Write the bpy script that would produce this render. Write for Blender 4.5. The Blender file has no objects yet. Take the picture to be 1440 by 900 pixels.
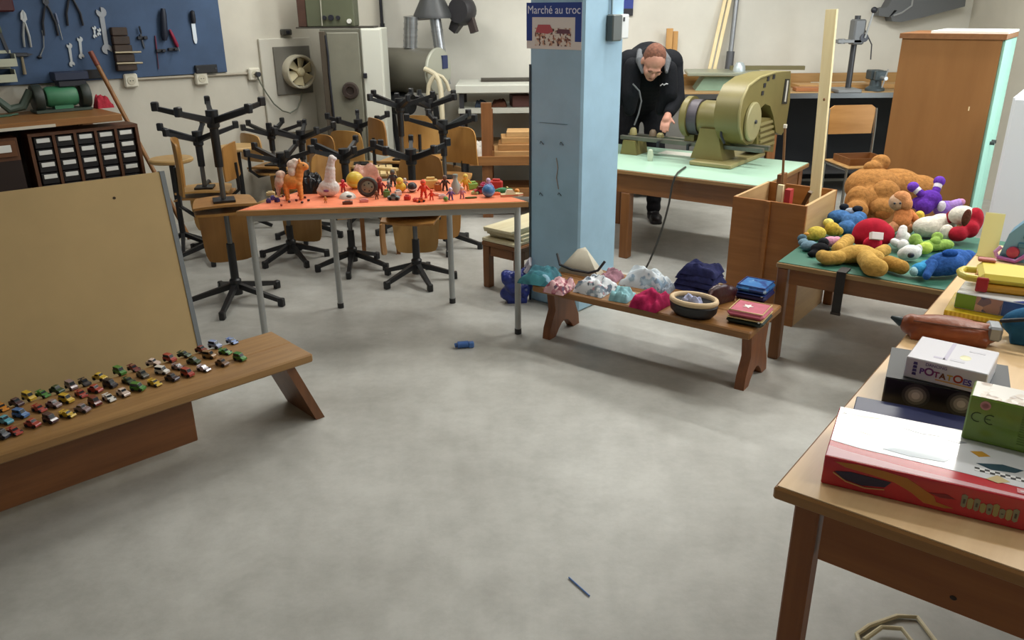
import bpy, bmesh, math, random
from mathutils import Vector, Matrix, Euler, noise as mnoise
PI = math.pi
sc = bpy.context.scene
COL = sc.collection
R = math.radians

# ---------------------------------------------------------------- camera
CAM_H, PITCH, ROLL, FPX = 1.65, R(21.42), R(-0.5), 1130.0
FW = Vector((0, math.cos(PITCH), -math.sin(PITCH)))
U0 = Vector((0, math.sin(PITCH), math.cos(PITCH)))
R0 = Vector((1, 0, 0))
RT = R0 * math.cos(ROLL) + U0 * math.sin(ROLL)
UP = U0 * math.cos(ROLL) - R0 * math.sin(ROLL)
CAMP = Vector((0, 0, CAM_H))
cd = bpy.data.cameras.new('camera')
cam = bpy.data.objects.new('camera', cd)
COL.objects.link(cam)
cd.sensor_width = 36.0
cd.lens = FPX / 1440 * 36
cd.clip_start = 0.05
m3 = Matrix((RT, UP, -FW)).transposed()
cam.matrix_world = Matrix.Translation(CAMP) @ m3.to_4x4()
sc.camera = cam

# ---------------------------------------------------------------- world, lamps, exposure
w = bpy.data.worlds.new('world')
sc.world = w
w.use_nodes = True
w.node_tree.nodes['Background'].inputs[0].default_value = (0.75, 0.85, 1.0, 1)
w.node_tree.nodes['Background'].inputs[1].default_value = 0.6
sc.view_settings.view_transform = 'Standard'
sc.view_settings.look = 'None'
sc.view_settings.gamma = 1
sc.view_settings.use_curve_mapping = False
sc.view_settings.exposure = 0.0
CEIL = 2.95


def area(name, loc, size, power, col, rot=(0, 0, 0)):
    l = bpy.data.lights.new(name, 'AREA')
    l.shape = 'RECTANGLE'
    l.size, l.size_y = size
    l.energy = power
    l.color = col
    o = bpy.data.objects.new(name, l)
    COL.objects.link(o)
    o.location = loc
    o.rotation_euler = rot
    return o


TUBES = [  # x, y, rotation, watts : fluorescent battens on the ceiling
    (2.7, 5.0, R(-36), 55), (1.2, 6.2, R(-36), 50), (-1.2, 6.2, R(-36), 30), (2.9, 2.6, R(-36), 50), (2.4, 0.8, R(-36), 18),
    (0.4, 4.6, R(-36), 55), (-1.6, 4.0, R(-36), 15)]
for i, (x, y, a, p) in enumerate(TUBES):
    area('tube_light', (x, y, CEIL - 0.12), (1.5, 0.16), p, (1.0, 0.975, 0.91), (0, 0, a))
area('window_daylight', (4.12, 4.4, 1.9), (2.6, 1.2), 60, (0.86, 0.94, 1.0), (0, R(90), 0))


# ---------------------------------------------------------------- picture -> place
def ray(px, py):
    return FW + RT * ((px - 720) / FPX) - UP * ((py - 450) / FPX)


def P(px, py, z=0.0):
    d = ray(px, py)
    return CAMP + d * ((z - CAM_H) / d.z)


def PY(px, py, y):
    d = ray(px, py)
    return CAMP + d * (y / d.y)


def mpp(p):
    """metres per picture pixel at a point"""
    return (Vector(p) - CAMP).dot(FW) / FPX


class Plane:
    """a vertical plane through p along direction ang: at(px, py) -> (s, z)"""
    def __init__(s, p, ang):
        s.p = Vector((p[0], p[1], 0)); s.d = Vector((math.cos(ang), math.sin(ang), 0)); s.n = Vector((-s.d.y, s.d.x, 0)); s.a = ang

    def pt(s, px, py):
        d = ray(px, py)
        return CAMP + d * ((s.p - CAMP).dot(s.n) / d.dot(s.n))

    def at(s, px, py):
        q = s.pt(px, py)
        return ((q - s.p).dot(s.d), q.z)


# ---------------------------------------------------------------- materials
def lin(h):
    h = h.lstrip('#')
    c = [int(h[i:i + 2], 16) / 255 for i in (0, 2, 4)]
    return tuple(x / 12.92 if x <= 0.04045 else ((x + 0.055) / 1.055) ** 2.4 for x in c)


MATS = {}


def mat(h, rough=0.55, metal=0.0, var=0.0, scale=8.0, stretch=(1, 1, 1), bump=0.0, second=None, contrast=(0.35, 0.65), spec=0.5, detail=4.0, bscale=None, coat=0.0):
    key = (h, rough, metal, var, scale, stretch, bump, second, contrast, spec, bscale, coat)
    if key in MATS:
        return MATS[key]
    m = bpy.data.materials.new('finish')
    MATS[key] = m
    m.use_nodes = True
    nt = m.node_tree
    b = nt.nodes['Principled BSDF']
    c = lin(h)
    b.inputs['Base Color'].default_value = (*c, 1)
    b.inputs['Roughness'].default_value = rough
    b.inputs['Metallic'].default_value = metal
    b.inputs['Specular IOR Level'].default_value = spec
    if coat:
        b.inputs['Coat Weight'].default_value = coat
        b.inputs['Coat Roughness'].default_value = 0.08
    if var or second or bump:
        tc = nt.nodes.new('ShaderNodeTexCoord')
        mp = nt.nodes.new('ShaderNodeMapping')
        mp.inputs['Scale'].default_value = stretch
        nt.links.new(tc.outputs['Object'], mp.inputs['Vector'])
        nz = nt.nodes.new('ShaderNodeTexNoise')
        nz.inputs['Scale'].default_value = scale
        nz.inputs['Detail'].default_value = detail
        nz.inputs['Roughness'].default_value = 0.6
        nt.links.new(mp.outputs['Vector'], nz.inputs['Vector'])
        if var or second:
            rp = nt.nodes.new('ShaderNodeValToRGB')
            rp.color_ramp.elements[0].position = contrast[0]
            rp.color_ramp.elements[1].position = contrast[1]
            if second:
                c0, c1 = c, lin(second)
            else:
                c0 = tuple(x * (1 - var) for x in c); c1 = tuple(min(1, x * (1 + var)) for x in c)
            rp.color_ramp.elements[0].color = (*c0, 1)
            rp.color_ramp.elements[1].color = (*c1, 1)
            nt.links.new(nz.outputs['Fac'], rp.inputs['Fac'])
            nt.links.new(rp.outputs['Color'], b.inputs['Base Color'])
        if bump:
            n2 = nz
            if bscale:
                n2 = nt.nodes.new('ShaderNodeTexNoise')
                n2.inputs['Scale'].default_value = bscale
                n2.inputs['Detail'].default_value = 3
                nt.links.new(mp.outputs['Vector'], n2.inputs['Vector'])
            bp = nt.nodes.new('ShaderNodeBump')
            bp.inputs['Strength'].default_value = bump
            bp.inputs['Distance'].default_value = 0.01
            nt.links.new(n2.outputs['Fac'], bp.inputs['Height'])
            nt.links.new(bp.outputs['Normal'], b.inputs['Normal'])
    return m


def blotch(colors, scale=30, rough=0.6, bg=None, spread=0.5):
    """printed picture or patterned cloth: cells of several colours over a ground colour"""
    key = ('blotch', tuple(colors), scale, rough, bg, spread)
    if key in MATS:
        return MATS[key]
    m = bpy.data.materials.new('print')
    MATS[key] = m
    m.use_nodes = True
    nt = m.node_tree
    b = nt.nodes['Principled BSDF']
    b.inputs['Roughness'].default_value = rough
    tc = nt.nodes.new('ShaderNodeTexCoord')
    vo = nt.nodes.new('ShaderNodeTexVoronoi')
    vo.inputs['Scale'].default_value = scale
    nt.links.new(tc.outputs['Object'], vo.inputs['Vector'])
    sp = nt.nodes.new('ShaderNodeSeparateColor')
    nt.links.new(vo.outputs['Color'], sp.inputs['Color'])
    rp = nt.nodes.new('ShaderNodeValToRGB')
    rp.color_ramp.interpolation = 'CONSTANT'
    n = len(colors)
    while len(rp.color_ramp.elements) < n:
        rp.color_ramp.elements.new(0.5)
    for i, c in enumerate(colors):
        rp.color_ramp.elements[i].position = i / n
        rp.color_ramp.elements[i].color = (*lin(c), 1)
    nt.links.new(sp.outputs[0], rp.inputs['Fac'])
    out = rp.outputs['Color']
    if bg:
        nz = nt.nodes.new('ShaderNodeTexNoise')
        nz.inputs['Scale'].default_value = scale * 0.4
        nt.links.new(tc.outputs['Object'], nz.inputs['Vector'])
        r2 = nt.nodes.new('ShaderNodeValToRGB')
        r2.color_ramp.elements[0].position = spread - 0.03
        r2.color_ramp.elements[1].position = spread + 0.03
        nt.links.new(nz.outputs['Fac'], r2.inputs['Fac'])
        mx = nt.nodes.new('ShaderNodeMixRGB')
        nt.links.new(r2.outputs['Color'], mx.inputs['Fac'])
        mx.inputs['Color1'].default_value = (*lin(bg), 1)
        nt.links.new(out, mx.inputs['Color2'])
        out = mx.outputs['Color']
    nt.links.new(out, b.inputs['Base Color'])
    return m


def wood(h, h2, axis='x', scale=3.0, rough=0.45, k=14):
    st = {'x': (1, k, k), 'y': (k, 1, k), 'z': (k, k, 1)}[axis]
    return mat(h, rough, 0, 0, scale, st, 0.05, second=h2, contrast=(0.3, 0.7))


def fabric(h, var=0.18, scale=60):
    return mat(h, 0.9, 0, var, scale, (1, 1, 1), 0.25, spec=0.2)


def fur(h, var=0.22):
    return mat(h, 0.95, 0, var, 55, (1, 1, 1), 0.6, spec=0.15, detail=8)


def glass_mat(h, alpha):
    key = ('glass', h, alpha)
    if key not in MATS:
        m = mat(h, 0.15, 0, spec=0.6, coat=0.31)
        m.node_tree.nodes['Principled BSDF'].inputs['Alpha'].default_value = alpha
        MATS[key] = m
    return MATS[key]


def emit(h, s):
    m = bpy.data.materials.new('glow')
    m.use_nodes = True
    b = m.node_tree.nodes['Principled BSDF']
    b.inputs['Emission Color'].default_value = (*lin(h), 1)
    b.inputs['Emission Strength'].default_value = s
    return m


# ---------------------------------------------------------------- mesh helper
class MB:
    def __init__(s, T=None):
        s.v, s.f = [], []
        s.T = T or Matrix.Identity(4)

    def add(s, vs, fs):
        b = len(s.v)
        T = s.T
        s.v.extend([T @ Vector(v) for v in vs])
        s.f.extend([[b + i for i in f] for f in fs])
        return s

    def box(s, x0, x1, y0, y1, z0, z1, bev=0.0):
        x0, x1 = min(x0, x1), max(x0, x1); y0, y1 = min(y0, y1), max(y0, y1); z0, z1 = min(z0, z1), max(z0, z1)
        if bev <= 0:
            vs = [(x, y, z) for x in (x0, x1) for y in (y0, y1) for z in (z0, z1)]
            return s.add(vs, [(0, 1, 3, 2), (4, 6, 7, 5), (0, 4, 5, 1), (2, 3, 7, 6), (0, 2, 6, 4), (1, 5, 7, 3)])
        bev = min(bev, (x1 - x0) * 0.45, (y1 - y0) * 0.45, (z1 - z0) * 0.45)
        vs, ix = [], {}
        for i, x in enumerate((x0, x1)):
            for j, y in enumerate((y0, y1)):
                for k, z in enumerate((z0, z1)):
                    sx, sy, sz = (1 - 2 * i) * bev, (1 - 2 * j) * bev, (1 - 2 * k) * bev
                    for a, q in enumerate(((x, y + sy, z + sz), (x + sx, y, z + sz), (x + sx, y + sy, z))):
                        ix[i, j, k, a] = len(vs); vs.append(q)
        fs = []
        for i in (0, 1):
            fs.append([ix[i, 0, 0, 0], ix[i, 1, 0, 0], ix[i, 1, 1, 0], ix[i, 0, 1, 0]])
            fs.append([ix[0, i, 0, 1], ix[1, i, 0, 1], ix[1, i, 1, 1], ix[0, i, 1, 1]])
            fs.append([ix[0, 0, i, 2], ix[1, 0, i, 2], ix[1, 1, i, 2], ix[0, 1, i, 2]])
            for j in (0, 1):
                fs.append([ix[i, j, 0, 0], ix[i, j, 1, 0], ix[i, j, 1, 1], ix[i, j, 0, 1]])
                fs.append([ix[i, 0, j, 0], ix[i, 1, j, 0], ix[i, 1, j, 2], ix[i, 0, j, 2]])
                fs.append([ix[0, i, j, 1], ix[1, i, j, 1], ix[1, i, j, 2], ix[0, i, j, 2]])
                for k in (0, 1):
                    fs.append([ix[i, j, k, 0], ix[i, j, k, 1], ix[i, j, k, 2]])
        return s.add(vs, fs)

    def cyl(s, p0, p1, r0, r1=None, n=12):
        p0, p1 = Vector(p0), Vector(p1)
        r1 = r0 if r1 is None else r1
        d = (p1 - p0).normalized()
        a = d.orthogonal().normalized()
        b = d.cross(a)
        vs = []
        for p, r in ((p0, r0), (p1, r1)):
            for i in range(n):
                t = 2 * PI * i / n
                vs.append(p + a * (r * math.cos(t)) + b * (r * math.sin(t)))
        fs = [[i, (i + 1) % n, n + (i + 1) % n, n + i] for i in range(n)]
        fs += [list(range(n))[::-1], list(range(n, 2 * n))]
        return s.add(vs, fs)

    def bar(s, p0, p1, wx, wy, up=(0, 0, 1), w1=None, h1=None):
        """rectangular bar, optionally tapered"""
        p0, p1 = Vector(p0), Vector(p1)
        d = (p1 - p0).normalized()
        a = d.cross(Vector(up))
        a = a.normalized() if a.length > 1e-5 else d.orthogonal().normalized()
        b = a.cross(d)
        vs = []
        for p, ww, hh in ((p0, wx, wy), (p1, w1 or wx, h1 or wy)):
            for i, j in ((-1, -1), (1, -1), (1, 1), (-1, 1)):
                vs.append(p + a * (i * ww / 2) + b * (j * hh / 2))
        return s.add(vs, [(0, 1, 2, 3), (4, 7, 6, 5), (0, 4, 5, 1), (1, 5, 6, 2), (2, 6, 7, 3), (3, 7, 4, 0)])

    def tube(s, pts, r, n=8, closed=False):
        pts = [Vector(p) for p in pts]
        m = len(pts)
        vs, fs = [], []
        a = None
        for i, p in enumerate(pts):
            q0 = pts[(i - 1) % m] if (closed or i > 0) else p
            q1 = pts[(i + 1) % m] if (closed or i < m - 1) else p
            d = (q1 - q0).normalized()
            if a is None:
                a = d.orthogonal().normalized()
            a = (a - d * a.dot(d)).normalized()
            b = d.cross(a)
            rr = r[i] if isinstance(r, (list, tuple)) else r
            for k in range(n):
                t = 2 * PI * k / n
                vs.append(p + a * (rr * math.cos(t)) + b * (rr * math.sin(t)))
        for i in range(m if closed else m - 1):
            for k in range(n):
                i2 = (i + 1) % m
                fs.append([i * n + k, i * n + (k + 1) % n, i2 * n + (k + 1) % n, i2 * n + k])
        if not closed:
            fs += [list(range(n))[::-1], [(m - 1) * n + k for k in range(n)]]
        return s.add(vs, fs)

    def lathe(s, prof, n=20, c=(0, 0, 0)):
        vs, fs = [], []
        m = len(prof)
        for i in range(n):
            t = 2 * PI * i / n
            for r, z in prof:
                vs.append((c[0] + r * math.cos(t), c[1] + r * math.sin(t), c[2] + z))
        for i in range(n):
            j = (i + 1) % n
            for k in range(m - 1):
                fs.append([i * m + k, j * m + k, j * m + k + 1, i * m + k + 1])
        if prof[0][0] > 1e-6:
            fs.append([i * m for i in range(n)][::-1])
        if prof[-1][0] > 1e-6:
            fs.append([i * m + m - 1 for i in range(n)])
        return s.add(vs, fs)

    def prism(s, poly, y0, y1):
        """polygon in the x-z plane pulled from y0 to y1"""
        n = len(poly)
        vs = [(x, y0, z) for x, z in poly] + [(x, y1, z) for x, z in poly]
        fs = [[i, (i + 1) % n, n + (i + 1) % n, n + i] for i in range(n)]
        fs += [list(range(n)), list(range(n, 2 * n))[::-1]]
        return s.add(vs, fs)

    def slab(s, poly, z0, z1):
        """polygon in the x-y plane pulled from z0 to z1"""
        n = len(poly)
        vs = [(x, y, z0) for x, y in poly] + [(x, y, z1) for x, y in poly]
        fs = [[i, (i + 1) % n, n + (i + 1) % n, n + i] for i in range(n)]
        fs += [list(range(n))[::-1], list(range(n, 2 * n))]
        return s.add(vs, fs)

    def ell(s, c, r, rot=None, nu=16, nv=10):
        c = Vector(c)
        if not isinstance(r, (list, tuple)):
            r = (r, r, r)
        M = rot.to_matrix() if rot is not None else Matrix.Identity(3)
        vs = [c + M @ Vector((0, 0, -r[2]))]
        for j in range(1, nv):
            ph = -PI / 2 + PI * j / nv
            for i in range(nu):
                t = 2 * PI * i / nu
                vs.append(c + M @ Vector((r[0] * math.cos(ph) * math.cos(t), r[1] * math.cos(ph) * math.sin(t), r[2] * math.sin(ph))))
        vs.append(c + M @ Vector((0, 0, r[2])))
        fs = []
        for i in range(nu):
            i2 = (i + 1) % nu
            fs.append([0, 1 + i2, 1 + i])
            for j in range(nv - 2):
                a = 1 + j * nu
                fs.append([a + i, a + i2, a + nu + i2, a + nu + i])
            a = 1 + (nv - 2) * nu
            fs.append([a + i, a + i2, len(vs) - 1])
        return s.add(vs, fs)

    def capsule(s, p0, p1, r0, r1=None, k=7):
        p0, p1 = Vector(p0), Vector(p1)
        r1 = r0 if r1 is None else r1
        for i in range(k):
            t = i / (k - 1)
            s.ell(p0.lerp(p1, t), r0 + (r1 - r0) * t, None, 12, 8)
        return s

    def build(s, name, m, parent=None, smooth=35, recalc=True):
        me = bpy.data.meshes.new(name)
        me.from_pydata([tuple(v) for v in s.v], [], s.f)
        if recalc:
            bm = bmesh.new()
            bm.from_mesh(me)
            bmesh.ops.recalc_face_normals(bm, faces=bm.faces)
            bm.to_mesh(me)
            bm.free()
        if smooth:
            for p in me.polygons:
                p.use_smooth = True
            me.set_sharp_from_angle(angle=R(smooth))
        me.materials.append(m)
        o = bpy.data.objects.new(name, me)
        COL.objects.link(o)
        if parent is not None:
            o.parent = parent
        return o


def B(*a, **k):
    return MB().box(*a, **k)


def tag(o, label=None, cat=None, group=None, kind=None):
    if label: o['label'] = label
    if cat: o['category'] = cat
    if group: o['group'] = group
    if kind: o['kind'] = kind
    return o


def thing(name, label, cat, loc=(0, 0, 0), rz=0.0, group=None, rot=None):
    o = bpy.data.objects.new(name, None)
    o.empty_display_size = 0.05
    COL.objects.link(o)
    o.location = loc
    o.rotation_euler = rot if rot else (0, 0, rz)
    return tag(o, label, cat, group)


def put(o, loc, rz=0.0):
    o.location = loc
    o.rotation_euler = (0, 0, rz)
    return o


def struct(o):
    o['kind'] = 'structure'
    return o


def soften(o, voxel, it=6, fac=0.6):
    r = o.modifiers.new('fuse', 'REMESH')
    r.mode = 'VOXEL'
    r.voxel_size = voxel
    r.use_smooth_shade = True
    q = o.modifiers.new('soft', 'SMOOTH')
    q.iterations = it
    q.factor = fac
    return o


def lettering(txt, size, m, parent, loc, rot, name='lettering', depth=0.0008, align='LEFT', sx=1.0, bold=0.0):
    cu = bpy.data.curves.new('t', 'FONT')
    cu.body = txt
    cu.size = size
    cu.extrude = depth
    cu.offset = bold
    cu.align_x = align
    o = bpy.data.objects.new('t', cu)
    COL.objects.link(o)
    dg = bpy.context.evaluated_depsgraph_get()
    me = bpy.data.meshes.new_from_object(o.evaluated_get(dg))
    bpy.data.objects.remove(o)
    bpy.data.curves.remove(cu)
    me.materials.clear()
    me.materials.append(m)
    q = bpy.data.objects.new(name, me)
    COL.objects.link(q)
    q.parent = parent
    q.location = loc
    q.rotation_euler = rot
    q.scale = (sx, 1, 1)
    return q


def arc(cx, cy, r, a0, a1, n):
    return [(cx + r * math.cos(a0 + (a1 - a0) * i / n), cy + r * math.sin(a0 + (a1 - a0) * i / n)) for i in range(n + 1)]


def cloth(name, label, cat, loc, rz, w, d, h, m, seed, group=None, kind=0, top=True, parent=None):
    """a heap of soft cloth: a closed height field with folds, standing on z = 0"""
    rnd = random.Random(seed)
    nu, nv = 26, 18
    vs, fs = [], []
    o1, o2 = rnd.random() * 50, rnd.random() * 50
    wob = [rnd.uniform(0.75, 1.12) for _ in range(9)]
    for j in range(nv + 1):
        for i in range(nu + 1):
            u, v = i / nu * 2 - 1, j / nv * 2 - 1
            # square to rounded outline
            k = 1 / max(1e-6, (abs(u) ** 4 + abs(v) ** 4) ** 0.25) if (u or v) else 1
            rr = max(abs(u), abs(v))
            a = math.atan2(v, u)
            wa = wob[int((a + PI) / (2 * PI) * 8)] * (1 - ((a + PI) / (2 * PI) * 8) % 1) + wob[(int((a + PI) / (2 * PI) * 8) + 1) % 8] * (((a + PI) / (2 * PI) * 8) % 1)
            x, y = u * k * rr if False else u, v
            x, y = x * (0.72 + 0.28 * wa), y * (0.72 + 0.28 * wa)
            fold = mnoise.noise(Vector((u * 1.5 + o1, v * 2.0 + o2, 0.3))) * 0.5
            ridge = (1 - abs(mnoise.noise(Vector((u * 2.0 + v * 1.2 + o2, v * 3.0 + o1, 1.3)))) * 2) * 0.2
            z = h * max(0.0, (1 - rr ** 6)) * max(0.34, 0.66 + fold + ridge) * 0.95
            if rr > 0.999: z = 0.0
            vs.append((x * w / 2, y * d / 2, max(z, 0.0)))
    W1 = nu + 1
    for j in range(nv):
        for i in range(nu):
            fs.append([j * W1 + i, j * W1 + i + 1, (j + 1) * W1 + i + 1, (j + 1) * W1 + i])
    ring = list(range(W1)) + [j * W1 + nu for j in range(1, nv + 1)] + [nv * W1 + i for i in range(nu - 1, -1, -1)] + [j * W1 for j in range(nv - 1, 0, -1)]
    b = MB().add(vs, fs + [ring[::-1]])
    o = b.build(name, m, parent, smooth=70)
    put(o, loc, rz)
    if label: tag(o, label, cat, group)
    return o
# ================================================================ the setting
# floor: worn grey concrete
mf = bpy.data.materials.new('concrete')
mf.use_nodes = True
nt = mf.node_tree
bs = nt.nodes['Principled BSDF']
tc = nt.nodes.new('ShaderNodeTexCoord')
n1 = nt.nodes.new('ShaderNodeTexNoise'); n1.inputs['Scale'].default_value = 1.1; n1.inputs['Detail'].default_value = 8; n1.inputs['Roughness'].default_value = 0.62
n2 = nt.nodes.new('ShaderNodeTexNoise'); n2.inputs['Scale'].default_value = 9; n2.inputs['Detail'].default_value = 8; n2.inputs['Roughness'].default_value = 0.7
n3 = nt.nodes.new('ShaderNodeTexVoronoi'); n3.inputs['Scale'].default_value = 2.3
for n in (n1, n2, n3):
    nt.links.new(tc.outputs['Object'], n.inputs['Vector'])
r1 = nt.nodes.new('ShaderNodeValToRGB')
r1.color_ramp.elements[0].position = 0.34; r1.color_ramp.elements[0].color = (*lin('#a3a29c'), 1)
r1.color_ramp.elements[1].position = 0.68; r1.color_ramp.elements[1].color = (*lin('#c6c6c1'), 1)
nt.links.new(n1.outputs['Fac'], r1.inputs['Fac'])
r2 = nt.nodes.new('ShaderNodeValToRGB')
r2.color_ramp.elements[0].position = 0.33; r2.color_ramp.elements[0].color = (0.66, 0.655, 0.64, 1)
r2.color_ramp.elements[1].position = 0.6; r2.color_ramp.elements[1].color = (1, 1, 1, 1)
nt.links.new(n2.outputs['Fac'], r2.inputs['Fac'])
mx = nt.nodes.new('ShaderNodeMixRGB'); mx.blend_type = 'MULTIPLY'; mx.inputs['Fac'].default_value = 0.45
nt.links.new(r1.outputs['Color'], mx.inputs['Color1'])
nt.links.new(r2.outputs['Color'], mx.inputs['Color2'])
r3 = nt.nodes.new('ShaderNodeValToRGB')
r3.color_ramp.elements[0].position = 0.012; r3.color_ramp.elements[0].color = (1.2, 1.2, 1.18, 1)
r3.color_ramp.elements[1].position = 0.03; r3.color_ramp.elements[1].color = (1, 1, 1, 1)
nt.links.new(n3.outputs['Distance'], r3.inputs['Fac'])
mx2 = nt.nodes.new('ShaderNodeMixRGB'); mx2.blend_type = 'MULTIPLY'; mx2.inputs['Fac'].default_value = 1
nt.links.new(mx.outputs['Color'], mx2.inputs['Color1'])
nt.links.new(r3.outputs['Color'], mx2.inputs['Color2'])
nt.links.new(mx2.outputs['Color'], bs.inputs['Base Color'])
rr = nt.nodes.new('ShaderNodeMapRange')
rr.inputs['To Min'].default_value = 0.34; rr.inputs['To Max'].default_value = 0.62
nt.links.new(n1.outputs['Fac'], rr.inputs['Value'])
nt.links.new(rr.outputs['Result'], bs.inputs['Roughness'])
bp = nt.nodes.new('ShaderNodeBump'); bp.inputs['Strength'].default_value = 0.12; bp.inputs['Distance'].default_value = 0.01
nt.links.new(n2.outputs['Fac'], bp.inputs['Height'])
nt.links.new(bp.outputs['Normal'], bs.inputs['Normal'])
struct(B(-8, 4.6, -2.6, 8.2, -0.1, 0).build('floor', mf, smooth=0))

WALLM = mat('#c9c5b8', 0.85, 0, 0.07, 1.6, bump=0.05, bscale=40)
struct(B(-8, 4.6, -2.6, 8.2, CEIL, CEIL + 0.1).build('ceiling', mat('#c8c6be', 0.9), smooth=0))
YB = 7.9                     # back wall
AW = R(43)                   # direction of the left wall
CX = -1.18                   # corner of left and back wall
DW = Vector((math.cos(AW), math.sin(AW), 0))
NW = Vector((math.sin(AW), -math.cos(AW), 0))     # into the room
WP = Plane((CX, YB), AW)
struct(B(CX - 0.2, 4.6, YB, YB + 0.12, 0, CEIL).build('wall_back', mat('#cfcdc4', 0.85, 0, 0.06, 1.6, bump=0.05, bscale=40), smooth=0))
wl = struct(B(-9.2, 0, 0, 0.12, 0, CEIL).build('wall_left', WALLM, smooth=0))
put(wl, (CX, YB, 0), AW)
# a shallow masonry joint course along the left wall
for k, z in enumerate((0.62, 0.86)):
    pass
# right wall with a window that lets the daylight in
wr = MB().box(4.25, 4.37, -2.6, 3.0, 0, CEIL).box(4.25, 4.37, 5.8, 8.0, 0, CEIL).box(4.25, 4.37, 3.0, 5.8, 0, 1.25).box(4.25, 4.37, 3.0, 5.8, 2.55, CEIL)
struct(wr.build('wall_right', WALLM, smooth=0))
win = struct(MB().box(4.26, 4.33, 3.0, 3.06, 1.25, 2.55).box(4.26, 4.33, 5.74, 5.8, 1.25, 2.55).box(4.26, 4.33, 3.0, 5.8, 1.25, 1.31).box(4.26, 4.33, 3.0, 5.8, 2.49, 2.55).box(4.27, 4.32, 4.37, 4.43, 1.31, 2.49).build('window_1', mat('#e6e4dc', 0.5), smooth=0))
struct(B(-8, 4.37, -2.6, -2.5, 0, CEIL).build('wall_front', WALLM, smooth=0))

# ------------------------------------------------ blue pillar
AP = R(-41.5)
PC = P(812, 440, 0)
PW = 0.36
dL = Vector((math.cos(AP), math.sin(AP), 0))      # along its left face towards the corner edge
pil = thing('pillar', None, None, PC, AP)
struct(pil)
pm = mat('#9dc1d8', 0.6, 0, 0.07, 3.0, bump=0.05, bscale=30)
struct(B(-PW, 0, 0, PW, 0, CEIL, bev=0.012).build('pillar_shaft', pm, pil, smooth=20))
LPN = Plane((PC.x, PC.y), AP)                      # left face
RPN = Plane((PC.x, PC.y), AP + PI / 2)             # right face
dk = mat('#5b6a76', 0.6)
# hooks and scuffs on its left face
for px, py in ((762, 199), (790, 200), (761, 271), (787, 271)):
    s_, z_ = LPN.at(px, py)
    h = MB().tube([(s_ - 0.012, -0.001, z_ - 0.012), (s_, -0.012, z_), (s_ + 0.005, -0.016, z_ + 0.004), (s_ + 0.014, -0.003, z_ - 0.014)], 0.0022, 6)
    struct(h.build('hook', mat('#3f4a55', 0.5), pil))
for pts in (((759, 172), (772, 173), (784, 174), (798, 175)), ((783, 222), (785, 236), (783, 250), (786, 266))):
    q = [LPN.at(*a) for a in pts]
    c = '#566777' if pts[0][0] == 759 else '#a99a8e'
    e = MB()
    for (a, b), (a2, b2) in zip(q[:-1], q[1:]):
        e.bar((a, -0.0006, b), (a2, -0.0006, b2), 0.0012, 0.006 if pts[0][0] == 759 else 0.012, up=(0, 1, 0))
    struct(e.build('scuff_mark', mat(c, 0.7), pil, smooth=0))
struct(B(-PW + 0.002, -PW + 0.014, -0.006, 0.0, 0.0, 1.35).build('pillar_strip', mat('#3f4a52', 0.5), pil, smooth=0))

# poster on the pillar
def on(pl, px, py):
    return pl.at(px, py)
a0 = on(LPN, 741, 68); a1 = on(LPN, 819, 3)
pos = thing('poster', 'blue and white market poster on the left face of the pillar', 'poster', LPN.pt(741, 68), AP)
pw = a1[0] - a0[0]
phh = a1[1] - a0[1]
B(0, pw, -0.002, -0.0002, 0, phh).build('paper', mat('#d9d6d2', 0.6), pos, smooth=0)
blue = mat('#27428f', 0.55)
MB().box(0, pw, -0.0032, -0.0021, phh * 0.69, phh).box(0, pw * 0.105, -0.0032, -0.0021, phh * 0.175, phh * 0.69).box(pw * 0.89, pw, -0.0032, -0.0021, phh * 0.175, phh * 0.69).build('blue_band', blue, pos, smooth=0)
lettering('Marché au troc', pw * 0.155, mat('#dfe4f2', 0.5), pos, (pw * 0.5, -0.0036, phh * 0.765), (PI / 2, 0, 0), align='CENTER', depth=0.0003)
# printed picture: a street market with stalls
pic = MB().box(pw * 0.16, pw * 0.82, -0.0034, -0.0022, phh * 0.07, phh * 0.46).build('market_picture', blotch(['#6b4a45', '#b98d74', '#8a5a4a', '#ded8cf', '#4c3a3d', '#c7a48c'], 95, 0.6, '#d6d0c6', 0.5), pos, smooth=0)
MB().prism([(pw * 0.17, phh * 0.36), (pw * 0.22, phh * 0.53), (pw * 0.44, phh * 0.53), (pw * 0.5, phh * 0.38), (pw * 0.4, phh * 0.33)], -0.004, -0.0035).build('stall_roof', mat('#b3575e', 0.6), pos, smooth=0)
MB().prism([(pw * 0.55, phh * 0.34), (pw * 0.6, phh * 0.44), (pw * 0.79, phh * 0.43), (pw * 0.81, phh * 0.34)], -0.004, -0.0035).build('stall_roof', mat('#6a4653', 0.6), pos, smooth=0)

# grey switch box with its cable on the right face
s0, z0 = RPN.at(853, 58); s1, z1 = RPN.at(866, 20); s2, _ = RPN.at(875, 58)
sw = thing('switch_box', 'grey switch box with white side high on the pillar', 'switch box', PC, AP + PI / 2)
B(s0 - 0.01, s1, -0.045, 0.0, z0, z1, bev=0.006).build('casing', mat('#59605f', 0.5), sw)
B(s1 + 0.001, s2, -0.04, 0.0, z0 + 0.01, z1, bev=0.005).build('cover', mat('#dfe3e4', 0.45), sw)
B(s1 + 0.012, s1 + 0.024, -0.044, -0.039, z1 - 0.035, z1 - 0.015).build('indicator', mat('#2b2f33', 0.4), sw)
MB().tube([(s0 + 0.02, -0.012, z1), (s0 + 0.022, -0.01, z1 + 0.1), (s0 + 0.025, -0.01, CEIL - 0.01)], 0.006, 8).build('cable', mat('#7f97a2', 0.6), sw)
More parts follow.
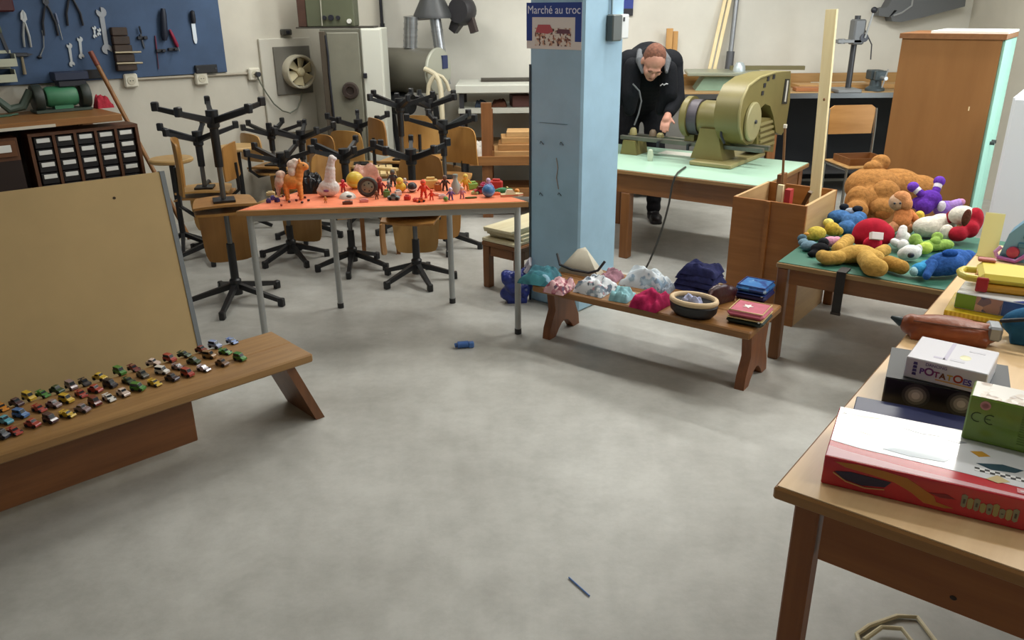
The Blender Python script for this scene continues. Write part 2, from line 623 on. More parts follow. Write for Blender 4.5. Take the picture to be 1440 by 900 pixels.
# ================================================================ furniture
OAK = wood('#b98a55', '#a3723f', 'x')
PINE_D = wood('#8a5a30', '#6f431f', 'x', 2.5)
BROWNX = wood('#86572e', '#704622', 'x', 2.2)
BROWNZ = wood('#86572e', '#704622', 'z', 2.2)
PLY = wood('#b98c50', '#a87a40', 'z', 2.0, 0.4, 9)
PLYX = wood('#c19a63', '#ae8450', 'x', 2.0, 0.4, 9)
BLACK = mat('#1b1c1f', 0.42)
GREYM = mat('#acafae', 0.4, 0.1)
CHROME = mat('#a8aaa8', 0.25, 0.9)

# ---- low benches
def bench(name, label, cat, loc, rz, L, D, H, apron, style):
    t = thing(name, label, cat, loc, rz)       # origin: front left corner on the floor; x along, y to the back
    th = 0.038
    for k in range(2):                          # two planks side by side
        B(0, L, k * D / 2 + 0.001, (k + 1) * D / 2 - 0.001, H - th, H - (0.0 if k else 0.001), bev=0.006).build('seat_plank', BENCHM[style], t)
    for x in ((0.07, L - 0.11) if style == 0 else (0.0, L - 0.08)):
        if style == 0:                          # board legs splayed out at the foot
            sgn = -1 if x < L / 2 else 1
            b = MB(Matrix.Translation((x + 0.02, 0, 0)))
            poly = [(-0.02, H - th), (0.02, H - th), (0.02 + sgn * 0.12, 0), (-0.02 + sgn * 0.12, 0)]
            b.prism(poly, D * 0.14, D * 0.86)
            b.build('leg', BENCHL[style], t, smooth=0)
        else:                                   # upright end board with a waisted outline and a notch in the foot
            b = MB(Matrix.Translation((x, 0, 0)) @ Matrix.Rotation(PI / 2, 4, 'Z'))
            y0, y1, m = 0.10, D - 0.015, D / 2
            prof = [(y0, 0), (y0 + 0.03, 0.0)] + [(y0 + 0.06 + (y1 - y0 - 0.12) * i / 6, 0.07 * math.sin(PI * i / 6)) for i in range(7)] + [(y1 - 0.03, 0), (y1, 0), (y1 - 0.01, 0.06), (y1 - 0.055, H * 0.45), (y1 - 0.03, H - th), (y0 + 0.03, H - th), (y0 + 0.055, H * 0.45), (y0 + 0.01, 0.06)]
            b.prism(prof, 0.0, -0.045)
            b.build('leg', BENCHL[style], t, smooth=40)
    if apron:
        B(0.0, L - 0.46, D * 0.42, D * 0.42 + 0.03, 0.05, H - th - 0.001, bev=0.004).build('stretcher', wood('#80502a', '#6b4020', 'x', 2.6), t)
    return t


BENCHM = [wood('#a07a4a', '#866238', 'x', 2.6, 0.4), wood('#966a38', '#7c5228', 'x', 2.6, 0.45)]
BENCHL = [wood('#74492a', '#5e3a1f', 'z', 2.6), wood('#87522e', '#704222', 'z', 2.6)]
lbA = R(43.5)
lbF = P(440, 497, 0.33)
lbU = Vector((math.cos(lbA), math.sin(lbA), 0))
lbL = 2.1
lbO = Vector((lbF.x, lbF.y, 0)) - lbU * lbL
car_bench = bench('low_bench', 'long low wooden bench lined with toy cars in front of the beige board', 'bench', lbO, lbA, lbL, 0.345, 0.33, True, 0)
cbF = P(748, 400, 0.33)
cbR = P(1055, 468, 0.33)
cbA = math.atan2(cbR.y - cbF.y, cbR.x - cbF.x)
cbL = (cbR - cbF).length
cloth_bench = bench('low_bench', 'low wooden bench heaped with clothes and bags in front of the blue pillar', 'bench', (cbF.x, cbF.y, 0), cbA, cbL, 0.415, 0.33, False, 1)

# ---- trapezoid table with small toys: grey steel frame, orange covering
oz = 0.73
oF, oR_ = P(332, 297, oz), P(743, 284, oz)
oA = math.atan2(oR_.y - oF.y, oR_.x - oF.x)
oL = (oR_ - oF).length
ot = thing('trapezoid_table', 'trapezoid table with grey steel legs and orange top covered in small toys', 'table', (oF.x, oF.y, 0), oA)
od = 0.62
trap = [(0, 0), (oL, 0), (oL - 0.36, od), (0.36, od)]
MB().slab(trap, oz - 0.026, oz).build('tabletop', wood('#bd8f5c', '#a67a48', 'x', 3), ot, smooth=0)
MB().slab([(0.012, 0.012), (oL - 0.012, 0.012), (oL - 0.365, od - 0.012), (0.365, od - 0.012)], oz, oz + 0.0015).build('top_covering', mat('#e8825a', 0.7, 0, 0.1, 14), ot, smooth=0)
lg = [(0.05, 0.05), (oL - 0.05, 0.05), (oL - 0.385, od - 0.045), (0.385, od - 0.045)]
for i, (x, y) in enumerate(lg):
    l = MB().cyl((x, y, 0.025), (x, y, oz - 0.026), 0.0165, n=14).build('leg', GREYM, ot)
    MB().cyl((x, y, 0), (x, y, 0.03), 0.0185, n=14).build('foot_cap', mat('#2c2c2c', 0.6), l)
for (x0, y0), (x1, y1) in zip(lg, lg[1:] + lg[:1]):
    MB().bar((x0, y0, oz - 0.046), (x1, y1, oz - 0.046), 0.02, 0.038).build('frame_rail', GREYM, ot, smooth=0)

# ---- green topped table with the machine
def leg_table(name, label, loc, rz, L, D, H, top_m, edge_m, leg_m, leg=0.06, apron=0.12, legs=((0, 0), (1, 0), (1, 1), (0, 1)), top_t=0.03, inset=0.03):
    t = thing(name, label, 'table', loc, rz)
    B(0, L, 0, D, H - top_t, H - 0.003, bev=0.004).build('tabletop', edge_m, t)
    B(0.006, L - 0.006, 0.006, D - 0.006, H - 0.003, H).build('top_covering', top_m, t, smooth=0)
    for i, j in legs:
        x = inset + i * (L - 2 * inset - leg); y = inset + j * (D - 2 * inset - leg)
        B(x, x + leg, y, y + leg, 0, H - top_t, bev=0.004).build('leg', leg_m[1], t)
    a0 = H - top_t - apron
    i2 = inset + 0.008
    B(i2 + leg, L - i2 - leg, i2, i2 + 0.022, a0, H - top_t).build('apron', leg_m[0], t, smooth=0)
    B(i2 + leg, L - i2 - leg, D - i2 - 0.022, D - i2, a0, H - top_t).build('apron', leg_m[0], t, smooth=0)
    for x in (i2, L - i2 - 0.022):
        B(x, x + 0.022, i2 + leg, D - i2 - leg, a0, H - top_t).build('apron', leg_m[2], t, smooth=0)
    return t


BROWNY = wood('#86572e', '#704622', 'y', 2.2)
BR = (BROWNX, BROWNZ, BROWNY)
GREENTOP = mat('#a2c4b0', 0.35, 0, 0.05, 5)
gA = R(-36)
gF = P(1072, 262, 0.62)
gU = Vector((math.cos(gA), math.sin(gA), 0)); gV = Vector((-gU.y, gU.x, 0))
gL, gD, gH = 1.0, 0.93, 0.62
gO = Vector((gF.x, gF.y, 0)) - gU * gL
gX = 0.5      # the table runs on to the left behind the pillar
green_table = leg_table('work_table', 'wooden table with pale green top carrying the olive machine', gO - gU * gX, gA, gL + gX, gD, gH, GREENTOP, wood('#8d6a40', '#7a5830', 'x'), BR, leg=0.065, apron=0.13)
B(gX + 0.03, gX + 0.095, 0.03, 0.095, 0, gH - 0.03 - 0.131, bev=0.004).build('leg', BR[1], green_table)

pA = R(-36)
pF = P(1092, 368, 0.5)
pU = Vector((math.cos(pA), math.sin(pA), 0)); pV = Vector((-pU.y, pU.x, 0))
DKG = mat('#376a58', 0.5, 0, 0.08, 6)
toy_table = leg_table('low_table', 'low wooden table with dark green top piled with soft toys', (pF.x, pF.y, 0), pA, 1.2, 1.0, 0.5, DKG, wood('#a98a5c', '#8d6f42', 'x'), BR, leg=0.05, apron=0.075, top_t=0.028, inset=0.006)

nA = R(-38.5)
nF = P(1088, 683, 0.75)
nU = Vector((math.cos(nA), math.sin(nA), 0)); nV = Vector((-nU.y, nU.x, 0))
NEART = wood('#ebca9c', '#deba8a', 'y', 2.0, 0.3, 10)
NE = wood('#a97a48', '#946636', 'x', 2.2)
near_table = leg_table('wooden_table', 'large light wooden table stacked with board games nearest the camera', (nF.x, nF.y, 0), nA, 0.85, 2.2, 0.75, NEART, NE, (wood('#9a5d2c', '#84491e', 'x', 2.0), wood('#8f5426', '#7a421b', 'z', 2.0), wood('#9a5d2c', '#84491e', 'y', 2.0)), leg=0.05, apron=0.13, top_t=0.03, inset=0.035)
kn = MB().ell((0.34, 0.043 - 0.0005, 0.62), (0.006, 0.0015, 0.005)).build('wood_knot', mat('#2a160a', 0.6), near_table)

def on_table(o, q, z):
    return o + q
def G(x, y, z=0.0): return gO + gU * x + gV * y + Vector((0, 0, gH + z))

# ---- low bench behind the toy table with pale boards
sb = P(677, 338, 0.3)
sbA = R(51)
sU = Vector((math.cos(sbA - PI / 2), math.sin(sbA - PI / 2), 0)); sV = Vector((math.cos(sbA), math.sin(sbA), 0))
so = Vector((sb.x, sb.y, 0))
side = leg_table('low_table', 'small low brown table behind the toy table holding pale boards', so, sbA - PI / 2, 0.3, 0.85, 0.3, BROWNY, BROWNX, BR, leg=0.05, apron=0.06, inset=0.004)
for k in range(5):
    w_ = 0.27 - 0.012 * k
    o = B(0, w_, 0, 0.55 + 0.03 * ((k * 7) % 4), 0, 0.017, bev=0.002).build('pale_board', wood('#d8cfae', '#c9bd98', 'y', 2), None)
    tag(o, ['bottom board of the pale stack on the small low table', 'second board from the bottom of the pale stack on the small low table', 'middle board of the pale stack on the small low table', 'second board from the top of the pale stack on the small low table', 'topmost pale board of the stack on the small low table'][k], 'board', 'pale boards stacked on the small low table')
    put(o, so + sU * (0.0 + 0.006 * ((k * 5) % 3)) + sV * (0.005 + 0.02 * ((k * 3) % 4)) + Vector((0, 0, 0.3005 + k * 0.0178)), sbA - PI / 2 + R((-2, 2, -3, 3, -1)[k]))

# ---- big beige board standing behind the car bench
bB = P(293, 555, 0.0)
bA = R(40)
bU = Vector((math.cos(bA), math.sin(bA), 0)); bN = Vector((-bU.y, bU.x, 0))
bt = thing('display_board', 'large beige fibreboard with grey edge leaning behind the car bench', 'board', (bB.x, bB.y, 0), rot=(0, 0, 0))
bl = 1.9
lean = math.atan2(0.17, 1.0)
bt.rotation_euler = (-lean, 0, bA)
BM = mat('#c4a878', 0.75, 0, 0.06, 2.2, bump=0.04, bscale=300)
B(-bl, -0.0005, 0, 0.026, 0.0, 1.012).build('panel', BM, bt, smooth=0)
B(0.0, 0.02, -0.003, 0.03, 0.0, 1.014).build('edge_strip', mat('#7d8286', 0.5), bt, smooth=0)
MB().cyl((-0.2, -0.001, 0.93), (-0.2, 0.002, 0.93), 0.006).build('screw_hole', mat('#3a2a18', 0.7), bt)

# ---- crate with offcuts
cA = R(-38)
cc = P(1116, 460, 0)
cr = thing('wooden_crate', 'open wooden crate of timber offcuts left of the soft toy table', 'crate', (cc.x - 0.012, cc.y - 0.0, 0), cA)
cw, cdp, ch = 0.40, 0.50, 0.67
CRX, CRY = wood('#9a622f', '#86521f', 'x', 2), wood('#c9a878', '#b8946a', 'y', 2)
B(-cw, 0, 0, 0.016, 0, ch).build('side_panel', CRX, cr, smooth=0)
B(-cw, 0, cdp - 0.016, cdp, 0, ch).build('side_panel', CRX, cr, smooth=0)
B(-0.016, 0, 0.0165, cdp - 0.0165, 0, ch).build('side_panel', CRY, cr, smooth=0)
B(-cw, -cw + 0.016, 0.0165, cdp - 0.0165, 0, ch).build('side_panel', CRY, cr, smooth=0)
B(-cw + 0.0165, -0.0165, 0.0165, cdp - 0.0165, 0, 0.02).build('bottom_panel', CRX, cr, smooth=0)
B(-0.21, -0.19, -0.012, 0, 0.01, ch).build('corner_batten', CRX, cr, smooth=0)
CO = Vector((cc.x - 0.012, cc.y - 0.0, 0)); cU = Vector((math.cos(cA), math.sin(cA), 0)); cV = Vector((-cU.y, cU.x, 0))
def CR(x, y, z): return CO + cU * x + cV * y + Vector((0, 0, z))
def stick(name, label, cat, p0, p1, w_, h_, m, grp=None, name2=None):
    p0, p1 = Vector(p0), Vector(p1)
    o = MB().bar((0, 0, 0), p1 - p0, w_, h_, up=(cU.x, cU.y, 0.001)).build(name, m, None, smooth=0)
    o.location = p0
    return tag(o, label, cat, grp)
PALEZ = wood('#ecdcb0', '#dfca98', 'z', 2, 0.5, 20)
pl = thing('timber_plank', 'tall pale pine plank standing upright in the wooden crate', 'plank', (0, 0, 0))
q = PY(1170, 13, 4.42)
pr_ = PY(1151, 270, 4.40)
pbot = CR(-0.058, 0.385, 0.022)
pl.location = pbot
MB().bar((0, 0, 0), q - pbot, 0.03, 0.055, up=(cU.x, cU.y, 0)).build('plank_body', PALEZ, pl, smooth=0)
kp = (q - pbot) * 0.72
MB().ell(kp + Vector((-0.01, -0.03, 0)), (0.006, 0.006, 0.008)).build('wood_knot', mat('#7a4a20', 0.6), pl)
q2 = PY(1104, 180, 4.27)
pr_ = PY(1099, 284, 4.27)
sb0 = q2 + (pr_ - q2) * ((0.022 - q2.z) / (pr_.z - q2.z))
st = thing('thin_rod', 'thin wooden rod with a pale tip standing in the crate', 'rod', sb0)
MB().cyl((0, 0, 0), q2 - sb0, 0.007, n=8).build('shaft', wood('#8a6238', '#74502b', 'z'), st)
MB().cyl((q2 - sb0) - Vector((0, 0, 0.0)), (q2 - sb0) + Vector((0, 0, 0.018)), 0.010, n=8).build('tip', mat('#e8e2d2', 0.5), st)
stick('timber_offcut', 'broad brown board offcut standing in the crate beside the thin rod', 'offcut', CR(-0.2, 0.17, 0.022), CR(-0.205, 0.17, 0.79), 0.09, 0.022, BROWNZ, 'offcuts in the crate')
stick('timber_offcut', 'slanting grey brown batten leaning across the crate towards the pine plank', 'offcut', CR(-0.32, 0.36, 0.10), CR(-0.06, 0.22, 0.70), 0.025, 0.02, wood('#6a5236', '#54402a', 'z'), 'offcuts in the crate')
stick('timber_offcut', 'red painted block standing in the front of the crate', 'offcut', CR(-0.12, 0.06, 0.022), CR(-0.12, 0.06, 0.735), 0.05, 0.03, mat('#a82626', 0.5, 0, 0.1, 8), 'offcuts in the crate')
stick('timber_offcut', 'narrow pale offcut standing beside the red block in the crate', 'offcut', CR(-0.175, 0.07, 0.022), CR(-0.17, 0.07, 0.75), 0.02, 0.03, PALEZ, 'offcuts in the crate')

# ---- brown cabinet with mint door and the white one before it
kA = R(-36)
kz = 1.465
kp0 = PY(1411, 52, 5.0)
KO = Vector((kp0.x, kp0.y, 0))
kb = thing('cabinet', 'tall brown wooden cabinet with mint green front by the back right', 'cabinet', KO, kA)
B(-0.55, 0, 0, 0.6, 0.0, kz - 0.03).build('carcass', wood('#96683a', '#885c30', 'z', 1.2, 0.5, 6), kb, smooth=0)
B(-0.565, 0.02, -0.012, 0.61, kz - 0.03, kz).build('top_board', wood('#8a5f3a', '#7a5030', 'y', 2), kb, smooth=0)
B(-0.4, 0.02, 0.05, 0.6, kz + 0.0005, kz + 0.014).build('white_top_sheet', mat('#dfe6e2', 0.5), kb, smooth=0)
for k in range(2):
    d = B(0.0005, 0.018, 0.01 + k * 0.295, 0.295 + k * 0.295, 0.03, kz - 0.035, bev=0.003).build('door', mat('#8dbba9', 0.55, 0, 0.04, 4), kb)
    MB().cyl((0.018, 0.26 + k * 0.08, 0.8), (0.045, 0.26 + k * 0.08, 0.8), 0.012).build('knob', mat('#3c3c3c', 0.4), d)
MB().box(-0.11, -0.103, -0.0008, 0.0, 1.02, 1.045).build('chip', mat('#e6cfa2', 0.7), kb, smooth=0)
wq = PY(1425, 135, 4.45)
wc = thing('cabinet', 'white smooth cabinet at the right edge in front of the mint doors', 'cabinet', (wq.x, wq.y, 0), R(-36))
B(0, 0.55, 0, 0.5, 0.02, wq.z, bev=0.01).build('carcass', mat('#dfe4ea', 0.35), wc)
B(0.02, 0.53, 0.02, 0.48, 0, 0.02).build('plinth', mat('#3c3f42', 0.6), wc, smooth=0)
B(0.012, 0.54, -0.018, -0.0005, 0.05, wq.z - 0.012, bev=0.006).build('door', mat('#e2e7ee', 0.3), wc)

# ---- workbench along the back wall
wb = thing('workbench', 'long wooden workbench along the white back wall behind the machine', 'workbench', (0.9, YB - 0.02, 0), 0)
bz = 0.93
B(0, 2.9, -0.73, -0.03, bz - 0.05, bz, bev=0.004).build('worktop', wood('#a98a5e', '#93744a', 'x', 1.6), wb)
B(0, 2.9, -0.028, 0, bz - 0.05, bz + 0.10).build('back_rail', wood('#b08a55', '#9a7442', 'x', 2), wb, smooth=0)
B(0, 2.9, -0.742, -0.731, bz - 0.052, bz - 0.01).build('steel_edge', mat('#6f7274', 0.3, 0.8), wb, smooth=0)
for x in (0.04, 1.38, 2.78):
    for y in (-0.70, -0.12):
        B(x, x + 0.07, y, y + 0.07, 0, bz - 0.05).build('leg', BROWNZ, wb, smooth=0)
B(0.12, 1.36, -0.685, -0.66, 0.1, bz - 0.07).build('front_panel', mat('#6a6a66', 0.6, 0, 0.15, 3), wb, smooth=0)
B(0.05, 2.84, -0.1, -0.06, 0.05, bz - 0.06).build('back_panel', mat('#24272b', 0.8), wb, smooth=0)  # near-black sheet put in for the dark void under the worktop
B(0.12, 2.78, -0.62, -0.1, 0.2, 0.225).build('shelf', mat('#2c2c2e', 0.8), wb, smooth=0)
# ================================================================ swivel chairs, upright on the floor and upside down on top of them
def swivel_chair(label, loc, hs, dia, face, inverted, shade, group, hback=0.40, wseat=0.34):
    """origin on the floor under the column; 'face' is the direction the backrest lies in"""
    t = thing('swivel_chair', label, 'chair', loc, group=group)
    r = dia / 2
    hub = 0.105
    for k in range(5):
        a = 2 * PI * k / 5 + 0.3
        c, s = math.cos(a), math.sin(a)
        arm = MB().bar((c * 0.02, s * 0.02, hub), (c * r, s * r, 0.034), 0.03, 0.034, w1=0.022, h1=0.024).build('base_arm', BLACK, t, smooth=0)
        g = MB(Matrix.Translation((c * r, s * r, 0)) @ Matrix.Rotation(a, 4, 'Z')).box(-0.022, 0.016, -0.016, 0.016, 0, 0.05, bev=0.005)
        g.build('glide', BLACK, arm)
    MB().lathe([(0.034, 0.05), (0.034, 0.14), (0.024, 0.15), (0.023, hs * 0.62), (0.0, hs * 0.62)], 16).build('column', BLACK, t)
    MB().cyl((0, 0, hs * 0.6), (0, 0, hs - 0.03), 0.015).build('gas_spring', mat('#6d6f70', 0.3, 0.7), t)
    # moulded plywood seat: dished slab
    w_, n = wseat, 8
    vs, fs = [], []
    for side in (0, 1):
        for j in range(n + 1):
            for i in range(n + 1):
                u, v = i / n * 2 - 1, j / n * 2 - 1
                sq = 1 - 0.06 * (u * u * v * v)
                z = hs - 0.012 + 0.008 * u * u - 0.014 * max(0, -v - 0.5) ** 2 * 4
                vs.append((u * w_ / 2 * sq * (1.0 - 0.05 * v), v * w_ / 2 * sq, z - side * 0.013))
    W1 = n + 1
    for j in range(n):
        for i in range(n):
            a = j * W1 + i
            fs.append([a, a + 1, a + W1 + 1, a + W1]); b = a + W1 * W1
            fs.append([b, b + W1, b + W1 + 1, b + 1])
    ring = list(range(W1)) + [j * W1 + n for j in range(1, W1)] + [n * W1 + i for i in range(n - 1, -1, -1)] + [j * W1 for j in range(n - 1, 0, -1)]
    for a, b in zip(ring, ring[1:] + ring[:1]):
        fs.append([a, b, b + W1 * W1, a + W1 * W1])
    MB().add(vs, fs).build('seat', shade, t, smooth=50)
    B(-0.06, 0.06, -0.06, 0.06, hs - 0.038, hs - 0.026).build('seat_plate', BLACK, t, smooth=0)
    # backrest bracket and curved back board
    yb = w_ / 2 + 0.035
    MB().tube([(0, 0.03, hs - 0.032), (0, yb * 0.8, hs - 0.04), (0, yb + 0.03, hs + 0.02), (0, yb + 0.025, hs + hback * 0.6)], 0.013, 8).build('back_bracket', BLACK, t)
    vs, fs, m = [], [], 8
    bw = w_ * 0.9
    for side in (0, 1):
        for j in range(m + 1):
            for i in range(m + 1):
                u, v = i / m * 2 - 1, j / m
                taper = 1 - 0.10 * v - 0.10 * max(0, v - 0.75) ** 2 * 16 * abs(u) ** 2
                vs.append((u * bw / 2 * taper, yb - 0.025 * u * u + 0.012 + side * 0.011 + 0.02 * (v - 0.5) ** 2, hs + 0.10 + v * (hback - 0.10) - 0.02 * abs(u) ** 3 * v))
    for j in range(m):
        for i in range(m):
            a = j * (m + 1) + i; b = a + (m + 1) ** 2
            fs.append([a, a + 1, a + m + 2, a + m + 1]); fs.append([b, b + m + 1, b + m + 2, b + 1])
    M1 = m + 1
    ring = list(range(M1)) + [j * M1 + m for j in range(1, M1)] + [m * M1 + i for i in range(m - 1, -1, -1)] + [j * M1 for j in range(m - 1, 0, -1)]
    for a, b in zip(ring, ring[1:] + ring[:1]):
        fs.append([a, b, b + M1 * M1, a + M1 * M1])
    MB().add(vs, fs).build('backrest', shade, t, smooth=50)
    if inverted:
        t.rotation_euler = (PI, 0, face + PI / 2)
    else:
        t.rotation_euler = (0, 0, face - PI / 2)
    return t


PLYS = [wood('#b88a4c', '#a6763c', 'z', 2.0, 0.4, 9), wood('#a87a42', '#946834', 'z', 2.0, 0.4, 9), wood('#c2985c', '#b2864a', 'z', 2.0, 0.4, 9)]
PAIRS = [  # picture place of the upturned hub, distance, base span, back directions (upright, upturned), words
    (299, 168, 4.55, 0.60, 200, 112, 'of the stacked pair nearest the beige board', 0.40),
    (278, 195, 5.50, 0.52, 0, 100, 'of the second pair from the left', 0.34),
    (381, 188, 6.75, 0.48, 230, 80, 'of the pair nearest the fan panel', 0.32),
    (423, 193, 6.02, 0.50, 60, 95, 'of the pair before the grey steel cabinet', 0.32),
    (396, 225, 5.40, 0.48, 20, 78, 'of the pair behind the orange toy horse', 0.33),
    (504, 177, 6.50, 0.50, 250, 100, 'of the pair before the white locker side', 0.33),
    (484, 220, 5.20, 0.48, 130, 8, 'of the pair behind the white lumpy toy bag', 0.33),
    (562, 148, 6.15, 0.50, 215, 75, 'of the pair before the grey dust drum', 0.36),
    (603, 148, 6.55, 0.50, 255, 40, 'of the farthest pair, below the silver ducts', 0.36),
    (623, 179, 5.68, 0.50, 60, 262, 'of the pair just left of the timber rack', 0.36),
    (578, 221, 4.92, 0.48, 80, 95, 'of the nearest pair behind the toy table middle', 0.33)]
for k, (px, py, Y, dia, fu, fi, wd, hb) in enumerate(PAIRS):
    q = PY(px, py, Y)
    Ht = q.z + 0.10
    hs = Ht / 2 - 0.003
    sh = PLYS[k % 3]
    swivel_chair('upright swivel chair, %s' % wd, (q.x, q.y, 0), hs, dia, R(fu), False, sh, 'upright swivel chairs', hb)
    swivel_chair('upturned black star base chair, %s' % wd, (q.x, q.y, Ht), hs, dia, R(fi), True, PLYS[(k + 1) % 3], 'upturned swivel chairs', hb)

# round stools by the left wall
for px, py, Y, lab in ((240, 222, 5.72, 'round wooden stool by the left wall behind the beige board'), (333, 205, 6.28, 'round wooden stool by the left wall behind the nearest upturned chair')):
    q = PY(px, py, Y)
    t = thing('round_stool', lab, 'stool', (q.x, q.y, 0), group='round stools by the wall')
    MB().lathe([(0, q.z - 0.03), (0.14, q.z - 0.03), (0.15, q.z - 0.022), (0.15, q.z - 0.008), (0.14, q.z), (0, q.z)], 28).build('seat', wood('#c2a06a', '#b08c56', 'x', 3), t)
    MB().cyl((0, 0, 0.1), (0, 0, q.z - 0.03), 0.02).build('column', BLACK, t)
    for k in range(5):
        a = 2 * PI * k / 5
        MB().bar((0, 0, 0.11), (0.2 * math.cos(a), 0.2 * math.sin(a), 0.018), 0.028, 0.03, w1=0.022, h1=0.022).build('base_arm', BLACK, t, smooth=0)

# small square stool with loose pale slats among the chairs
q = PY(528, 236, 5.62)
t = thing('square_stool', 'small square wooden stool carrying pale slats among the stacked chairs', 'stool', (q.x, q.y, 0), R(10))
zt_ = q.z - 0.03
B(-0.14, 0.14, -0.14, 0.14, zt_ - 0.022, zt_, bev=0.004).build('seat', PLYX, t)
for i in (-1, 1):
    for j in (-1, 1):
        B(i * 0.12 - 0.014, i * 0.12 + 0.014, j * 0.12 - 0.014, j * 0.12 + 0.014, 0, zt_ - 0.022).build('leg', BROWNZ, t, smooth=0)
SLW = ['pale slat lying leftmost on the square stool', 'pale slat second from the left on the square stool', 'middle pale slat on the square stool', 'pale slat second from the right on the square stool', 'pale slat lying rightmost on the square stool', 'pale slat lying crosswise on top of the others on the stool']
for k in range(6):
    o = B(-0.0205, 0.0205, -0.17, 0.17, 0, 0.018, bev=0.002).build('timber_batten', wood('#d8c08c', '#c6aa72', 'y', 2), None)
    if k < 5:
        a_ = R(10); put(o, (q.x + math.cos(a_) * (k - 2) * 0.05, q.y + math.sin(a_) * (k - 2) * 0.05, zt_ + 0.0005), a_ + R((0.5, -0.3, 0.4, -0.4, 0.3)[k]))
    else:
        put(o, (q.x, q.y, zt_ + 0.019), R(70))
    tag(o, SLW[k], 'slat', 'pale slats on the square stool')

# tubular chair at the far right workbench
q = PY(1203, 170, 6.3)
t = thing('school_chair', 'wooden school chair with steel tube frame in front of the back workbench', 'chair', (q.x - 0.02, q.y, 0), R(186))
zs = 0.50
B(-0.19, 0.19, 0.0, 0.38, zs, zs + 0.014, bev=0.005).build('seat', PLYX, t)
poly = [(-0.175, q.z - 0.10), (0.175, q.z - 0.10), (0.185, q.z + 0.09), (0.15, q.z + 0.115), (-0.15, q.z + 0.115), (-0.185, q.z + 0.09)]
MB().prism(poly, -0.035, -0.022).build('backrest', wood('#b9884c', '#a5743a', 'x', 2, 0.4, 8), t, smooth=0)
for s in (-1, 1):
    MB().tube([(s * 0.19, 0.36, 0), (s * 0.18, 0.34, zs - 0.012), (s * 0.18, 0.0, zs - 0.012)], 0.011).build('front_leg', CHROME, t)
    MB().tube([(s * 0.19, 0.02, 0), (s * 0.185, 0.0, zs), (s * 0.195, -0.02, q.z - 0.05), (s * 0.19, -0.028, q.z + 0.09)], 0.011).build('rear_leg', CHROME, t)
MB().tube([(-0.18, 0.18, zs - 0.014), (0.18, 0.18, zs - 0.014)], 0.01).build('cross_tube', CHROME, t)
tr = MB().box(-0.15, 0.15, 0.06, 0.32, 0, 0.006).box(-0.15, 0.15, 0.06, 0.072, 0.006, 0.05).box(-0.15, 0.15, 0.308, 0.32, 0.006, 0.05).box(-0.15, -0.138, 0.072, 0.308, 0.006, 0.05).box(0.138, 0.15, 0.072, 0.308, 0.006, 0.05).build('wooden_tray', BROWNX, None, smooth=0)
tag(tr, 'shallow brown wooden tray lying on the school chair seat', 'tray')
put(tr, (q.x - 0.02 + 0.0, q.y, zs + 0.0145), R(186))
# ================================================================ left wall: tool board, wiring, fan
def W(px, py, off=0.0):
    return WP.pt(px, py) + NW * off


def wthing(name, label, cat, px, py, off=0.0, tilt=0.0, group=None):
    """a thing hung on the left wall: local x along the wall, z up, -y into the room; tilt turns it in the wall plane"""
    t = thing(name, label, cat, W(px, py, off), group=group)
    t.matrix_world = Matrix.Translation(W(px, py, off)) @ Matrix.Rotation(AW, 4, 'Z') @ Matrix.Rotation(-tilt, 4, 'Y')
    return t


def wdim(a, b):
    """vector from picture point a to b on the wall: (along, up)"""
    p, q = WP.at(*a), WP.at(*b)
    return q[0] - p[0], q[1] - p[1]


s0, z0 = WP.at(318, 101)
board = thing('tool_board', 'blue painted tool board on the left wall hung with hand tools', 'board', (CX, YB, 0), AW)
B(s0 - 3.4, s0, -0.024, -0.001, z0, z0 + 1.25, bev=0.003).build('panel', mat('#405676', 0.75, 0, 0.10, 5), board)
TOFF = 0.026

# ---- tools: each is drawn along local z (length L, grip down), thin in y
STEEL = mat('#b9bdc0', 0.32, 0.75)
DSTEEL = mat('#4a4c52', 0.42, 0.6)
DARK = mat('#20222b', 0.5)


def tool_at(name, label, p0, p1, group='tools on the blue board', off=TOFF):
    """frame at p0 with local z pointing to p1 on the wall; returns (thing, length)"""
    du, dz = wdim(p0, p1)
    t = wthing(name, label, 'tool', p0[0], p0[1], off, math.atan2(du, dz), group)
    return t, math.hypot(du, dz)


def spanner(label, p0, p1, m, wd=0.018):
    t, L = tool_at('spanner', label, p0, p1)
    MB().prism([(-wd * .4, 0.04), (wd * .4, 0.04), (wd * .5, L - 0.04), (-wd * .5, L - 0.04)], -0.008, 0).build('shaft', m, t, smooth=0)
    for z, k in ((0.025, -1), (L - 0.025, 1)):
        r = wd * 1.05
        a = [(r * math.cos(R(60 + 300 * i / 10 + (90 if k > 0 else -90) - 0) - 0), r * math.sin(R(60 + 300 * i / 10 + (90 if k > 0 else -90)))) for i in range(11)]
        poly = [(x, z + y) for x, y in a] + [(0, z + k * 0.0)]
        MB().prism(poly, -0.010, 0.0).build('jaw', m, t, smooth=0)
    return t


def pliers(label, p0, p1, m, mj, spread=0.05):
    t, L = tool_at('pliers', label, p0, p1)
    for s in (-1, 1):
        h = MB().tube([(s * spread, -0.010 - 0.001 * s, 0), (s * spread * 0.9, -0.010, L * 0.3), (s * spread * 0.35, -0.010, L * 0.6), (0, -0.010, L * 0.72)], [0.008, 0.009, 0.008, 0.007], 8)
        h.build('handle', m, t)
        MB().prism([(s * 0.001, L * 0.70), (s * 0.02, L * 0.74), (s * 0.017, L * 0.9), (s * 0.003, L), (s * 0.001, L)], -0.018, -0.004).build('jaw', mj, t, smooth=0)
    MB().cyl((0, -0.02, L * 0.72), (0, -0.002, L * 0.72), 0.012, n=14).build('pivot', mj, t)
    return t


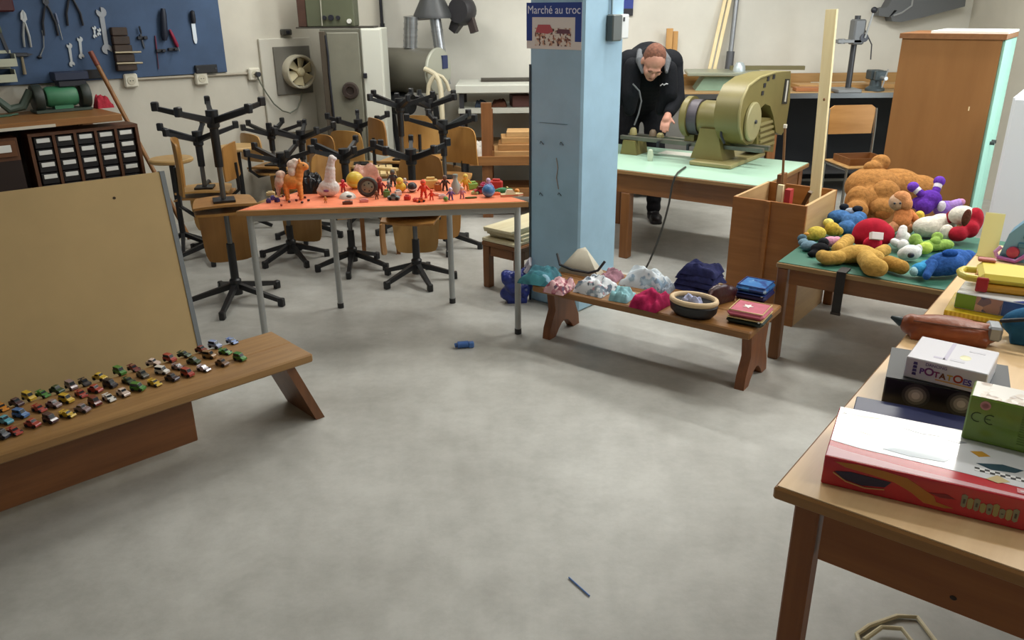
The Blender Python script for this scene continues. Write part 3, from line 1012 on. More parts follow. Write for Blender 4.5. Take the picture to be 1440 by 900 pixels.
def screwdriver(label, p0, p1, hm, bm_, frac=0.42, r=0.012, name='screwdriver'):
    t, L = tool_at(name, label, p0, p1)
    hl = L * frac
    b = MB(Matrix.Translation((0, -r, L - hl)))
    b.lathe([(0, 0), (r * 0.6, 0), (r, hl * 0.15), (r * 0.9, hl * 0.8), (r * 0.6, hl), (0, hl)], 12)
    b.build('handle', hm, t)
    MB().cyl((0, -r, 0.008), (0, -r, L - hl), 0.0032, n=8).bar((0, -r, 0), (0, -r, 0.01), 0.007, 0.002).build('blade', bm_, t)
    return t


def hammer(label, p0, p1, hm, mm, head=0.07):
    t, L = tool_at('hammer', label, p0, p1)
    MB().tube([(0, -0.012, 0), (0, -0.012, L * 0.3), (0, -0.012, L)], [0.012, 0.010, 0.008], 10).build('handle', hm, t)
    MB().box(-head * 0.5, head * 0.35, -0.026, 0.0, L - 0.026, L, bev=0.004).prism([(head * 0.35, L - 0.024), (head * 0.65, L - 0.008), (head * 0.35, L - 0.002)], -0.022, -0.004).build('hammer_head', mm, t, smooth=0)
    return t


def file_tool(label, p0, p1, hm, bm_, wd=0.016, frac=0.35, name='file'):
    t, L = tool_at(name, label, p0, p1)
    hl = L * frac
    MB().prism([(-wd * 0.25, 0), (wd * 0.25, 0), (wd * 0.5, L * 0.12), (wd * 0.5, L - hl), (-wd * 0.5, L - hl), (-wd * 0.5, L * 0.12)], -0.009, -0.003).build('blade', bm_, t, smooth=0)
    MB(Matrix.Translation((0, -0.022, L - hl))).lathe([(0, 0), (wd * 0.45, 0), (wd * 0.65, hl * 0.3), (wd * 0.55, hl * 0.9), (0, hl)], 12).build('handle', hm, t)
    return t


pliers('bright steel pincers with one arm swung out at the left of the blue board', (37, 66), (22, 14), STEEL, STEEL, 0.02)
pliers('long dark shears hanging above the bright pincers on the blue board', (70, 50), (55, -12), DARK, DSTEEL, 0.045)
pliers('dark tongs cut by the top of the photo above the small spanners', (104, 36), (92, -22), DARK, DSTEEL, 0.05)
hammer('small hammer with pale handle at the left bottom of the blue board', (33, 104), (25, 74), wood('#8f836d', '#7b6f58', 'z'), DSTEEL, 0.11)
spanner('left one of the two bright spanners low on the blue board', (100, 95), (91, 59), STEEL)
spanner('right one of the two bright spanners low on the blue board', (113, 84), (103, 50), STEEL)
spanner('left one of the two short spanners above the broom handle top', (132, 56), (126, 34), STEEL, 0.013)
spanner('right one of the two short spanners above the broom handle top', (137, 53), (131, 37), STEEL, 0.013)
t = spanner('long grey ring spanner hanging beside the brown clamp rack', (149, 74), (136, 12), mat('#8d8f93', 0.4, 0.6), 0.034)
screwdriver('thick dark blue handled file hanging right of the clamp rack', (228, 58), (216, 12), mat('#1e2537', 0.5), DSTEEL, 0.97, 0.026, 'rasp')
screwdriver('red handled screwdriver on the blue board', (250, 72), (255, 41), mat('#8c1f3f', 0.4), STEEL, 0.8, 0.014)
screwdriver('thin red shafted screwdriver below the dark blue file', (221, 97), (211, 50), mat('#6a2c44', 0.5), mat('#5d3040', 0.5), 0.45, 0.006)
file_tool('steel adjustable wrench with black grip at the right of the blue board', (273, 61), (266, 14), DARK, STEEL, 0.03, 0.4, 'wrench')
file_tool('thin dark file above the two black pegs', (201, 68), (199, 36), DARK, DSTEEL, 0.012)
screwdriver('slim screwdriver with faded handle between two spanners and shears', (86, 56), (81, 18), mat('#6c7690', 0.5), STEEL, 0.4, 0.008)
file_tool('narrow grey scraper hanging left of the bright pincers', (10, 74), (8, 30), mat('#56604f', 0.5), DSTEEL, 0.02)
for k, (px, py, lab) in enumerate(((199, 53, 'black tool peg left of the dark blue file'), (225, 71, 'black tool peg right under the dark blue file'), (242, 69, 'black tool peg beside the red screwdriver'), (116, 76, 'thin pincer leg knob beside the broom handle') )):
    if k == 3:
        continue
    t = wthing('tool_peg', lab, 'peg', px, py, TOFF, 0, 'black pegs on the blue board')
    B(-0.045, 0.03, -0.02, 0, -0.012, 0.012, bev=0.004).build('peg_bar', DARK, t)
    MB().cyl((0, -0.045, 0), (0, -0.018, 0), 0.007).build('pin', DARK, t)
# open pincer leg that swings out to the right
t, L = tool_at('calipers', 'thin curved caliper hanging right of the bright pincers', (54, 80), (35, 43))
MB().tube([(0.0, -0.008, 0), (0.02, -0.008, L * 0.4), (0.012, -0.008, L * 0.8), (0, -0.008, L)], 0.0045, 6).build('arm', mat('#8f9499', 0.4, 0.5), t)
MB().ell((0, -0.008, 0), (0.016, 0.008, 0.011)).build('tip', DARK, t)
# brown clamp rack with two steel bars
du, dz = wdim((157, 99), (152, 38))
t = wthing('clamp_rack', 'brown rack of stacked screw clamps with two bright bars on the blue board', 'rack', 175, 99, TOFF, math.atan2(wdim((175, 99), (163, 38))[0], wdim((175, 99), (163, 38))[1]), 'tools on the blue board')
L = math.hypot(*wdim((175, 99), (163, 38)))
for k in range(5):
    MB().box(-0.072, 0.072 - 0.008 * k, -0.05, 0, L * k / 5 + 0.001, L * (k + 1) / 5 - 0.001, bev=0.006).build('clamp_body', mat('#3a2c23', 0.6, 0, 0.25, 12), t)
for z in (0.18, 0.43):
    MB().cyl((-0.075, -0.059, L * z), (0.11, -0.059, L * z), 0.008, n=10).build('clamp_bar', mat('#9a8f78', 0.35, 0.6), t)
# black magnetic rails at the lower edge of the board
for (a, b, lab) in (((71, 111), (143, 104), 'long black magnetic rail along the lower left edge of the blue board'), ((272, 101), (302, 97), 'short black magnetic rail at the lower right corner of the blue board')):
    du, dz = wdim(a, b)
    t = wthing('magnetic_rail', lab, 'rail', a[0], a[1], TOFF, 0)
    B(0, du, -0.028, 0, -0.012, 0.05, bev=0.004).build('rail_bar', mat('#15161a', 0.5), t)
    for k in (0.08, 0.92):
        MB().cyl((du * k, -0.032, 0.02), (du * k, -0.027, 0.02), 0.008).build('screw', DSTEEL, t)
# dark red box and pale small-parts bins at the left edge of the picture
du, dz = wdim((-30, 16), (16, 15))
t = wthing('tool_case', 'dark red case hanging at the top left corner of the photo', 'case', -30, 17, TOFF, 0)
B(0, du, -0.08, 0, 0, 0.3, bev=0.01).build('case_body', mat('#4a1f24', 0.5), t)
B(du * 0.2, du * 0.8, -0.086, -0.0795, 0.1, 0.25, bev=0.004).build('case_front', mat('#2a2022', 0.5), t)
for k, (py, lab) in enumerate(((94, 'upper pale parts bin at the left edge under the blue board'), (116, 'lower pale parts bin at the left edge under the blue board'))):
    du, dz = wdim((-30, py), (18, py))
    t = wthing('parts_bin', lab, 'bin', -30, py, TOFF, 0, 'pale parts bins')
    t.location += Vector((0, 0, 0))
    c = MB().box(0, du, -0.12, 0, 0, 0.006).box(0, du, -0.12, -0.114, 0.006, 0.05).box(0, 0.006, -0.114, 0, 0.006, 0.08).box(du - 0.006, du, -0.114, 0, 0.006, 0.08).box(0, du, -0.006, 0, 0.08, 0.1)
    c.build('bin_body', mat('#b9bda9', 0.5), t, smooth=0)
    B(0.02, du - 0.02, -0.1, -0.02, 0.006, 0.04, bev=0.01).build('bin_contents', mat('#6b3f34', 0.7, 0, 0.3, 40), t)

# ---- conduit and sockets under the board
p0, p1 = W(176, 112, 0.012), W(352, 103, 0.012)
MBc = MB().cyl((0, 0, 0), p1 - p0, 0.011, n=10)
cdt = MBc.build('wall_conduit', mat('#a49c8c', 0.5), None)
cdt.location = p0
struct(cdt); cdt.name = 'trim_1'
for px, py, lab in ((182, 113, 'left white wall socket below the blue board'), (281, 110, 'middle white wall socket below the blue board'), (355, 104, 'right wall socket with the fan cord plugged in')):
    t = wthing('wall_socket', lab, 'socket', px, py, 0.0, 0, 'wall sockets')
    B(-0.05, 0.05, -0.045, 0, -0.05, 0.05, bev=0.01).build('casing', mat('#d6d2c2', 0.45), t)
    MB().cyl((0, -0.049, 0), (0, -0.044, 0), 0.03, n=18).build('socket_face', mat('#c2bda9', 0.45), t)
    for s in (-1, 1):
        MB().cyl((s * 0.01, -0.0505, 0), (s * 0.01, -0.0485, 0), 0.004, n=8).build('socket_hole', DARK, t)
    if px == 355:
        MB().cyl((0.015, -0.085, 0.0), (0.015, -0.052, 0.0), 0.02, n=12).build('plug', DARK, t)

# ---- fan panel
fa, fz = WP.at(374, 190)
fb, ft = WP.at(437, 52)
fb2, _ = WP.at(448, 172)
t = thing('fan_panel', 'cream wall panel with a round extractor fan and hanging cord', 'fan', (CX, YB, 0), AW)
fl, _ = WP.at(361, 53)
B(fl, fb2 - 0.02, -0.03, -0.001, fz, ft, bev=0.005).build('panel', mat('#c9c6ba', 0.55), t)
q0, y0 = WP.at(380, 66); q1, y1 = WP.at(437, 128)
B(q0, q1, -0.05, -0.0305, y1 - 0.01, y0, bev=0.004).build('mounting_plate', mat('#77756e', 0.5, 0.2), t)
cxf, czf = WP.at(413, 100)
rf = (WP.at(434, 100)[0] - WP.at(393, 100)[0]) / 2 * 1.0
ring = MB(Matrix.Translation((cxf, -0.05, czf)) @ Matrix.Rotation(PI / 2, 4, 'X'))
ring.lathe([(rf, 0.0), (rf, 0.085), (rf * 0.97, 0.095), (rf * 0.88, 0.095), (rf * 0.86, 0.085), (rf * 0.86, 0.0)], 32)
ring.build('fan_ring', mat('#c3bda9', 0.45), t)
MB(Matrix.Translation((cxf, -0.0495, czf)) @ Matrix.Rotation(PI / 2, 4, 'X')).lathe([(0, 0), (rf * 0.85, 0), (rf * 0.85, 0.01), (0, 0.01)], 28).build('fan_back', mat('#3a372f', 0.7), t)
hub = MB(Matrix.Translation((cxf, -0.06, czf)) @ Matrix.Rotation(PI / 2, 4, 'X')).lathe([(0, 0), (rf * 0.26, 0), (rf * 0.26, 0.07), (rf * 0.18, 0.085), (0, 0.09)], 20).build('fan_hub', mat('#d3c8a4', 0.4), t)
for k in range(6):
    a = 2 * PI * k / 6 + 0.2
    b = MB(Matrix.Translation((cxf, -0.105, czf)) @ Matrix.Rotation(a, 4, 'Y') @ Matrix.Rotation(R(28), 4, 'Z'))
    b.prism([(-0.025, rf * 0.24), (0.025, rf * 0.24), (0.05, rf * 0.8), (-0.05, rf * 0.8)], -0.004, 0.004)
    b.build('fan_blade', mat('#cfc49f', 0.45), t, smooth=0)
cpts = [(357, 104), (362, 116), (370, 130), (380, 145), (392, 155), (403, 158), (413, 152), (419, 140), (421, 128)]
pts = [Vector((WP.at(*c)[0], -0.045 - 0.02 * math.sin(PI * i / 8), WP.at(*c)[1])) for i, c in enumerate(cpts)]
MB().tube(pts, 0.006, 8).build('cord', mat('#6d7163', 0.5), t)
ca, cz = WP.at(401, 45)
t2 = wthing('cable_clip_box', 'small dark junction box on the wall above the fan panel', 'box', 401, 46, 0, 0)
B(-0.05, 0.04, -0.05, 0, -0.02, 0.03, bev=0.008).build('casing', mat('#4b4a44', 0.5), t2)
B(-0.02, 0.015, -0.06, -0.05, -0.01, 0.02, bev=0.004).build('cap', DARK, t2)

# ---- grey control cabinet with white locker side, fuse box above, pipes
yc = 6.9
def Fz(px, py, y=yc): return PY(px, py, y)
a = Fz(449, 42); b = Fz(506, 43)
t = thing('control_cabinet', 'tall grey steel control cabinet with cable tray beside the fan panel', 'cabinet', (a.x, yc, 0), 0)
wdt = b.x - a.x; hgt = Fz(480, 40).z
B(0, wdt, 0, 0.3, 0.06, hgt, bev=0.006).build('casing', mat('#6b6a5e', 0.5, 0.1), t)
B(0.02, wdt - 0.02, 0.02, 0.28, 0, 0.06).build('plinth', DARK, t, smooth=0)
B(0.055, wdt - 0.012, -0.016, -0.0005, 0.2, hgt - 0.03, bev=0.006).build('door', mat('#7d7c6e', 0.5, 0, 0.07, 5), t)
B(0.0, 0.045, -0.03, -0.0005, 0.1, hgt - 0.02, bev=0.004).build('cable_duct', mat('#4d4438', 0.6), t)
MB().tube([(0.05, -0.024, hgt - 0.05), (0.06, -0.03, hgt - 0.2), (0.055, -0.028, hgt - 0.35), (0.07, -0.03, 0.5)], 0.008, 8).build('cable', DARK, t)
c = Fz(494, 127)
MB(Matrix.Translation((c.x - a.x, -0.016, c.z)) @ Matrix.Rotation(PI / 2, 4, 'X')).lathe([(0.03, 0), (0.065, 0), (0.07, 0.02), (0.06, 0.045), (0.035, 0.045), (0.03, 0.03)], 20).build('round_dial', mat('#3a302c', 0.45), t)
MB(Matrix.Translation((c.x - a.x, -0.02, c.z)) @ Matrix.Rotation(PI / 2, 4, 'X')).lathe([(0, 0), (0.028, 0), (0.028, 0.015), (0, 0.02)], 14).build('dial_face', mat('#d9d7cf', 0.4), t)
a2 = Fz(504, 41); b2 = Fz(536, 41)
t = thing('tall_locker', 'narrow tall white locker with a black latch right of the grey cabinet', 'locker', (a2.x + 0.012, yc, 0), 0)
B(0, b2.x - a2.x - 0.012, 0, 0.32, 0.0, hgt, bev=0.006).build('casing', mat('#cfd1c6', 0.5), t)
l = Fz(514, 106)
d_ = B(0.008, b2.x - a2.x - 0.02, -0.012, -0.0005, 0.05, hgt - 0.01, bev=0.004).build('door', mat('#d6d8cd', 0.45), t)
B(l.x - a2.x - 0.025, l.x - a2.x + 0.005, -0.035, -0.012, l.z - 0.02, l.z + 0.02, bev=0.005).build('latch', DARK, d_)
fx0, fx1 = Fz(417, 20), Fz(497, 20)
t = thing('fuse_box', 'brown green fuse box with three black dials on top of the grey cabinet', 'fuse box', (fx0.x, yc + 0.02, hgt + 0.001), 0)
fw = fx1.x - fx0.x
B(-0.02, Fz(525, 38).x - fx0.x, -0.01, 0.24, 0, 0.012).build('base_plate', mat('#3d3a33', 0.5), t, smooth=0)
B(0.07, fw, 0, 0.22, 0.0125, 0.42, bev=0.006).build('casing', mat('#585c48', 0.5, 0, 0.06, 4), t)
B(0.0, 0.0695, 0.01, 0.22, 0.0125, 0.42, bev=0.004).build('side_flange', mat('#4d3429', 0.6, 0, 0.15, 10), t)
for px in (456, 465, 475):
    c = Fz(px, 25)
    MB().cyl((c.x - fx0.x, -0.022, c.z - hgt), (c.x - fx0.x, -0.0005, c.z - hgt), 0.022 if px == 465 else 0.016, n=14).build('dial', DARK, t)
c = Fz(491, 30)
MB().cyl((c.x - fx0.x, -0.03, c.z - hgt), (c.x - fx0.x, -0.0005, c.z - hgt), 0.018, n=12).build('white_knob', mat('#d8d8d0', 0.4), t)
c = Fz(452, 20)
MB().tube([(c.x - fx0.x, -0.012, 0.42), (c.x - fx0.x, -0.014, 0.2), (c.x - fx0.x - 0.004, -0.014, 0.02)], 0.006, 6).build('cable', mat('#9b9a8a', 0.5), t)
# thin black pipe at the back wall
v0 = PY(533, -10, YB - 0.03); v1 = PY(539, 62, YB - 0.03)
t = thing('wall_pipe', 'thin black vertical pipe on the back wall above the dust drum', 'pipe', (v1.x, YB - 0.03, v1.z))
MB().cyl((0, 0, 0), (0, 0, 0.75), 0.014, n=10).build('pipe_run', DARK, t)
MB().tube([(0, 0, 0.0), (0.01, 0, -0.03), (0.05, 0, -0.05), (0.16, 0, -0.05)], 0.016, 8).build('pipe_elbow', mat('#7c7b76', 0.4, 0.5), t)
for z in (0.15, 0.5):
    MB().box(-0.02, 0.02, 0.01, 0.029, z, z + 0.03).build('pipe_bracket', DSTEEL, t, smooth=0)

# ---- dust collector: drum, ducts, hood, hose
yd = 7.45
dc = PY(576, 99, yd)
mp_ = mpp(dc)
t = thing('dust_collector', 'dust collector drum on a stand with silver ducts and a cream hose', 'machine', (dc.x, yd, 0), R(-28))
r = 30 * mp_
hl = 0.31
dz = dc.z
rot = Matrix.Translation((0, 0, dz)) @ Matrix.Rotation(PI / 2, 4, 'Y')
MB(rot).lathe([(0, -hl), (r * 0.96, -hl), (r, -hl + 0.015), (r, hl - 0.02), (0, hl - 0.02)], 30).build('drum', mat('#66645a', 0.45, 0.2, 0.05, 4), t)
MB(rot).lathe([(0, hl - 0.0195), (r * 1.04, hl - 0.0195), (r * 1.05, hl - 0.005), (r * 1.0, hl + 0.005), (r * 0.5, hl + 0.02), (0, hl + 0.022)], 30).build('end_cover', mat('#a9ab9e', 0.4, 0.2), t)
MB().box(hl + 0.008, hl + 0.03, 0.02, 0.1, dz + 0.02, dz + 0.13).build('blue_plate', mat('#23305c', 0.5), t, smooth=0)
for x in (-hl + 0.05, hl - 0.09):
    for s in (-1, 1):
        MB().bar((x, s * 0.03, dz - r * 0.9), (x, s * 0.19, 0), 0.035, 0.035).build('leg', DSTEEL, t, smooth=0)
MB(Matrix.Translation((-0.12, 0, dz - r - 0.10)) @ Matrix.Rotation(PI / 2, 4, 'Y')).lathe([(0, -0.12), (0.09, -0.12), (0.1, -0.1), (0.1, 0.1), (0.09, 0.12), (0, 0.12)], 18).build('motor', mat('#3d3f42', 0.5, 0.3), t)
ALU = mat('#a6a9ad', 0.3, 0.85, 0.1, 3, (1, 1, 14))
M_i = (Matrix.Translation((dc.x, yd, 0)) @ Matrix.Rotation(R(-28), 4, 'Z')).inverted()
for px0, px1, rr in ((577, 589, 0.06), (626, 618, 0.05)):
    d0 = M_i @ PY(px0, 66 if px0 < 600 else 118, yd); d1 = M_i @ PY(px1, 24, yd + 0.1)
    d1.y = d0.y
    b = MB().cyl(d0, d1, rr, n=18)
    for k in range(6):
        m_ = d0.lerp(d1, k / 5); e = (d1 - d0).normalized() * 0.006
        b.cyl(m_ - e, m_ + e, rr * 1.06, n=18)
    b.build('silver_duct', ALU, t)
h0 = M_i @ PY(609, 24, yd + 0.1)
MB(Matrix.Translation(h0)).lathe([(0.17, -0.01), (0.17, 0.02), (0.07, 0.22), (0.06, 0.6)], 22).build('duct_hood', mat('#4b4d4f', 0.45, 0.3), t)
cl = M_i @ PY(572, 26, yd + 0.1)
MB().cyl(cl, h0 + Vector((0, 0, 0.0)), 0.022, n=10).build('cross_pipe', ALU, t)
b0 = M_i @ PY(650, 15, yd + 0.1)
MB(Matrix.Translation(b0) @ Matrix.Rotation(PI / 2, 4, 'X')).lathe([(0, -0.08), (0.1, -0.08), (0.125, -0.03), (0.125, 0.03), (0.1, 0.08), (0, 0.08)], 20).build('blower_casing', mat('#2f2e32', 0.5), t)
MB().bar(b0 + Vector((-0.02, 0, -0.05)), b0 + Vector((-0.1, 0, -0.17)), 0.09, 0.11, w1=0.06, h1=0.07).build('blower_outlet', mat('#38363a', 0.5), t, smooth=0)
MB().bar(b0 + Vector((0.08, 0, -0.06)), b0 + Vector((0.12, 0, -0.18)), 0.05, 0.06).build('blower_bracket', mat('#3b3030', 0.5), t, smooth=0)
HOSE = mat('#c6bda2', 0.55)
hp = [(597, 97), (604, 100), (611, 104), (617, 113), (620, 126), (621, 145), (622, 165), (623, 185)]
MB().tube([M_i @ PY(a, b, yd - 0.33 - 0.02 * i) for i, (a, b) in enumerate(hp)], 0.022, 10).build('hose', HOSE, t)
hp = [(612, 106), (607, 112), (603, 120), (602, 132), (603, 150)]
MB().tube([M_i @ PY(a, b, yd - 0.38) for a, b in hp], 0.018, 10).build('hose', HOSE, t)
hp = [(612, 104), (622, 108), (628, 116), (632, 128)]
MB().tube([M_i @ PY(a, b, yd - 0.36) for a, b in hp], 0.015, 10).build('hose', HOSE, t)

# ---- white topped shelf unit and the timber rack between drum and pillar
yw = 7.2
wl0 = PY(640, 120, yw)
t = thing('shelf_unit', 'shelf unit with a thick white top against the back wall left of the pillar', 'shelf', (wl0.x, yw, 0), 0)
zt = wl0.z
SW = mat('#c9cbc2', 0.45)
B(0, 1.15, 0, 0.6, zt - 0.07, zt, bev=0.006).build('top_board', SW, t)
zs2 = PY(700, 153, yw).z
B(0.02, 1.13, 0.02, 0.58, zs2 - 0.04, zs2).build('shelf', mat('#b9bab0', 0.5), t, smooth=0)
B(0.02, 1.13, 0.02, 0.58, zs2 - 0.36, zs2 - 0.33).build('shelf', mat('#8c6a44', 0.5), t, smooth=0)
for x in (0.03, 1.07):
    for y in (0.03, 0.53):
        B(x, x + 0.04, y, y + 0.04, 0, zt - 0.07).build('post', DSTEEL, t, smooth=0)
rnd = random.Random(5)
SL = [('dark blue grey folded cloth', '#3d4653'), ('brown crumpled paper bag', '#5e3b2c'), ('maroon box', '#56302b'), ('pale box', '#b9b2a6'), ('dark brown tin', '#38291f')]
xs = 0.16
for k, (nm, c) in enumerate(SL):
    w_ = 0.11 + 0.03 * (k % 3); h_ = 0.07 + 0.03 * ((k * 2) % 3)
    if k in (0, 1):
        cloth(['folded_cloth', 'paper_bag'][k], '%s on the upper shelf of the white topped unit' % nm, ['cloth', 'bag'][k], (wl0.x + xs + w_ / 2, yw + 0.2, zs2 + 0.001), 0, w_, 0.2, min(h_, 0.06), fabric(c), k + 3)
    elif k < 4:
        o = B(-w_ / 2, w_ / 2, -0.1, 0.1, 0, h_, bev=0.004).build('storage_box', mat(c, 0.6), None)
        put(o, (wl0.x + xs + w_ / 2, yw + 0.2, zs2 + 0.0005), R(4 * k)); tag(o, '%s on the upper shelf of the white topped unit' % nm, 'box')
    else:
        o = MB().lathe([(0, 0), (0.05, 0), (0.05, 0.1), (0.046, 0.11), (0, 0.11)], 18).build('tin', mat(c, 0.4, 0.4), None)
        put(o, (wl0.x + xs + w_ / 2, yw + 0.2, zs2 + 0.0005)); tag(o, '%s on the upper shelf of the white topped unit' % nm, 'tin')
    xs += w_ + 0.035
o = B(-0.25, 0.25, -0.1, 0.1, 0, 0.02).build('dark_board', mat('#3d3830', 0.7), None, smooth=0)
put(o, (PY(715, 113, yw + 0.3).x, yw + 0.4, zt + 0.0005), R(2)); tag(o, 'dark flat board lying on the thick white shelf top', 'board')

yr = 6.55
r0 = PY(676, 145, yr); r1 = PY(691, 145, yr)
t = thing('timber_rack', 'brown timber rack with upright post left of the blue pillar', 'rack', (r0.x, yr, 0), 0)
RW = wood('#8a5a33', '#6f4524', 'z', 2)
RWX = wood('#9a6a3c', '#80552c', 'x', 2)
pwid = r1.x - r0.x
zr = r0.z
zb = PY(690, 225, yr).z
for x in (0.0, 0.72):
    for y in (0.0, 0.45):
        B(x, x + pwid, y, y + 0.05, 0, zr if y == 0 else zr - 0.1).build('post', RW, t, smooth=0)
for x in (0.0 + pwid + 0.001, ):
    pass
B(-0.1, 0.95, -0.03, -0.0005, zb - 0.04, zb + 0.03).build('cross_beam', RWX, t, smooth=0)
B(-0.1, 0.95, 0.0505, 0.449, zb - 0.02, zb).build('shelf_board', RWX, t, smooth=0)
B(-0.1, 0.95, 0.5005, 0.52, zb - 0.04, zb + 0.03).build('cross_beam', RWX, t, smooth=0)
zb2 = 0.22
B(-0.1, 0.9, -0.03, -0.0005, zb2 - 0.04, zb2 + 0.03).build('cross_beam', RWX, t, smooth=0)
B(-0.1, 0.9, 0.0505, 0.449, zb2 - 0.02, zb2).build('shelf_board', RWX, t, smooth=0)
tim = [(0.10, 0.62, 0.07, 0.055, '#b98f5c', 'thick tan timber'), (0.13, 0.66, 0.20, 0.05, '#a87a48', 'wide brown timber'), (0.16, 0.6, 0.12, 0.05, '#b58a55', 'ochre timber'), (0.2, 0.62, 0.10, 0.045, '#c39a66', 'light timber')]
zz = zb + 0.0005
for k, (x0, L, d, h, c, nm) in enumerate(tim):
    o = B(0, L, 0, 0.3 - 0.03 * k, 0, h, bev=0.003).build('timber_block', wood('#' + c[1:], c, 'x', 2) if False else mat(c, 0.6, 0, 0.1, 6, (1, 8, 8)), None)
    put(o, (r0.x + x0, yr + 0.08 + 0.02 * k, zz), R((1, -1, 2, -2)[k]))
    tag(o, '%s, %s in the stack on the timber rack' % (nm, ['lowest', 'second from bottom', 'second from top', 'topmost'][k]), 'timber', 'timbers stacked on the rack')
    zz += h + 0.001
cloth('plastic_wrap', 'crumpled white plastic wrap on the timber rack left of its post', 'wrap', (r0.x - 0.015, yr + 0.24, zb + 0.0005), 0, 0.14, 0.2, 0.13, mat('#d8d3cc', 0.3, 0, 0.15, 20), 9)

# ---- bench under the tool board, drawer cabinet and what stands on it
w0, w1 = P(-40, 175, 0.98), P(171, 160, 0.98)
hA = math.atan2(w1.y - w0.y, w1.x - w0.x)
hA = AW
hU = DW; hV = Vector((-hU.y, hU.x, 0))
hO = Vector((w1.x, w1.y, 0))
# depth up to the wall
dep = (Vector((CX, YB, 0)) - hO).dot(hV) - 0.01
t = thing('workbench', 'wooden workbench against the left wall below the blue tool board', 'workbench', hO, hA)
B(-2.6, 0, 0, dep, 0.935, 0.98, bev=0.004).build('worktop', wood('#9a6c3c', '#84582c', 'x', 1.6), t)
B(-2.6, -0.42, -0.005, -0.0005, 0.936, 0.955).build('pale_edge', mat('#c9c2b2', 0.5), t, smooth=0)
for x in (-0.1, -1.4, -2.58):
    B(x, x + 0.07, dep - 0.09, dep - 0.02, 0, 0.935).build('leg', BROWNZ, t, smooth=0)
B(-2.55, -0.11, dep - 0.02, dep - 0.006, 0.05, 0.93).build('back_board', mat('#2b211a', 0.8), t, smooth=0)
kz2 = 0.90
k0, k1 = P(38, 189, kz2), P(193, 174, kz2)
kA2 = math.atan2(k1.y - k0.y, k1.x - k0.x)
kl = (k1 - k0).length
t = thing('drawer_cabinet', 'brown cabinet of small black drawers with white labels below the tool board', 'cabinet', (k0.x, k0.y, 0), kA2)
CBM = wood('#5f3a22', '#4b2b17', 'z', 2)
kd = 0.2
B(0, 0.02, 0, kd, 0, kz2 - 0.0205).build('side_panel', CBM, t, smooth=0)
B(kl - 0.02, kl, 0, kd, 0, kz2 - 0.0205).build('side_panel', CBM, t, smooth=0)
B(0, kl, 0, kd, kz2 - 0.02, kz2).build('top_panel', CBM, t, smooth=0)
B(0.0205, kl - 0.0205, kd - 0.012, kd, 0, kz2 - 0.0205).build('back_panel', CBM, t, smooth=0)
nc, nr = 5, 6
cwid = (kl - 0.04) / nc
for c in range(1, nc):
    x = 0.02 + c * cwid
    B(x - 0.009, x + 0.009, 0.001, kd - 0.0125, 0, kz2 - 0.0205).build('divider', CBM, t, smooth=0)
rh = 0.078
LAB = mat('#dcdcd8', 0.5)
for c in range(nc):
    for r_ in range(nr):
        x = 0.02 + c * cwid + 0.0125
        zt_ = kz2 - 0.028 - r_ * rh
        d = B(x, x + cwid - 0.025, 0.012, kd - 0.02, zt_ - rh + 0.006, zt_, bev=0.003).build('drawer', mat('#17161a', 0.4), t)
        m_ = (cwid - 0.025)
        lp = B(x + m_ * 0.12, x + m_ * 0.88, 0.004, 0.0118, zt_ - 0.036, zt_ - 0.008, bev=0.002).build('label_holder', LAB, d)
# left drawer unit at the picture edge
l0 = hO + hU * -0.655 + hV * 0.0
t = thing('drawer_unit', 'brown single drawer box with white label at the left edge under the bench', 'drawer', (l0.x, l0.y, 0), kA2)
B(-0.5, 0, 0.02, 0.2, 0.75, 0.89).build('carcass', CBM, t, smooth=0)
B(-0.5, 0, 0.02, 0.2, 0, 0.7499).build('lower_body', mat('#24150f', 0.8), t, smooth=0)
d = B(-0.48, -0.015, 0.006, 0.0195, 0.775, 0.875, bev=0.003).build('drawer', wood('#6b4327', '#573319', 'x', 2), t)
B(-0.165, -0.045, 0.0, 0.0058, 0.805, 0.85, bev=0.002).build('label_holder', LAB, d)

# bench grinder
gq = P(88, 158, 0.98) + hV * 0.08
mg = mpp(gq)
t = thing('bench_grinder', 'green and black bench grinder on the bench below the blue board', 'grinder', (gq.x, gq.y, 0.9805), hA)
GREEN = mat('#3f7d5a', 0.5, 0, 0.1, 12)
MB().box(-0.16, 0.2, -0.08, 0.08, 0, 0.02, bev=0.004).build('base_plate', mat('#39453c', 0.5), t)
MB(Matrix.Translation((0.03, 0, 0.1)) @ Matrix.Rotation(PI / 2, 4, 'Y')).lathe([(0, -0.1), (0.06, -0.1), (0.07, -0.08), (0.07, 0.08), (0.06, 0.1), (0, 0.1)], 20).build('motor', GREEN, t)
MB().box(-0.03, 0.09, -0.04, 0.04, 0.02, 0.06).build('pedestal', GREEN, t, smooth=0)
for s in (-1, 1):
    x = 0.03 + s * 0.15
    MB(Matrix.Translation((x, 0, 0.1)) @ Matrix.Rotation(PI / 2, 4, 'Y')).lathe([(0, -0.03), (0.085, -0.03), (0.09, -0.02), (0.09, 0.02), (0.085, 0.03), (0, 0.03)], 22).build('wheel_guard', mat('#2b332e', 0.5), t)
MB().tube([(-0.15, 0, 0.15), (-0.22, 0, 0.05), (-0.3, 0.0, 0.04), (-0.37, 0, 0.12), (-0.4, 0, 0.23)], [0.03, 0.03, 0.03, 0.025, 0.012], 10).build('curved_arm', mat('#4a5a50', 0.5), t)
MB().box(0.0, 0.22, -0.06, 0.06, 0.205, 0.262, bev=0.006).build('dark_lid', mat('#202b45', 0.5), t)
MB().box(0.02, 0.2, -0.05, 0.05, 0.165, 0.2045, bev=0.004).build('lid_base', DARK, t)
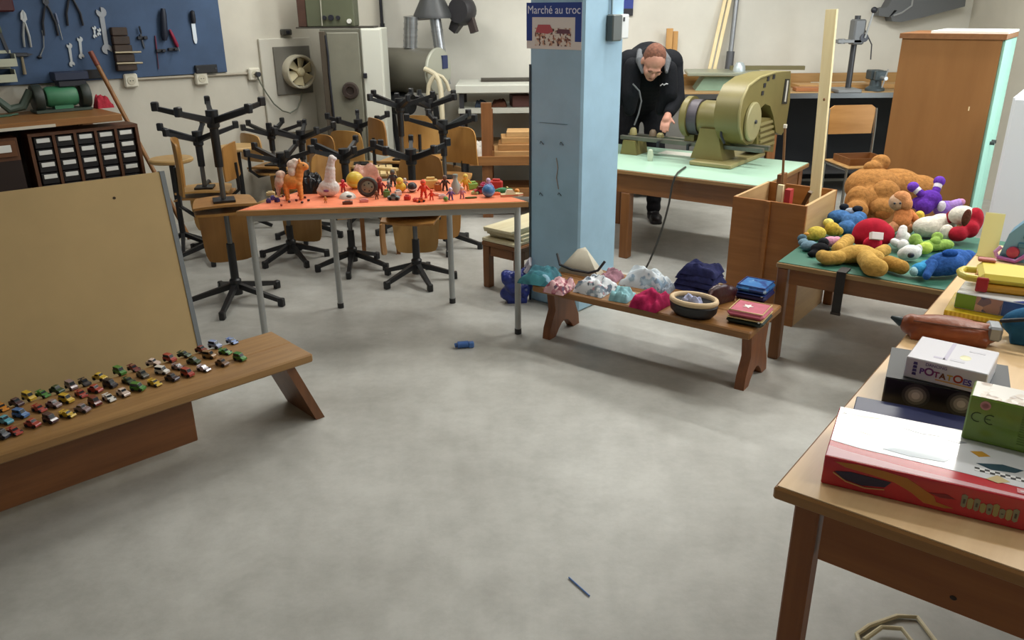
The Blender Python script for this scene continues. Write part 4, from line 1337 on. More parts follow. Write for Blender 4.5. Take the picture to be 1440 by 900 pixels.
o = cloth('red_rag', 'small red rag beside the bench grinder', 'rag', (gq.x + hU.x * 0.3, gq.y + hU.y * 0.3, 0.9805), hA, 0.12, 0.1, 0.09, fabric('#a83240'), 12)
for k, (dx, lab, c) in enumerate(((-0.52, 'dark grey metal scrap flat on the bench left of the grinder', '#3a3d3c'), (-0.36, 'small green metal part on the bench before the grinder arm', '#42604d'))):
    o = MB().box(-0.06, 0.05, -0.02, 0.02, 0, 0.014, bev=0.003).cyl((0.05, 0, 0.008), (0.1, 0.01, 0.008), 0.007).build('metal_scrap', mat(c, 0.5, 0.4), None)
    put(o, (gq.x + hU.x * dx + hV.x * -0.06, gq.y + hU.y * dx + hV.y * -0.06, 0.9805), hA + 0.2 * k); tag(o, lab, 'scrap', 'metal scraps on the bench')
# broom handle leaning at the bench end
e1 = P(182, 178, 0.86)
pA_ = W(121, 72, 0.095)
pB_ = hO + hU * 0.0 + hV * 0.40 + Vector((0, 0, 0))
q = Plane((pB_.x, pB_.y), AW).pt(182, 176)
dirv = (q - pA_).normalized()
low = pA_ + dirv * ((0.004 - pA_.z) / dirv.z)
t = thing('broom_handle', 'wooden broom handle leaning on the wall at the end of the left bench', 'handle', low)
MB().cyl((0, 0, 0), (pA_ - low) * 0.93, 0.016, n=12).build('shaft', wood('#9a6d40', '#80552c', 'z'), t)
MB().cyl((pA_ - low) * 0.931, pA_ - low, 0.0185, n=12).build('grip', mat('#7a3a26', 0.5), t)
# ================================================================ the olive machine on the green table
OLIVE = mat('#736a3c', 0.45, 0, 0.08, 4)
OLIVE_L = mat('#8f865a', 0.45, 0, 0.06, 4)
mo = P(882, 190, 0.745)
mA = R(-37)
ML = Plane((mo.x, mo.y), mA)
mU = ML.d; mV = Vector((-mU.y, mU.x, 0))
t = thing('lathe_machine', 'heavy olive green turning machine with round face plate on the green table', 'machine', (mo.x, mo.y, gH + 0.0005), mA)
def mz(px, py):
    s, z = ML.at(px, py)
    return s, z - gH - 0.0005
sB0, _ = mz(972, 232); sB1, _ = mz(1072, 232)
def loc_(p): return (p - Vector((mo.x, mo.y, 0))).dot(mU), (p - Vector((mo.x, mo.y, 0))).dot(mV)
bA_, bB_, bC_ = loc_(P(969, 232, gH)), loc_(P(1019, 238, gH)), loc_(P(1072, 219, gH))
B(bA_[0], bB_[0] + 0.04, (bA_[1] + bB_[1]) / 2, bC_[1], 0, 0.03, bev=0.006).build('base_plate', OLIVE_L, t)
pd = MB()
p_ = [mz(989, 222)[0], mz(1016, 222)[0]]
zp = mz(1003, 178)[1]
pd.prism([(p_[0] - 0.045, 0.0305), (p_[1] + 0.05, 0.0305), (p_[1] + 0.012, zp * 0.75), (p_[1], zp), (p_[0] + 0.01, zp), (p_[0], zp * 0.7)], -0.12, 0.10)
pd.build('pedestal', OLIVE, t, smooth=0)
# bed rails and left foot
zb_ = mz(950, 194)[1]
for y in (-0.07, 0.045):
    B(-0.02, mz(1078, 208)[0], y, y + 0.035, zb_ - 0.035, zb_ - 0.005, bev=0.003).build('bed_rail', mat('#6f6f66', 0.35, 0.6, 0.1, 10), t)
MB().prism([(-0.005, 0), (0.13, 0), (0.11, zb_ - 0.036), (0.015, zb_ - 0.036)], -0.085, 0.085).build('foot_block', OLIVE, t, smooth=0)
for k in (0.3, 0.53):
    MB().cyl((k, -0.09, zb_ - 0.06), (k, -0.09, zb_ - 0.02), 0.011, n=10).box(k - 0.008, k + 0.008, -0.095, -0.05, zb_ - 0.036, zb_ - 0.022).build('clamp_screw', DARK, t)
for s_, y, h_ in ((0.05, 0.0, 0.05), (0.20, 0.02, 0.045), (0.27, 0.0, 0.03)):
    MB(Matrix.Translation((s_, y, zb_ - 0.004))).lathe([(0, 0), (0.028, 0), (0.024, h_ * 0.7), (0.014, h_), (0, h_)], 14).build('bed_knob', OLIVE_L if s_ != 0.2 else mat('#6a5a48', 0.5), t)
# motor drum on the axis, with a dark ring and end cap
sa0, za = mz(965, 168); sa1, _ = mz(1030, 168); sd = mz(1056, 171)[0]
za = mz(1000, 166)[1]
ro = 0.118
ax = Matrix.Translation((0, 0, za)) @ Matrix.Rotation(PI / 2, 4, 'Y')
MB(ax).lathe([(0, sa0 - 0.0), (ro * 1.08, sa0), (ro * 1.18, sa0 + 0.012), (ro * 1.18, sa0 + 0.05), (0, sa0 + 0.05)], 28).build('end_cap', OLIVE, t)
MB(ax).lathe([(0, sa0 + 0.0505), (ro * 1.02, sa0 + 0.0505), (ro * 1.02, sa0 + 0.12), (0, sa0 + 0.12)], 28).build('belt_ring', mat('#4d4850', 0.5, 0.2), t)
MB(ax).lathe([(0, sa0 + 0.1205), (ro * 0.9, sa0 + 0.1205), (ro, sa0 + 0.14), (ro, sd - 0.171), (0, sd - 0.171)], 28).build('motor_drum', OLIVE, t)
MB().box(sa0 + 0.02, sa0 + 0.09, -0.05, 0.05, zb_ - 0.004, za - ro * 1.0).build('cap_foot', OLIVE, t, smooth=0)
# arched main housing: a thick plate across the axis, its face towards +x
sd = mz(1056, 171)[0]
MF = Plane((mo.x + mU.x * sd, mo.y + mU.y * sd), mA + PI / 2)
def mf(px, py):
    y, z = MF.at(px, py)
    return y, z - gH - 0.0005
FT = Matrix.Translation((sd, 0, 0)) @ Matrix.Rotation(PI / 2, 4, 'Z')
def ol(pts): return [mf(*a) for a in pts]
house = ol([(1050, 204), (1043, 196), (1039, 180), (1039, 160), (1043, 140), (1052, 121), (1068, 109), (1090, 102), (1112, 100), (1111, 140), (1105, 180), (1099, 190), (1091, 186), (1088, 165), (1083, 149), (1076, 146), (1070, 152), (1067, 172), (1064, 192), (1058, 202)])
MB(FT).prism(house, 0.0, 0.17).build('main_housing', OLIVE, t, smooth=50)
rim = ol([(1043, 196), (1039, 180), (1039, 160), (1043, 140), (1052, 121), (1068, 109), (1090, 102)])
MB(FT).tube([(a, -0.002, b) for a, b in rim], 0.009, 8).build('housing_rim', OLIVE_L, t)
c0 = mf(1056, 171)
MB(Matrix.Translation((sd, c0[0], c0[1])) @ Matrix.Rotation(PI / 2, 4, 'Y')).lathe([(0, 0.001), (0.12, 0.001), (0.128, 0.005), (0.128, 0.018), (0.12, 0.025), (0.04, 0.028), (0, 0.03)], 32).build('face_plate', mat('#9a946c', 0.4, 0.1, 0.06, 8), t)
MB(Matrix.Translation((sd + 0.0305, c0[0], c0[1])) @ Matrix.Rotation(PI / 2, 4, 'Y')).lathe([(0, 0), (0.014, 0), (0.012, 0.01), (0, 0.01)], 12).build('plate_centre', DSTEEL, t)
MB(FT).prism(ol([(1099, 146), (1106, 146), (1110, 111), (1104, 111)]), -0.004, -0.0005).build('slot', mat('#23221c', 0.7), t, smooth=0)
MB(FT).prism(ol([(1102, 143), (1104, 143), (1108, 113), (1106, 113)]), -0.007, -0.0045).build('slot_glass', mat('#c9c9c2', 0.3), t, smooth=0)
for k, (px, py) in enumerate(((1080, 111), (1075, 120), (1072, 131), (1088, 108))):
    y_, z_ = mf(px, py)
    MB(FT).box(y_ - 0.02, y_ + 0.02, -0.004, -0.0005, z_ - 0.014, z_ + 0.014).build('bolt_slot', DARK, t, smooth=0)
lo = ol([(1068, 166), (1096, 166), (1091, 214), (1068, 214)])
MB(FT).prism(lo, 0.02, 0.15).build('lower_guard', OLIVE, t, smooth=0)
for k in range(5):
    y0_, z_ = mf(1071, 176 + 8 * k)
    y1_, _ = mf(1090, 176 + 8 * k)
    MB(FT).box(y0_, y1_, 0.008, 0.0195, z_ - 0.009, z_ + 0.010).build('guard_rib', OLIVE_L, t, smooth=0)
s_, z_ = mz(1030, 176)
MB().tube([(s_, -0.15, z_ + 0.04), (s_ - 0.008, -0.165, z_), (s_ - 0.005, -0.168, z_ - 0.05), (s_ + 0.02, -0.16, z_ - 0.10)], 0.009, 8).build('lever', DARK, t)
# power cord over the table edge to the floor
cpts = [P(964, 235, gH + 0.009), P(958, 239, gH + 0.009), P(953, 243, gH + 0.012)]
edge = Plane((gO - gV * 0.035).to_2d(), gA)
hang = [edge.pt(*a) for a in ((949, 249), (945, 262), (941, 285), (936, 305), (930, 325), (922, 347), (914, 366))]
fl = [P(908, 378, 0.012), P(904, 385, 0.008), P(898, 392, 0.008)]
tag(MB().tube(cpts + hang + fl, 0.0065, 8).build('power_cord', mat('#33322e', 0.5), None), 'dark power cord hanging from the olive machine over the green table edge', 'cord')
# pale sheet under the bed and small round piece
o = B(0, 0.33, 0, 0.13, 0, 0.004).build('white_sheet', mat('#dcdcd2', 0.5), None, smooth=0)
q = P(925, 216, gH); put(o, (q.x, q.y, gH + 0.0006), mA); tag(o, 'white sheet lying on the green table under the machine bed', 'sheet')
q = P(914, 226, gH)
o = MB().lathe([(0, 0), (0.018, 0), (0.022, 0.04), (0.016, 0.075), (0, 0.08)], 16).build('small_bottle', mat('#bfc9b4', 0.3), None)
put(o, (q.x, q.y, gH + 0.0006)); tag(o, 'small pale plastic bottle standing on the green table before the white sheet', 'bottle')

# ================================================================ things on the back workbench
bf = bz + 0.0005
def WBp(px, py, z=bz): return P(px, py, z)
# bench saw with a grey plate
a = PY(972, 106, 7.4); b = PY(1040, 100, 7.55)
t = thing('table_saw', 'grey bench saw with flat cast plate behind the olive machine', 'saw', (PY(1010, 130, 7.5).x, 7.5, bf), R(-8))
zt_ = PY(1000, 101, 7.4).z - bz
B(-0.30, 0.36, -0.24, 0.24, zt_ - 0.03, zt_, bev=0.006).build('saw_plate', mat('#9ba08f', 0.35, 0.4, 0.06, 5), t)
MB().prism([(-0.22, 0), (0.24, 0), (0.16, zt_ - 0.0305), (-0.14, zt_ - 0.0305)], -0.18, 0.18).build('saw_stand', mat('#7f9a86', 0.5, 0, 0.08, 5), t, smooth=0)
MB().cyl((0.18, -0.235, zt_ * 0.5), (0.18, -0.17, zt_ * 0.5), 0.05, n=16).build('hand_wheel', mat('#4c4436', 0.5), t)
MB().lathe([(0, 0), (0.055, 0), (0.05, 0.045), (0.03, 0.075), (0, 0.08)], 16, c=(0.16, -0.05, zt_)).build('saw_knob', mat('#b4bfc4', 0.3, 0.3), t)
MB().box(0.1, 0.75, 0.1, 0.16, zt_ + 0.0005, zt_ + 0.035).build('fence_bar', mat('#6a6444', 0.5), t, smooth=0)
# steel bar lying at the bench front
# upright strips leaning on the wall
for (p0, p1, wd, hm, lab, nm) in (((998, 95), (1026, -30), 0.03, PALEZ, 'left one of two thin wooden strips leaning on the back wall', 'wood_strip'), ((1005, 96), (1032, -25), 0.03, PALEZ, 'right one of two thin wooden strips leaning on the back wall', 'wood_strip'), ((1025, 95), (1039, -28), 0.045, mat('#8d9094', 0.35, 0.6), 'grey metal pipe with dark foot leaning on the back wall', 'metal_pipe')):
    qb = PY(p0[0], p0[1], YB - 0.105); qt = PY(p1[0], p1[1], YB - 0.02)
    d = (qt - qb).normalized()
    qb = qb + d * ((bf + 0.004 - qb.z) / d.z)
    tt = thing(nm, lab, 'strip' if nm == 'wood_strip' else 'pipe', qb, group='lengths leaning on the back wall')
    if nm == 'wood_strip':
        MB().bar((0, 0, 0), qt - qb, wd, 0.014, up=(0, 1, 0)).build('strip_body', hm, tt, smooth=0)
    else:
        MB().cyl((0, 0, 0), qt - qb, wd / 2, n=12).build('pipe_body', hm, tt)
        MB().cyl(d * 0.02, d * 0.30, wd * 0.8, n=12).build('pipe_foot', mat('#55575c', 0.5, 0.3), tt)
for k, (x0, x1, yt) in enumerate(((938, 947, 40), (948, 955, 44))):
    a = PY(x0, yt, YB - 0.12); b = PY(x1, yt, YB - 0.12)
    o = B(0, b.x - a.x, 0, 0.03, 0, a.z - bf, bev=0.003).build('short_board', wood('#c79b62', '#b4864c', 'z', 2), None)
    put(o, (a.x, YB - 0.12 + 0.03 * k, bf)); tag(o, ['left one of two short tan boards upright behind the man', 'right one of two short tan boards upright behind the man'][k], 'board', 'short boards behind the man')
# loose boards on the bench
for k, (px, py, L, d, h, c, an, lab) in enumerate(((1118, 122, 0.95, 0.22, 0.035, '#b58c57', 4, 'long tan board flat on the back workbench right of the machine'), (1116, 128, 0.24, 0.14, 0.03, '#9a6238', -6, 'reddish brown board at the front of the back workbench'), (1150, 113, 0.5, 0.16, 0.025, '#cfd2c8', 0, 'pale grey plate at the back of the workbench by the pine plank'))):
    q = PY(px, py, 7.62 if k == 2 else (7.5 if k == 0 else 7.25))
    o = B(0, L, 0, d, 0, h, bev=0.003).build('loose_board', mat(c, 0.6, 0, 0.1, 5, (1, 8, 8)), None)
    put(o, (q.x, [7.40, 7.19, 7.64][k], bf), R(an if k else 0)); tag(o, lab, 'board', 'loose boards on the back workbench')
# drill stand
ds = PY(1188, 117, 7.25)
mpd = mpp(ds)
zt0 = 0.0
t = thing('drill_stand', 'grey drill press stand with long ball lever on the back workbench', 'drill stand', (PY(1190, 110, 7.12).x, 7.12, bf + 0.0), R(0))
def dzp(px, py):
    q = PY(px, py, 7.12); return q.x - t.location.x, q.z - bf
CAST = mat('#85888a', 0.45, 0.4)
B(-0.09, 0.11, -0.1, 0.14, 0, 0.03, bev=0.006).build('base_plate', CAST, t)
xt, zt_ = dzp(1209, 22)
xb, zb_2 = dzp(1199, 108)
xc = (xt + xb) / 2
MB().cyl((xc, 0.05, 0.03), (xc, 0.05, zt_), 0.024, n=16).build('column', mat('#54565a', 0.35, 0.7), t)
zh = dzp(1206, 45)[1]
B(xc - 0.045, xc + 0.05, -0.03, 0.09, zh - 0.1, zh + 0.1, bev=0.012).build('drill_head', mat('#717477', 0.45, 0.4), t)
zz_ = dzp(1195, 58)[1]
B(xc - 0.17, xc + 0.03, -0.03, 0.04, zz_ - 0.014, zz_ + 0.014, bev=0.004).build('holder_arm', CAST, t)
MB().cyl((xc - 0.13, 0.0, zz_ - 0.02), (xc - 0.13, 0.0, zz_ + 0.02), 0.03, n=16).build('holder_ring', CAST, t)
l0 = dzp(1213, 53); l1 = dzp(1225, 14)
MB().cyl((l0[0], -0.04, l0[1]), (l0[0], 0.03, l0[1]), 0.034, n=16).build('pivot', DSTEEL, t)
lv = MB().cyl((l0[0], -0.05, l0[1]), (l1[0], -0.06, l1[1]), 0.008, n=10).build('lever', STEEL, t)
MB().ell((l1[0], -0.06, l1[1]), 0.025).build('lever_ball', DARK, lv)
MB().tube([(xc + 0.05, 0.0, zh + 0.02), (xc + 0.12, -0.02, zh - 0.1), (xc + 0.13, -0.02, zh - 0.22)], 0.005, 6).build('return_spring', DSTEEL, t)
# vise
vq = PY(1232, 122, 7.2)
t = thing('bench_vise', 'grey blue bench vise on the back workbench left of the brown cabinet', 'vise', (vq.x, 7.22, bf), R(0))
VM = mat('#4c575c', 0.45, 0.4)
MB().lathe([(0, 0), (0.08, 0), (0.08, 0.02), (0.05, 0.04), (0.045, 0.09), (0, 0.09)], 18).build('swivel_base', VM, t)
MB().box(-0.055, 0.055, -0.02, 0.10, 0.0905, 0.17, bev=0.008).build('fixed_jaw', VM, t)
MB().box(-0.05, 0.05, -0.10, -0.05, 0.0905, 0.17, bev=0.008).build('sliding_jaw', VM, t)
MB().cyl((0, -0.19, 0.115), (0, 0.05, 0.115), 0.016, n=12).build('spindle', STEEL, t)
MB().cyl((-0.02, -0.18, 0.04), (0.01, -0.18, 0.19), 0.006, n=8).build('handle_bar', STEEL, t)
# grey steel bracket fixed high on the back wall
by = YB - 0.14
def bw(px, py): 
    q = PY(px, py, by); return q.x, q.z
br = [bw(1236, 12), bw(1248, 10), bw(1256, -4), bw(1262, -30), bw(1362, -30), bw(1357, 9), bw(1300, 24), bw(1268, 31), bw(1255, 30), bw(1253, 23), bw(1262, 15), bw(1258, 14), bw(1250, 24), bw(1236, 22)]
x0, z0_ = br[0]
t = thing('wall_bracket', 'dark grey steel bracket arm fixed high on the back wall above the brown cabinet', 'bracket', (x0, by, z0_))
BK = mat('#626568', 0.5, 0.2)
MB().prism([(x - x0, z - z0_) for x, z in br], 0, 0.138).build('arm', BK, t, smooth=0)
e_ = [bw(1256, 22), bw(1268, 18), bw(1282, 8), bw(1285, -10)]
MB().tube([(x - x0, -0.002, z - z0_) for x, z in e_], 0.009, 6).build('edge_bead', mat('#9a9d9f', 0.45, 0.2), t)
# small blue black sign piece on the wall right of the pillar
q0 = PY(885, 22, YB - 0.03); q1 = PY(892, -20, YB - 0.03)
t = thing('wall_sign', 'narrow blue and black strip on the back wall beside the pillar', 'sign', (q0.x, YB - 0.001, q0.z))
B(-0.12, q1.x - q0.x, -0.02, 0, 0, 0.06).build('black_end', DARK, t, smooth=0)
B(-0.12, q1.x - q0.x, -0.02, 0, 0.0605, 0.4).build('blue_face', mat('#2a3c8c', 0.5), t, smooth=0)

# ================================================================ the man bending over the table
SKIN = mat('#b98673', 0.6, 0, 0.06, 14)
CLOTH_D = fabric('#14161b', 0.15, 70)
body = MB()
hipL, hipR = Vector((0.96, 6.66, 0.9)), Vector((1.16, 6.62, 0.9))
footR, footL = Vector((1.165, 6.45, 0.07)), Vector((0.93, 6.62, 0.07))
chest = Vector((1.05, 6.36, 1.20)); neck = Vector((1.035, 6.13, 1.27)); pelvis = Vector((1.06, 6.66, 0.95))
shR, shL = Vector((1.205, 6.24, 1.235)), Vector((0.875, 6.26, 1.235))
elR, elL = Vector((1.235, 6.14, 0.99)), Vector((0.79, 6.15, 1.0))
wrR, wrL = Vector((1.150, 5.985, 0.898)), Vector((0.70, 6.0, 0.86))
hd = PY(919, 88, 5.97)
# bare body: one continuous surface
body.capsule(pelvis, chest, 0.12, 0.13, 6)
body.capsule(chest, neck, 0.12, 0.07, 6)
body.capsule(neck, hd, 0.056, 0.06, 5)
HR = Euler((R(50), R(6), R(4)))           # head hangs forward, crown towards the camera
HM = Matrix.Translation(hd) @ HR.to_matrix().to_4x4()
def hp_(x, y, z): return HM @ Vector((x, y, z))
# head frame: z = crown, -y = face
HRm = HR
bd = body
bd.ell(hp_(0, 0.012, 0.035), (0.076, 0.094, 0.088), HRm)
bd.ell(hp_(0, -0.022, -0.035), (0.062, 0.072, 0.085), HRm)
bd.ell(hp_(0, -0.055, -0.085), (0.036, 0.036, 0.03), HRm)      # chin
bd.ell(hp_(0, -0.098, -0.02), (0.015, 0.022, 0.026), HRm)      # nose
bd.ell(hp_(0, -0.082, 0.02), (0.05, 0.014, 0.013), HRm)        # brow
for s in (-1, 1):
    bd.ell(hp_(s * 0.076, 0.015, -0.012), (0.012, 0.022, 0.032), HRm)   # ears
    bd.ell(hp_(s * 0.036, -0.066, -0.022), (0.022, 0.022, 0.02), HRm)   # cheeks
for sh, el, wr in ((shR, elR, wrR), (shL, elL, wrL)):
    bd.capsule(chest.lerp(sh, 0.6), sh, 0.07, 0.062, 4)
    bd.capsule(sh, el, 0.055, 0.043, 6)
    bd.capsule(el, wr, 0.042, 0.028, 6)
for hp, ft in ((hipR, footR), (hipL, footL)):
    kn_ = hp.lerp(ft, 0.48) + Vector((0, -0.05, 0))
    bd.capsule(hp, kn_, 0.085, 0.058, 6)
    bd.capsule(kn_, ft, 0.056, 0.04, 6)
# hands: palm, four curled fingers and thumb on the machine bed
for wr, s in ((wrR, 1), (wrL, -1)):
    ctr = wr + Vector((-0.022 * s, -0.055, -0.035))
    bd.capsule(wr, ctr, 0.027, 0.034, 4)
    d0 = (ctr - wr).normalized(); side = d0.cross(Vector((0, 0, 1))).normalized()
    for k, ln in enumerate((0.062, 0.07, 0.066, 0.052)):
        root = ctr + side * ((k - 1.5) * 0.019) + d0 * 0.018
        mid = root + d0 * ln * 0.55 + Vector((0, 0, -0.008))
        tip = mid + d0 * ln * 0.25 + Vector((0, 0, -ln * 0.45))
        bd.capsule(root, mid, 0.0092, 0.0085, 5); bd.capsule(mid, tip, 0.0085, 0.0072, 5)
    r_ = ctr - d0 * 0.02 + side * (-0.03 * s)
    bd.capsule(r_, r_ + side * (-0.03 * s) + d0 * 0.03 + Vector((0, 0, -0.012)), 0.0105, 0.0095, 5)
man = bd.build('person', SKIN, None)
soften(man, 0.0065, 3, 0.5)
tag(man, 'man in a black jacket bending over the olive machine with his head down', 'person')
# clothing and hair as its children
jk = MB()
jk.capsule(pelvis + Vector((0, 0, -0.02)), chest, 0.165, 0.19, 8)
jk.ell(chest + Vector((0, 0.02, 0.0)), (0.21, 0.19, 0.15), Euler((R(-35), 0, 0)))
jk.capsule(shL + Vector((0.02, 0, 0.0)), shR + Vector((-0.02, 0, 0.0)), 0.105, None, 8)
jk.capsule(chest, neck + Vector((0, 0.03, 0.0)), 0.15, 0.095, 5)
for sh, el, wr in ((shR, elR, wrR), (shL, elL, wrL)):
    jk.capsule(sh, el, 0.082, 0.064, 8)
    jk.capsule(el, el.lerp(wr, 0.9), 0.064, 0.044, 8)
j = jk.build('jacket', CLOTH_D, man)
soften(j, 0.013, 6)
# hanging open front panels
for s, pts in ((-1, ((0.90, 6.14, 1.22), (0.885, 6.10, 1.04), (0.885, 6.12, 0.92))), (1, ((1.15, 6.10, 1.2), (1.16, 6.07, 1.04), (1.12, 6.12, 0.92)))):
    f = MB().capsule(pts[0], pts[1], 0.07, 0.07, 6).capsule(pts[1], pts[2], 0.07, 0.05, 6)
    soften(f.build('jacket_front', CLOTH_D, man), 0.012, 5)
GREYC = fabric('#5d6064', 0.12, 50)
for sg in (-1, 1):
    cb = MB().capsule(neck + Vector((sg * 0.085, 0.05, 0.055)), neck + Vector((sg * 0.10, -0.06, 0.0)), 0.022, 0.03, 5).capsule(neck + Vector((sg * 0.10, -0.06, 0.0)), neck + Vector((sg * 0.085, -0.135, -0.075)), 0.03, 0.016, 5)
    soften(cb.build('collar', GREYC, man), 0.008, 3)
lg_ = edgep = [PY(a, b, 6.0) for a, b in ((890, 118), (899, 128), (902, 142), (898, 160), (892, 176))]
MB().tube(lg_, 0.006, 6).build('zip_edge', mat('#6e7074', 0.4, 0.3), man)
q = PY(934, 119, 5.99)
MB().tube([q + Vector((-0.028, 0, -0.008)), q + Vector((-0.012, -0.004, 0.006)), q + Vector((-0.002, -0.004, -0.004)), q + Vector((0.012, -0.004, 0.006)), q + Vector((0.026, 0, 0.004))], 0.0045, 6).build('chest_emblem', mat('#b9bcc0', 0.5), man)
tr_ = MB()
for hp, ft in ((hipR, footR), (hipL, footL)):
    kn_ = hp.lerp(ft, 0.48) + Vector((0, -0.05, 0))
    tr_.capsule(hp, kn_, 0.11, 0.078, 7)
    tr_.capsule(kn_, ft + Vector((0, 0.0, 0.03)), 0.076, 0.062, 7)
tr_.capsule(hipL, hipR, 0.125, None, 5)
soften(tr_.build('trousers', fabric('#1a1b20', 0.15, 60), man), 0.013, 5)
for ft in (footR, footL):
    sh_ = MB().ell(ft + Vector((0, 0.0, -0.02)), (0.052, 0.075, 0.05)).ell(ft + Vector((0.008, -0.10, -0.032)), (0.048, 0.09, 0.038)).box(ft.x - 0.045, ft.x + 0.05, ft.y - 0.185, ft.y + 0.07, 0.001, 0.022, bev=0.01)
    soften(sh_.build('shoe', mat('#17151a', 0.4), man), 0.008, 3)
hr = MB()
hr.ell(hp_(0, 0.024, 0.042), (0.0795, 0.092, 0.090), HRm)
hr.ell(hp_(0, 0.06, -0.005), (0.072, 0.055, 0.075), HRm)
hh = hr.build('hair', mat('#6b4434', 0.9, 0, 0.3, 60, bump=0.5), man)
soften(hh, 0.008, 3)
for s in (-1, 1):
    MB().ell(hp_(s * 0.031, -0.081, 0.004), (0.013, 0.006, 0.005), HRm).build('eye', mat('#2a1c18', 0.4), man)
    MB().ell(hp_(s * 0.033, -0.092, 0.024), (0.02, 0.006, 0.004), HRm).build('eyebrow', mat('#5b3c2c', 0.8), man)
MB().ell(hp_(0, -0.088, -0.066), (0.022, 0.006, 0.005), HRm).build('mouth', mat('#8a4f48', 0.5), man)
# ================================================================ toy cars on the low bench
CARCOL = {'yellow': '#c9a62a', 'orange': '#c97f22', 'purple brown': '#4a3038', 'green': '#3c7a2c', 'dark green': '#2c4526', 'mauve': '#8a7476', 'black': '#26222a',
          'dark red': '#6e2420', 'pale pink': '#cdb9ae', 'red': '#a0392e', 'red brown': '#7d3b2c', 'silver blue': '#8f9cc0', 'pale blue': '#7c93c6', 'light blue': '#4f9fb4',
          'blue': '#3f6ea8', 'white': '#d6d2cc', 'grey': '#5c5a52', 'tan': '#8f6c42', 'navy': '#22293c', 'lavender': '#b8aeb8', 'brown': '#6e4c2e', 'dark purple': '#3a2a30'}
ROWS = [('back', [(10, 425, 'orange'), (75, 405, 'purple brown'), (132, 380, 'yellow'), (195, 365, 'green'), (257, 347, 'dark green'), (322, 330, 'mauve'), (382, 312, 'black'), (450, 290, 'yellow'), (540, 265, 'green'), (603, 248, 'dark red'), (690, 225, 'pale pink'), (765, 207, 'red'), (830, 186, 'dark green'), (908, 166, 'red brown'), (968, 146, 'silver blue'), (1045, 126, 'pale blue')]),
        ('middle', [(25, 485, 'light blue'), (95, 457, 'blue'), (178, 430, 'red'), (243, 412, 'mauve'), (300, 390, 'yellow'), (367, 364, 'red'), (430, 344, 'red'), (497, 322, 'black'), (580, 305, 'dark green'), (643, 278, 'grey'), (730, 262, 'white'), (803, 242, 'mauve'), (872, 217, 'dark green'), (943, 192, 'tan'), (1015, 174, 'green')]),
        ('front', [(8, 550, 'navy'), (68, 532, 'red'), (148, 499, 'red'), (228, 479, 'purple brown'), (305, 455, 'yellow'), (372, 432, 'mauve'), (428, 402, 'dark red'), (492, 382, 'white'), (555, 360, 'pale pink'), (622, 337, 'green'), (697, 314, 'yellow'), (775, 292, 'dark purple'), (845, 272, 'red'), (918, 249, 'lavender'), (1000, 225, 'brown'), (1080, 202, 'green')])]
ORD = ['first', 'second', 'third', 'fourth', 'fifth', 'sixth', 'seventh', 'eighth', 'ninth', 'tenth', 'eleventh', 'twelfth', 'thirteenth', 'fourteenth', 'fifteenth', 'sixteenth']
GLASSD = mat('#20262c', 0.15)
TYRE = mat('#161616', 0.7)


def car_mesh(kind):
    """body and cabin outlines of three small car shapes, nose along +x"""
    L, wd = 0.046, 0.021
    b = MB()
    if kind == 0:      # saloon
        prof = [(-0.5, .10), (-0.5, .30), (-0.44, .36), (-.2, .38), (.2, .36), (.46, .30), (.5, .22), (.5, .10)]
        cab = [(-.34, .375), (-.22, .58), (.05, .58), (.2, .365)]
    elif kind == 1:    # racer, low with a tail wing
        prof = [(-.5, .10), (-.5, .28), (-.3, .34), (.1, .30), (.42, .20), (.5, .12), (.5, .08)]
        cab = [(-.28, .335), (-.16, .46), (.0, .46), (.16, .285)]
    else:              # van
        prof = [(-.5, .10), (-.5, .40), (.18, .40), (.34, .34), (.5, .28), (.5, .10)]
        cab = [(-.48, .405), (-.46, .66), (.12, .66), (.3, .35)]
    b.prism([(x * L, z * L) for x, z in prof], -wd / 2, wd / 2)
    if kind == 1:
        b.box(-.5 * L, -.4 * L, -wd / 2, wd / 2, .40 * L, .44 * L).box(-.47 * L, -.43 * L, -.003, .003, .28 * L, .40 * L)
    c = MB().prism([(x * L, z * L) for x, z in cab], -wd * 0.41, wd * 0.41)
    return b, c


CARP = []
for kd_ in range(3):
    b_, c_ = car_mesh(kd_)
    bo = b_.build('body', GLASSD, None, smooth=25); co = c_.build('cabin', GLASSD, None, smooth=25)
    CARP.append((bo.data, co.data)); bpy.data.objects.remove(bo); bpy.data.objects.remove(co)
CARW = []
for kd_ in range(3):
    L_ = 0.046
    cb_ = [[(-.34, .375), (-.22, .58), (.05, .58), (.2, .365)], [(-.28, .335), (-.16, .46), (.0, .46), (.16, .285)], [(-.48, .405), (-.46, .66), (.12, .66), (.3, .35)]][kd_]
    (x1, z1), (x2, z2) = cb_[2], cb_[3]
    e = MB().prism([((x1 * .9 + x2 * .1) * L_ + .0003, (z1 * .9 + z2 * .1) * L_), ((x1 * .2 + x2 * .8) * L_ + .0003, (z1 * .2 + z2 * .8) * L_), ((x1 * .2 + x2 * .8) * L_ + .0009, (z1 * .2 + z2 * .8) * L_ + .0004), ((x1 * .9 + x2 * .1) * L_ + .0009, (z1 * .9 + z2 * .1) * L_ + .0004)], -.0075, .0075)
    e.box(cb_[1][0] * L_, x1 * L_ * .8, -.0091, -.0087, .42 * L_, (z1 - .05) * L_).box(cb_[1][0] * L_, x1 * L_ * .8, .0087, .0091, .42 * L_, (z1 - .05) * L_)
    eo = e.build('windscreen', GLASSD, None, smooth=0); CARW.append(eo.data); bpy.data.objects.remove(eo)
wo = MB().cyl((0, -0.003, 0), (0, 0.003, 0), 0.0058, n=12).build('wheel', TYRE, None); WHEEL = wo.data; bpy.data.objects.remove(wo)
rnd = random.Random(3)
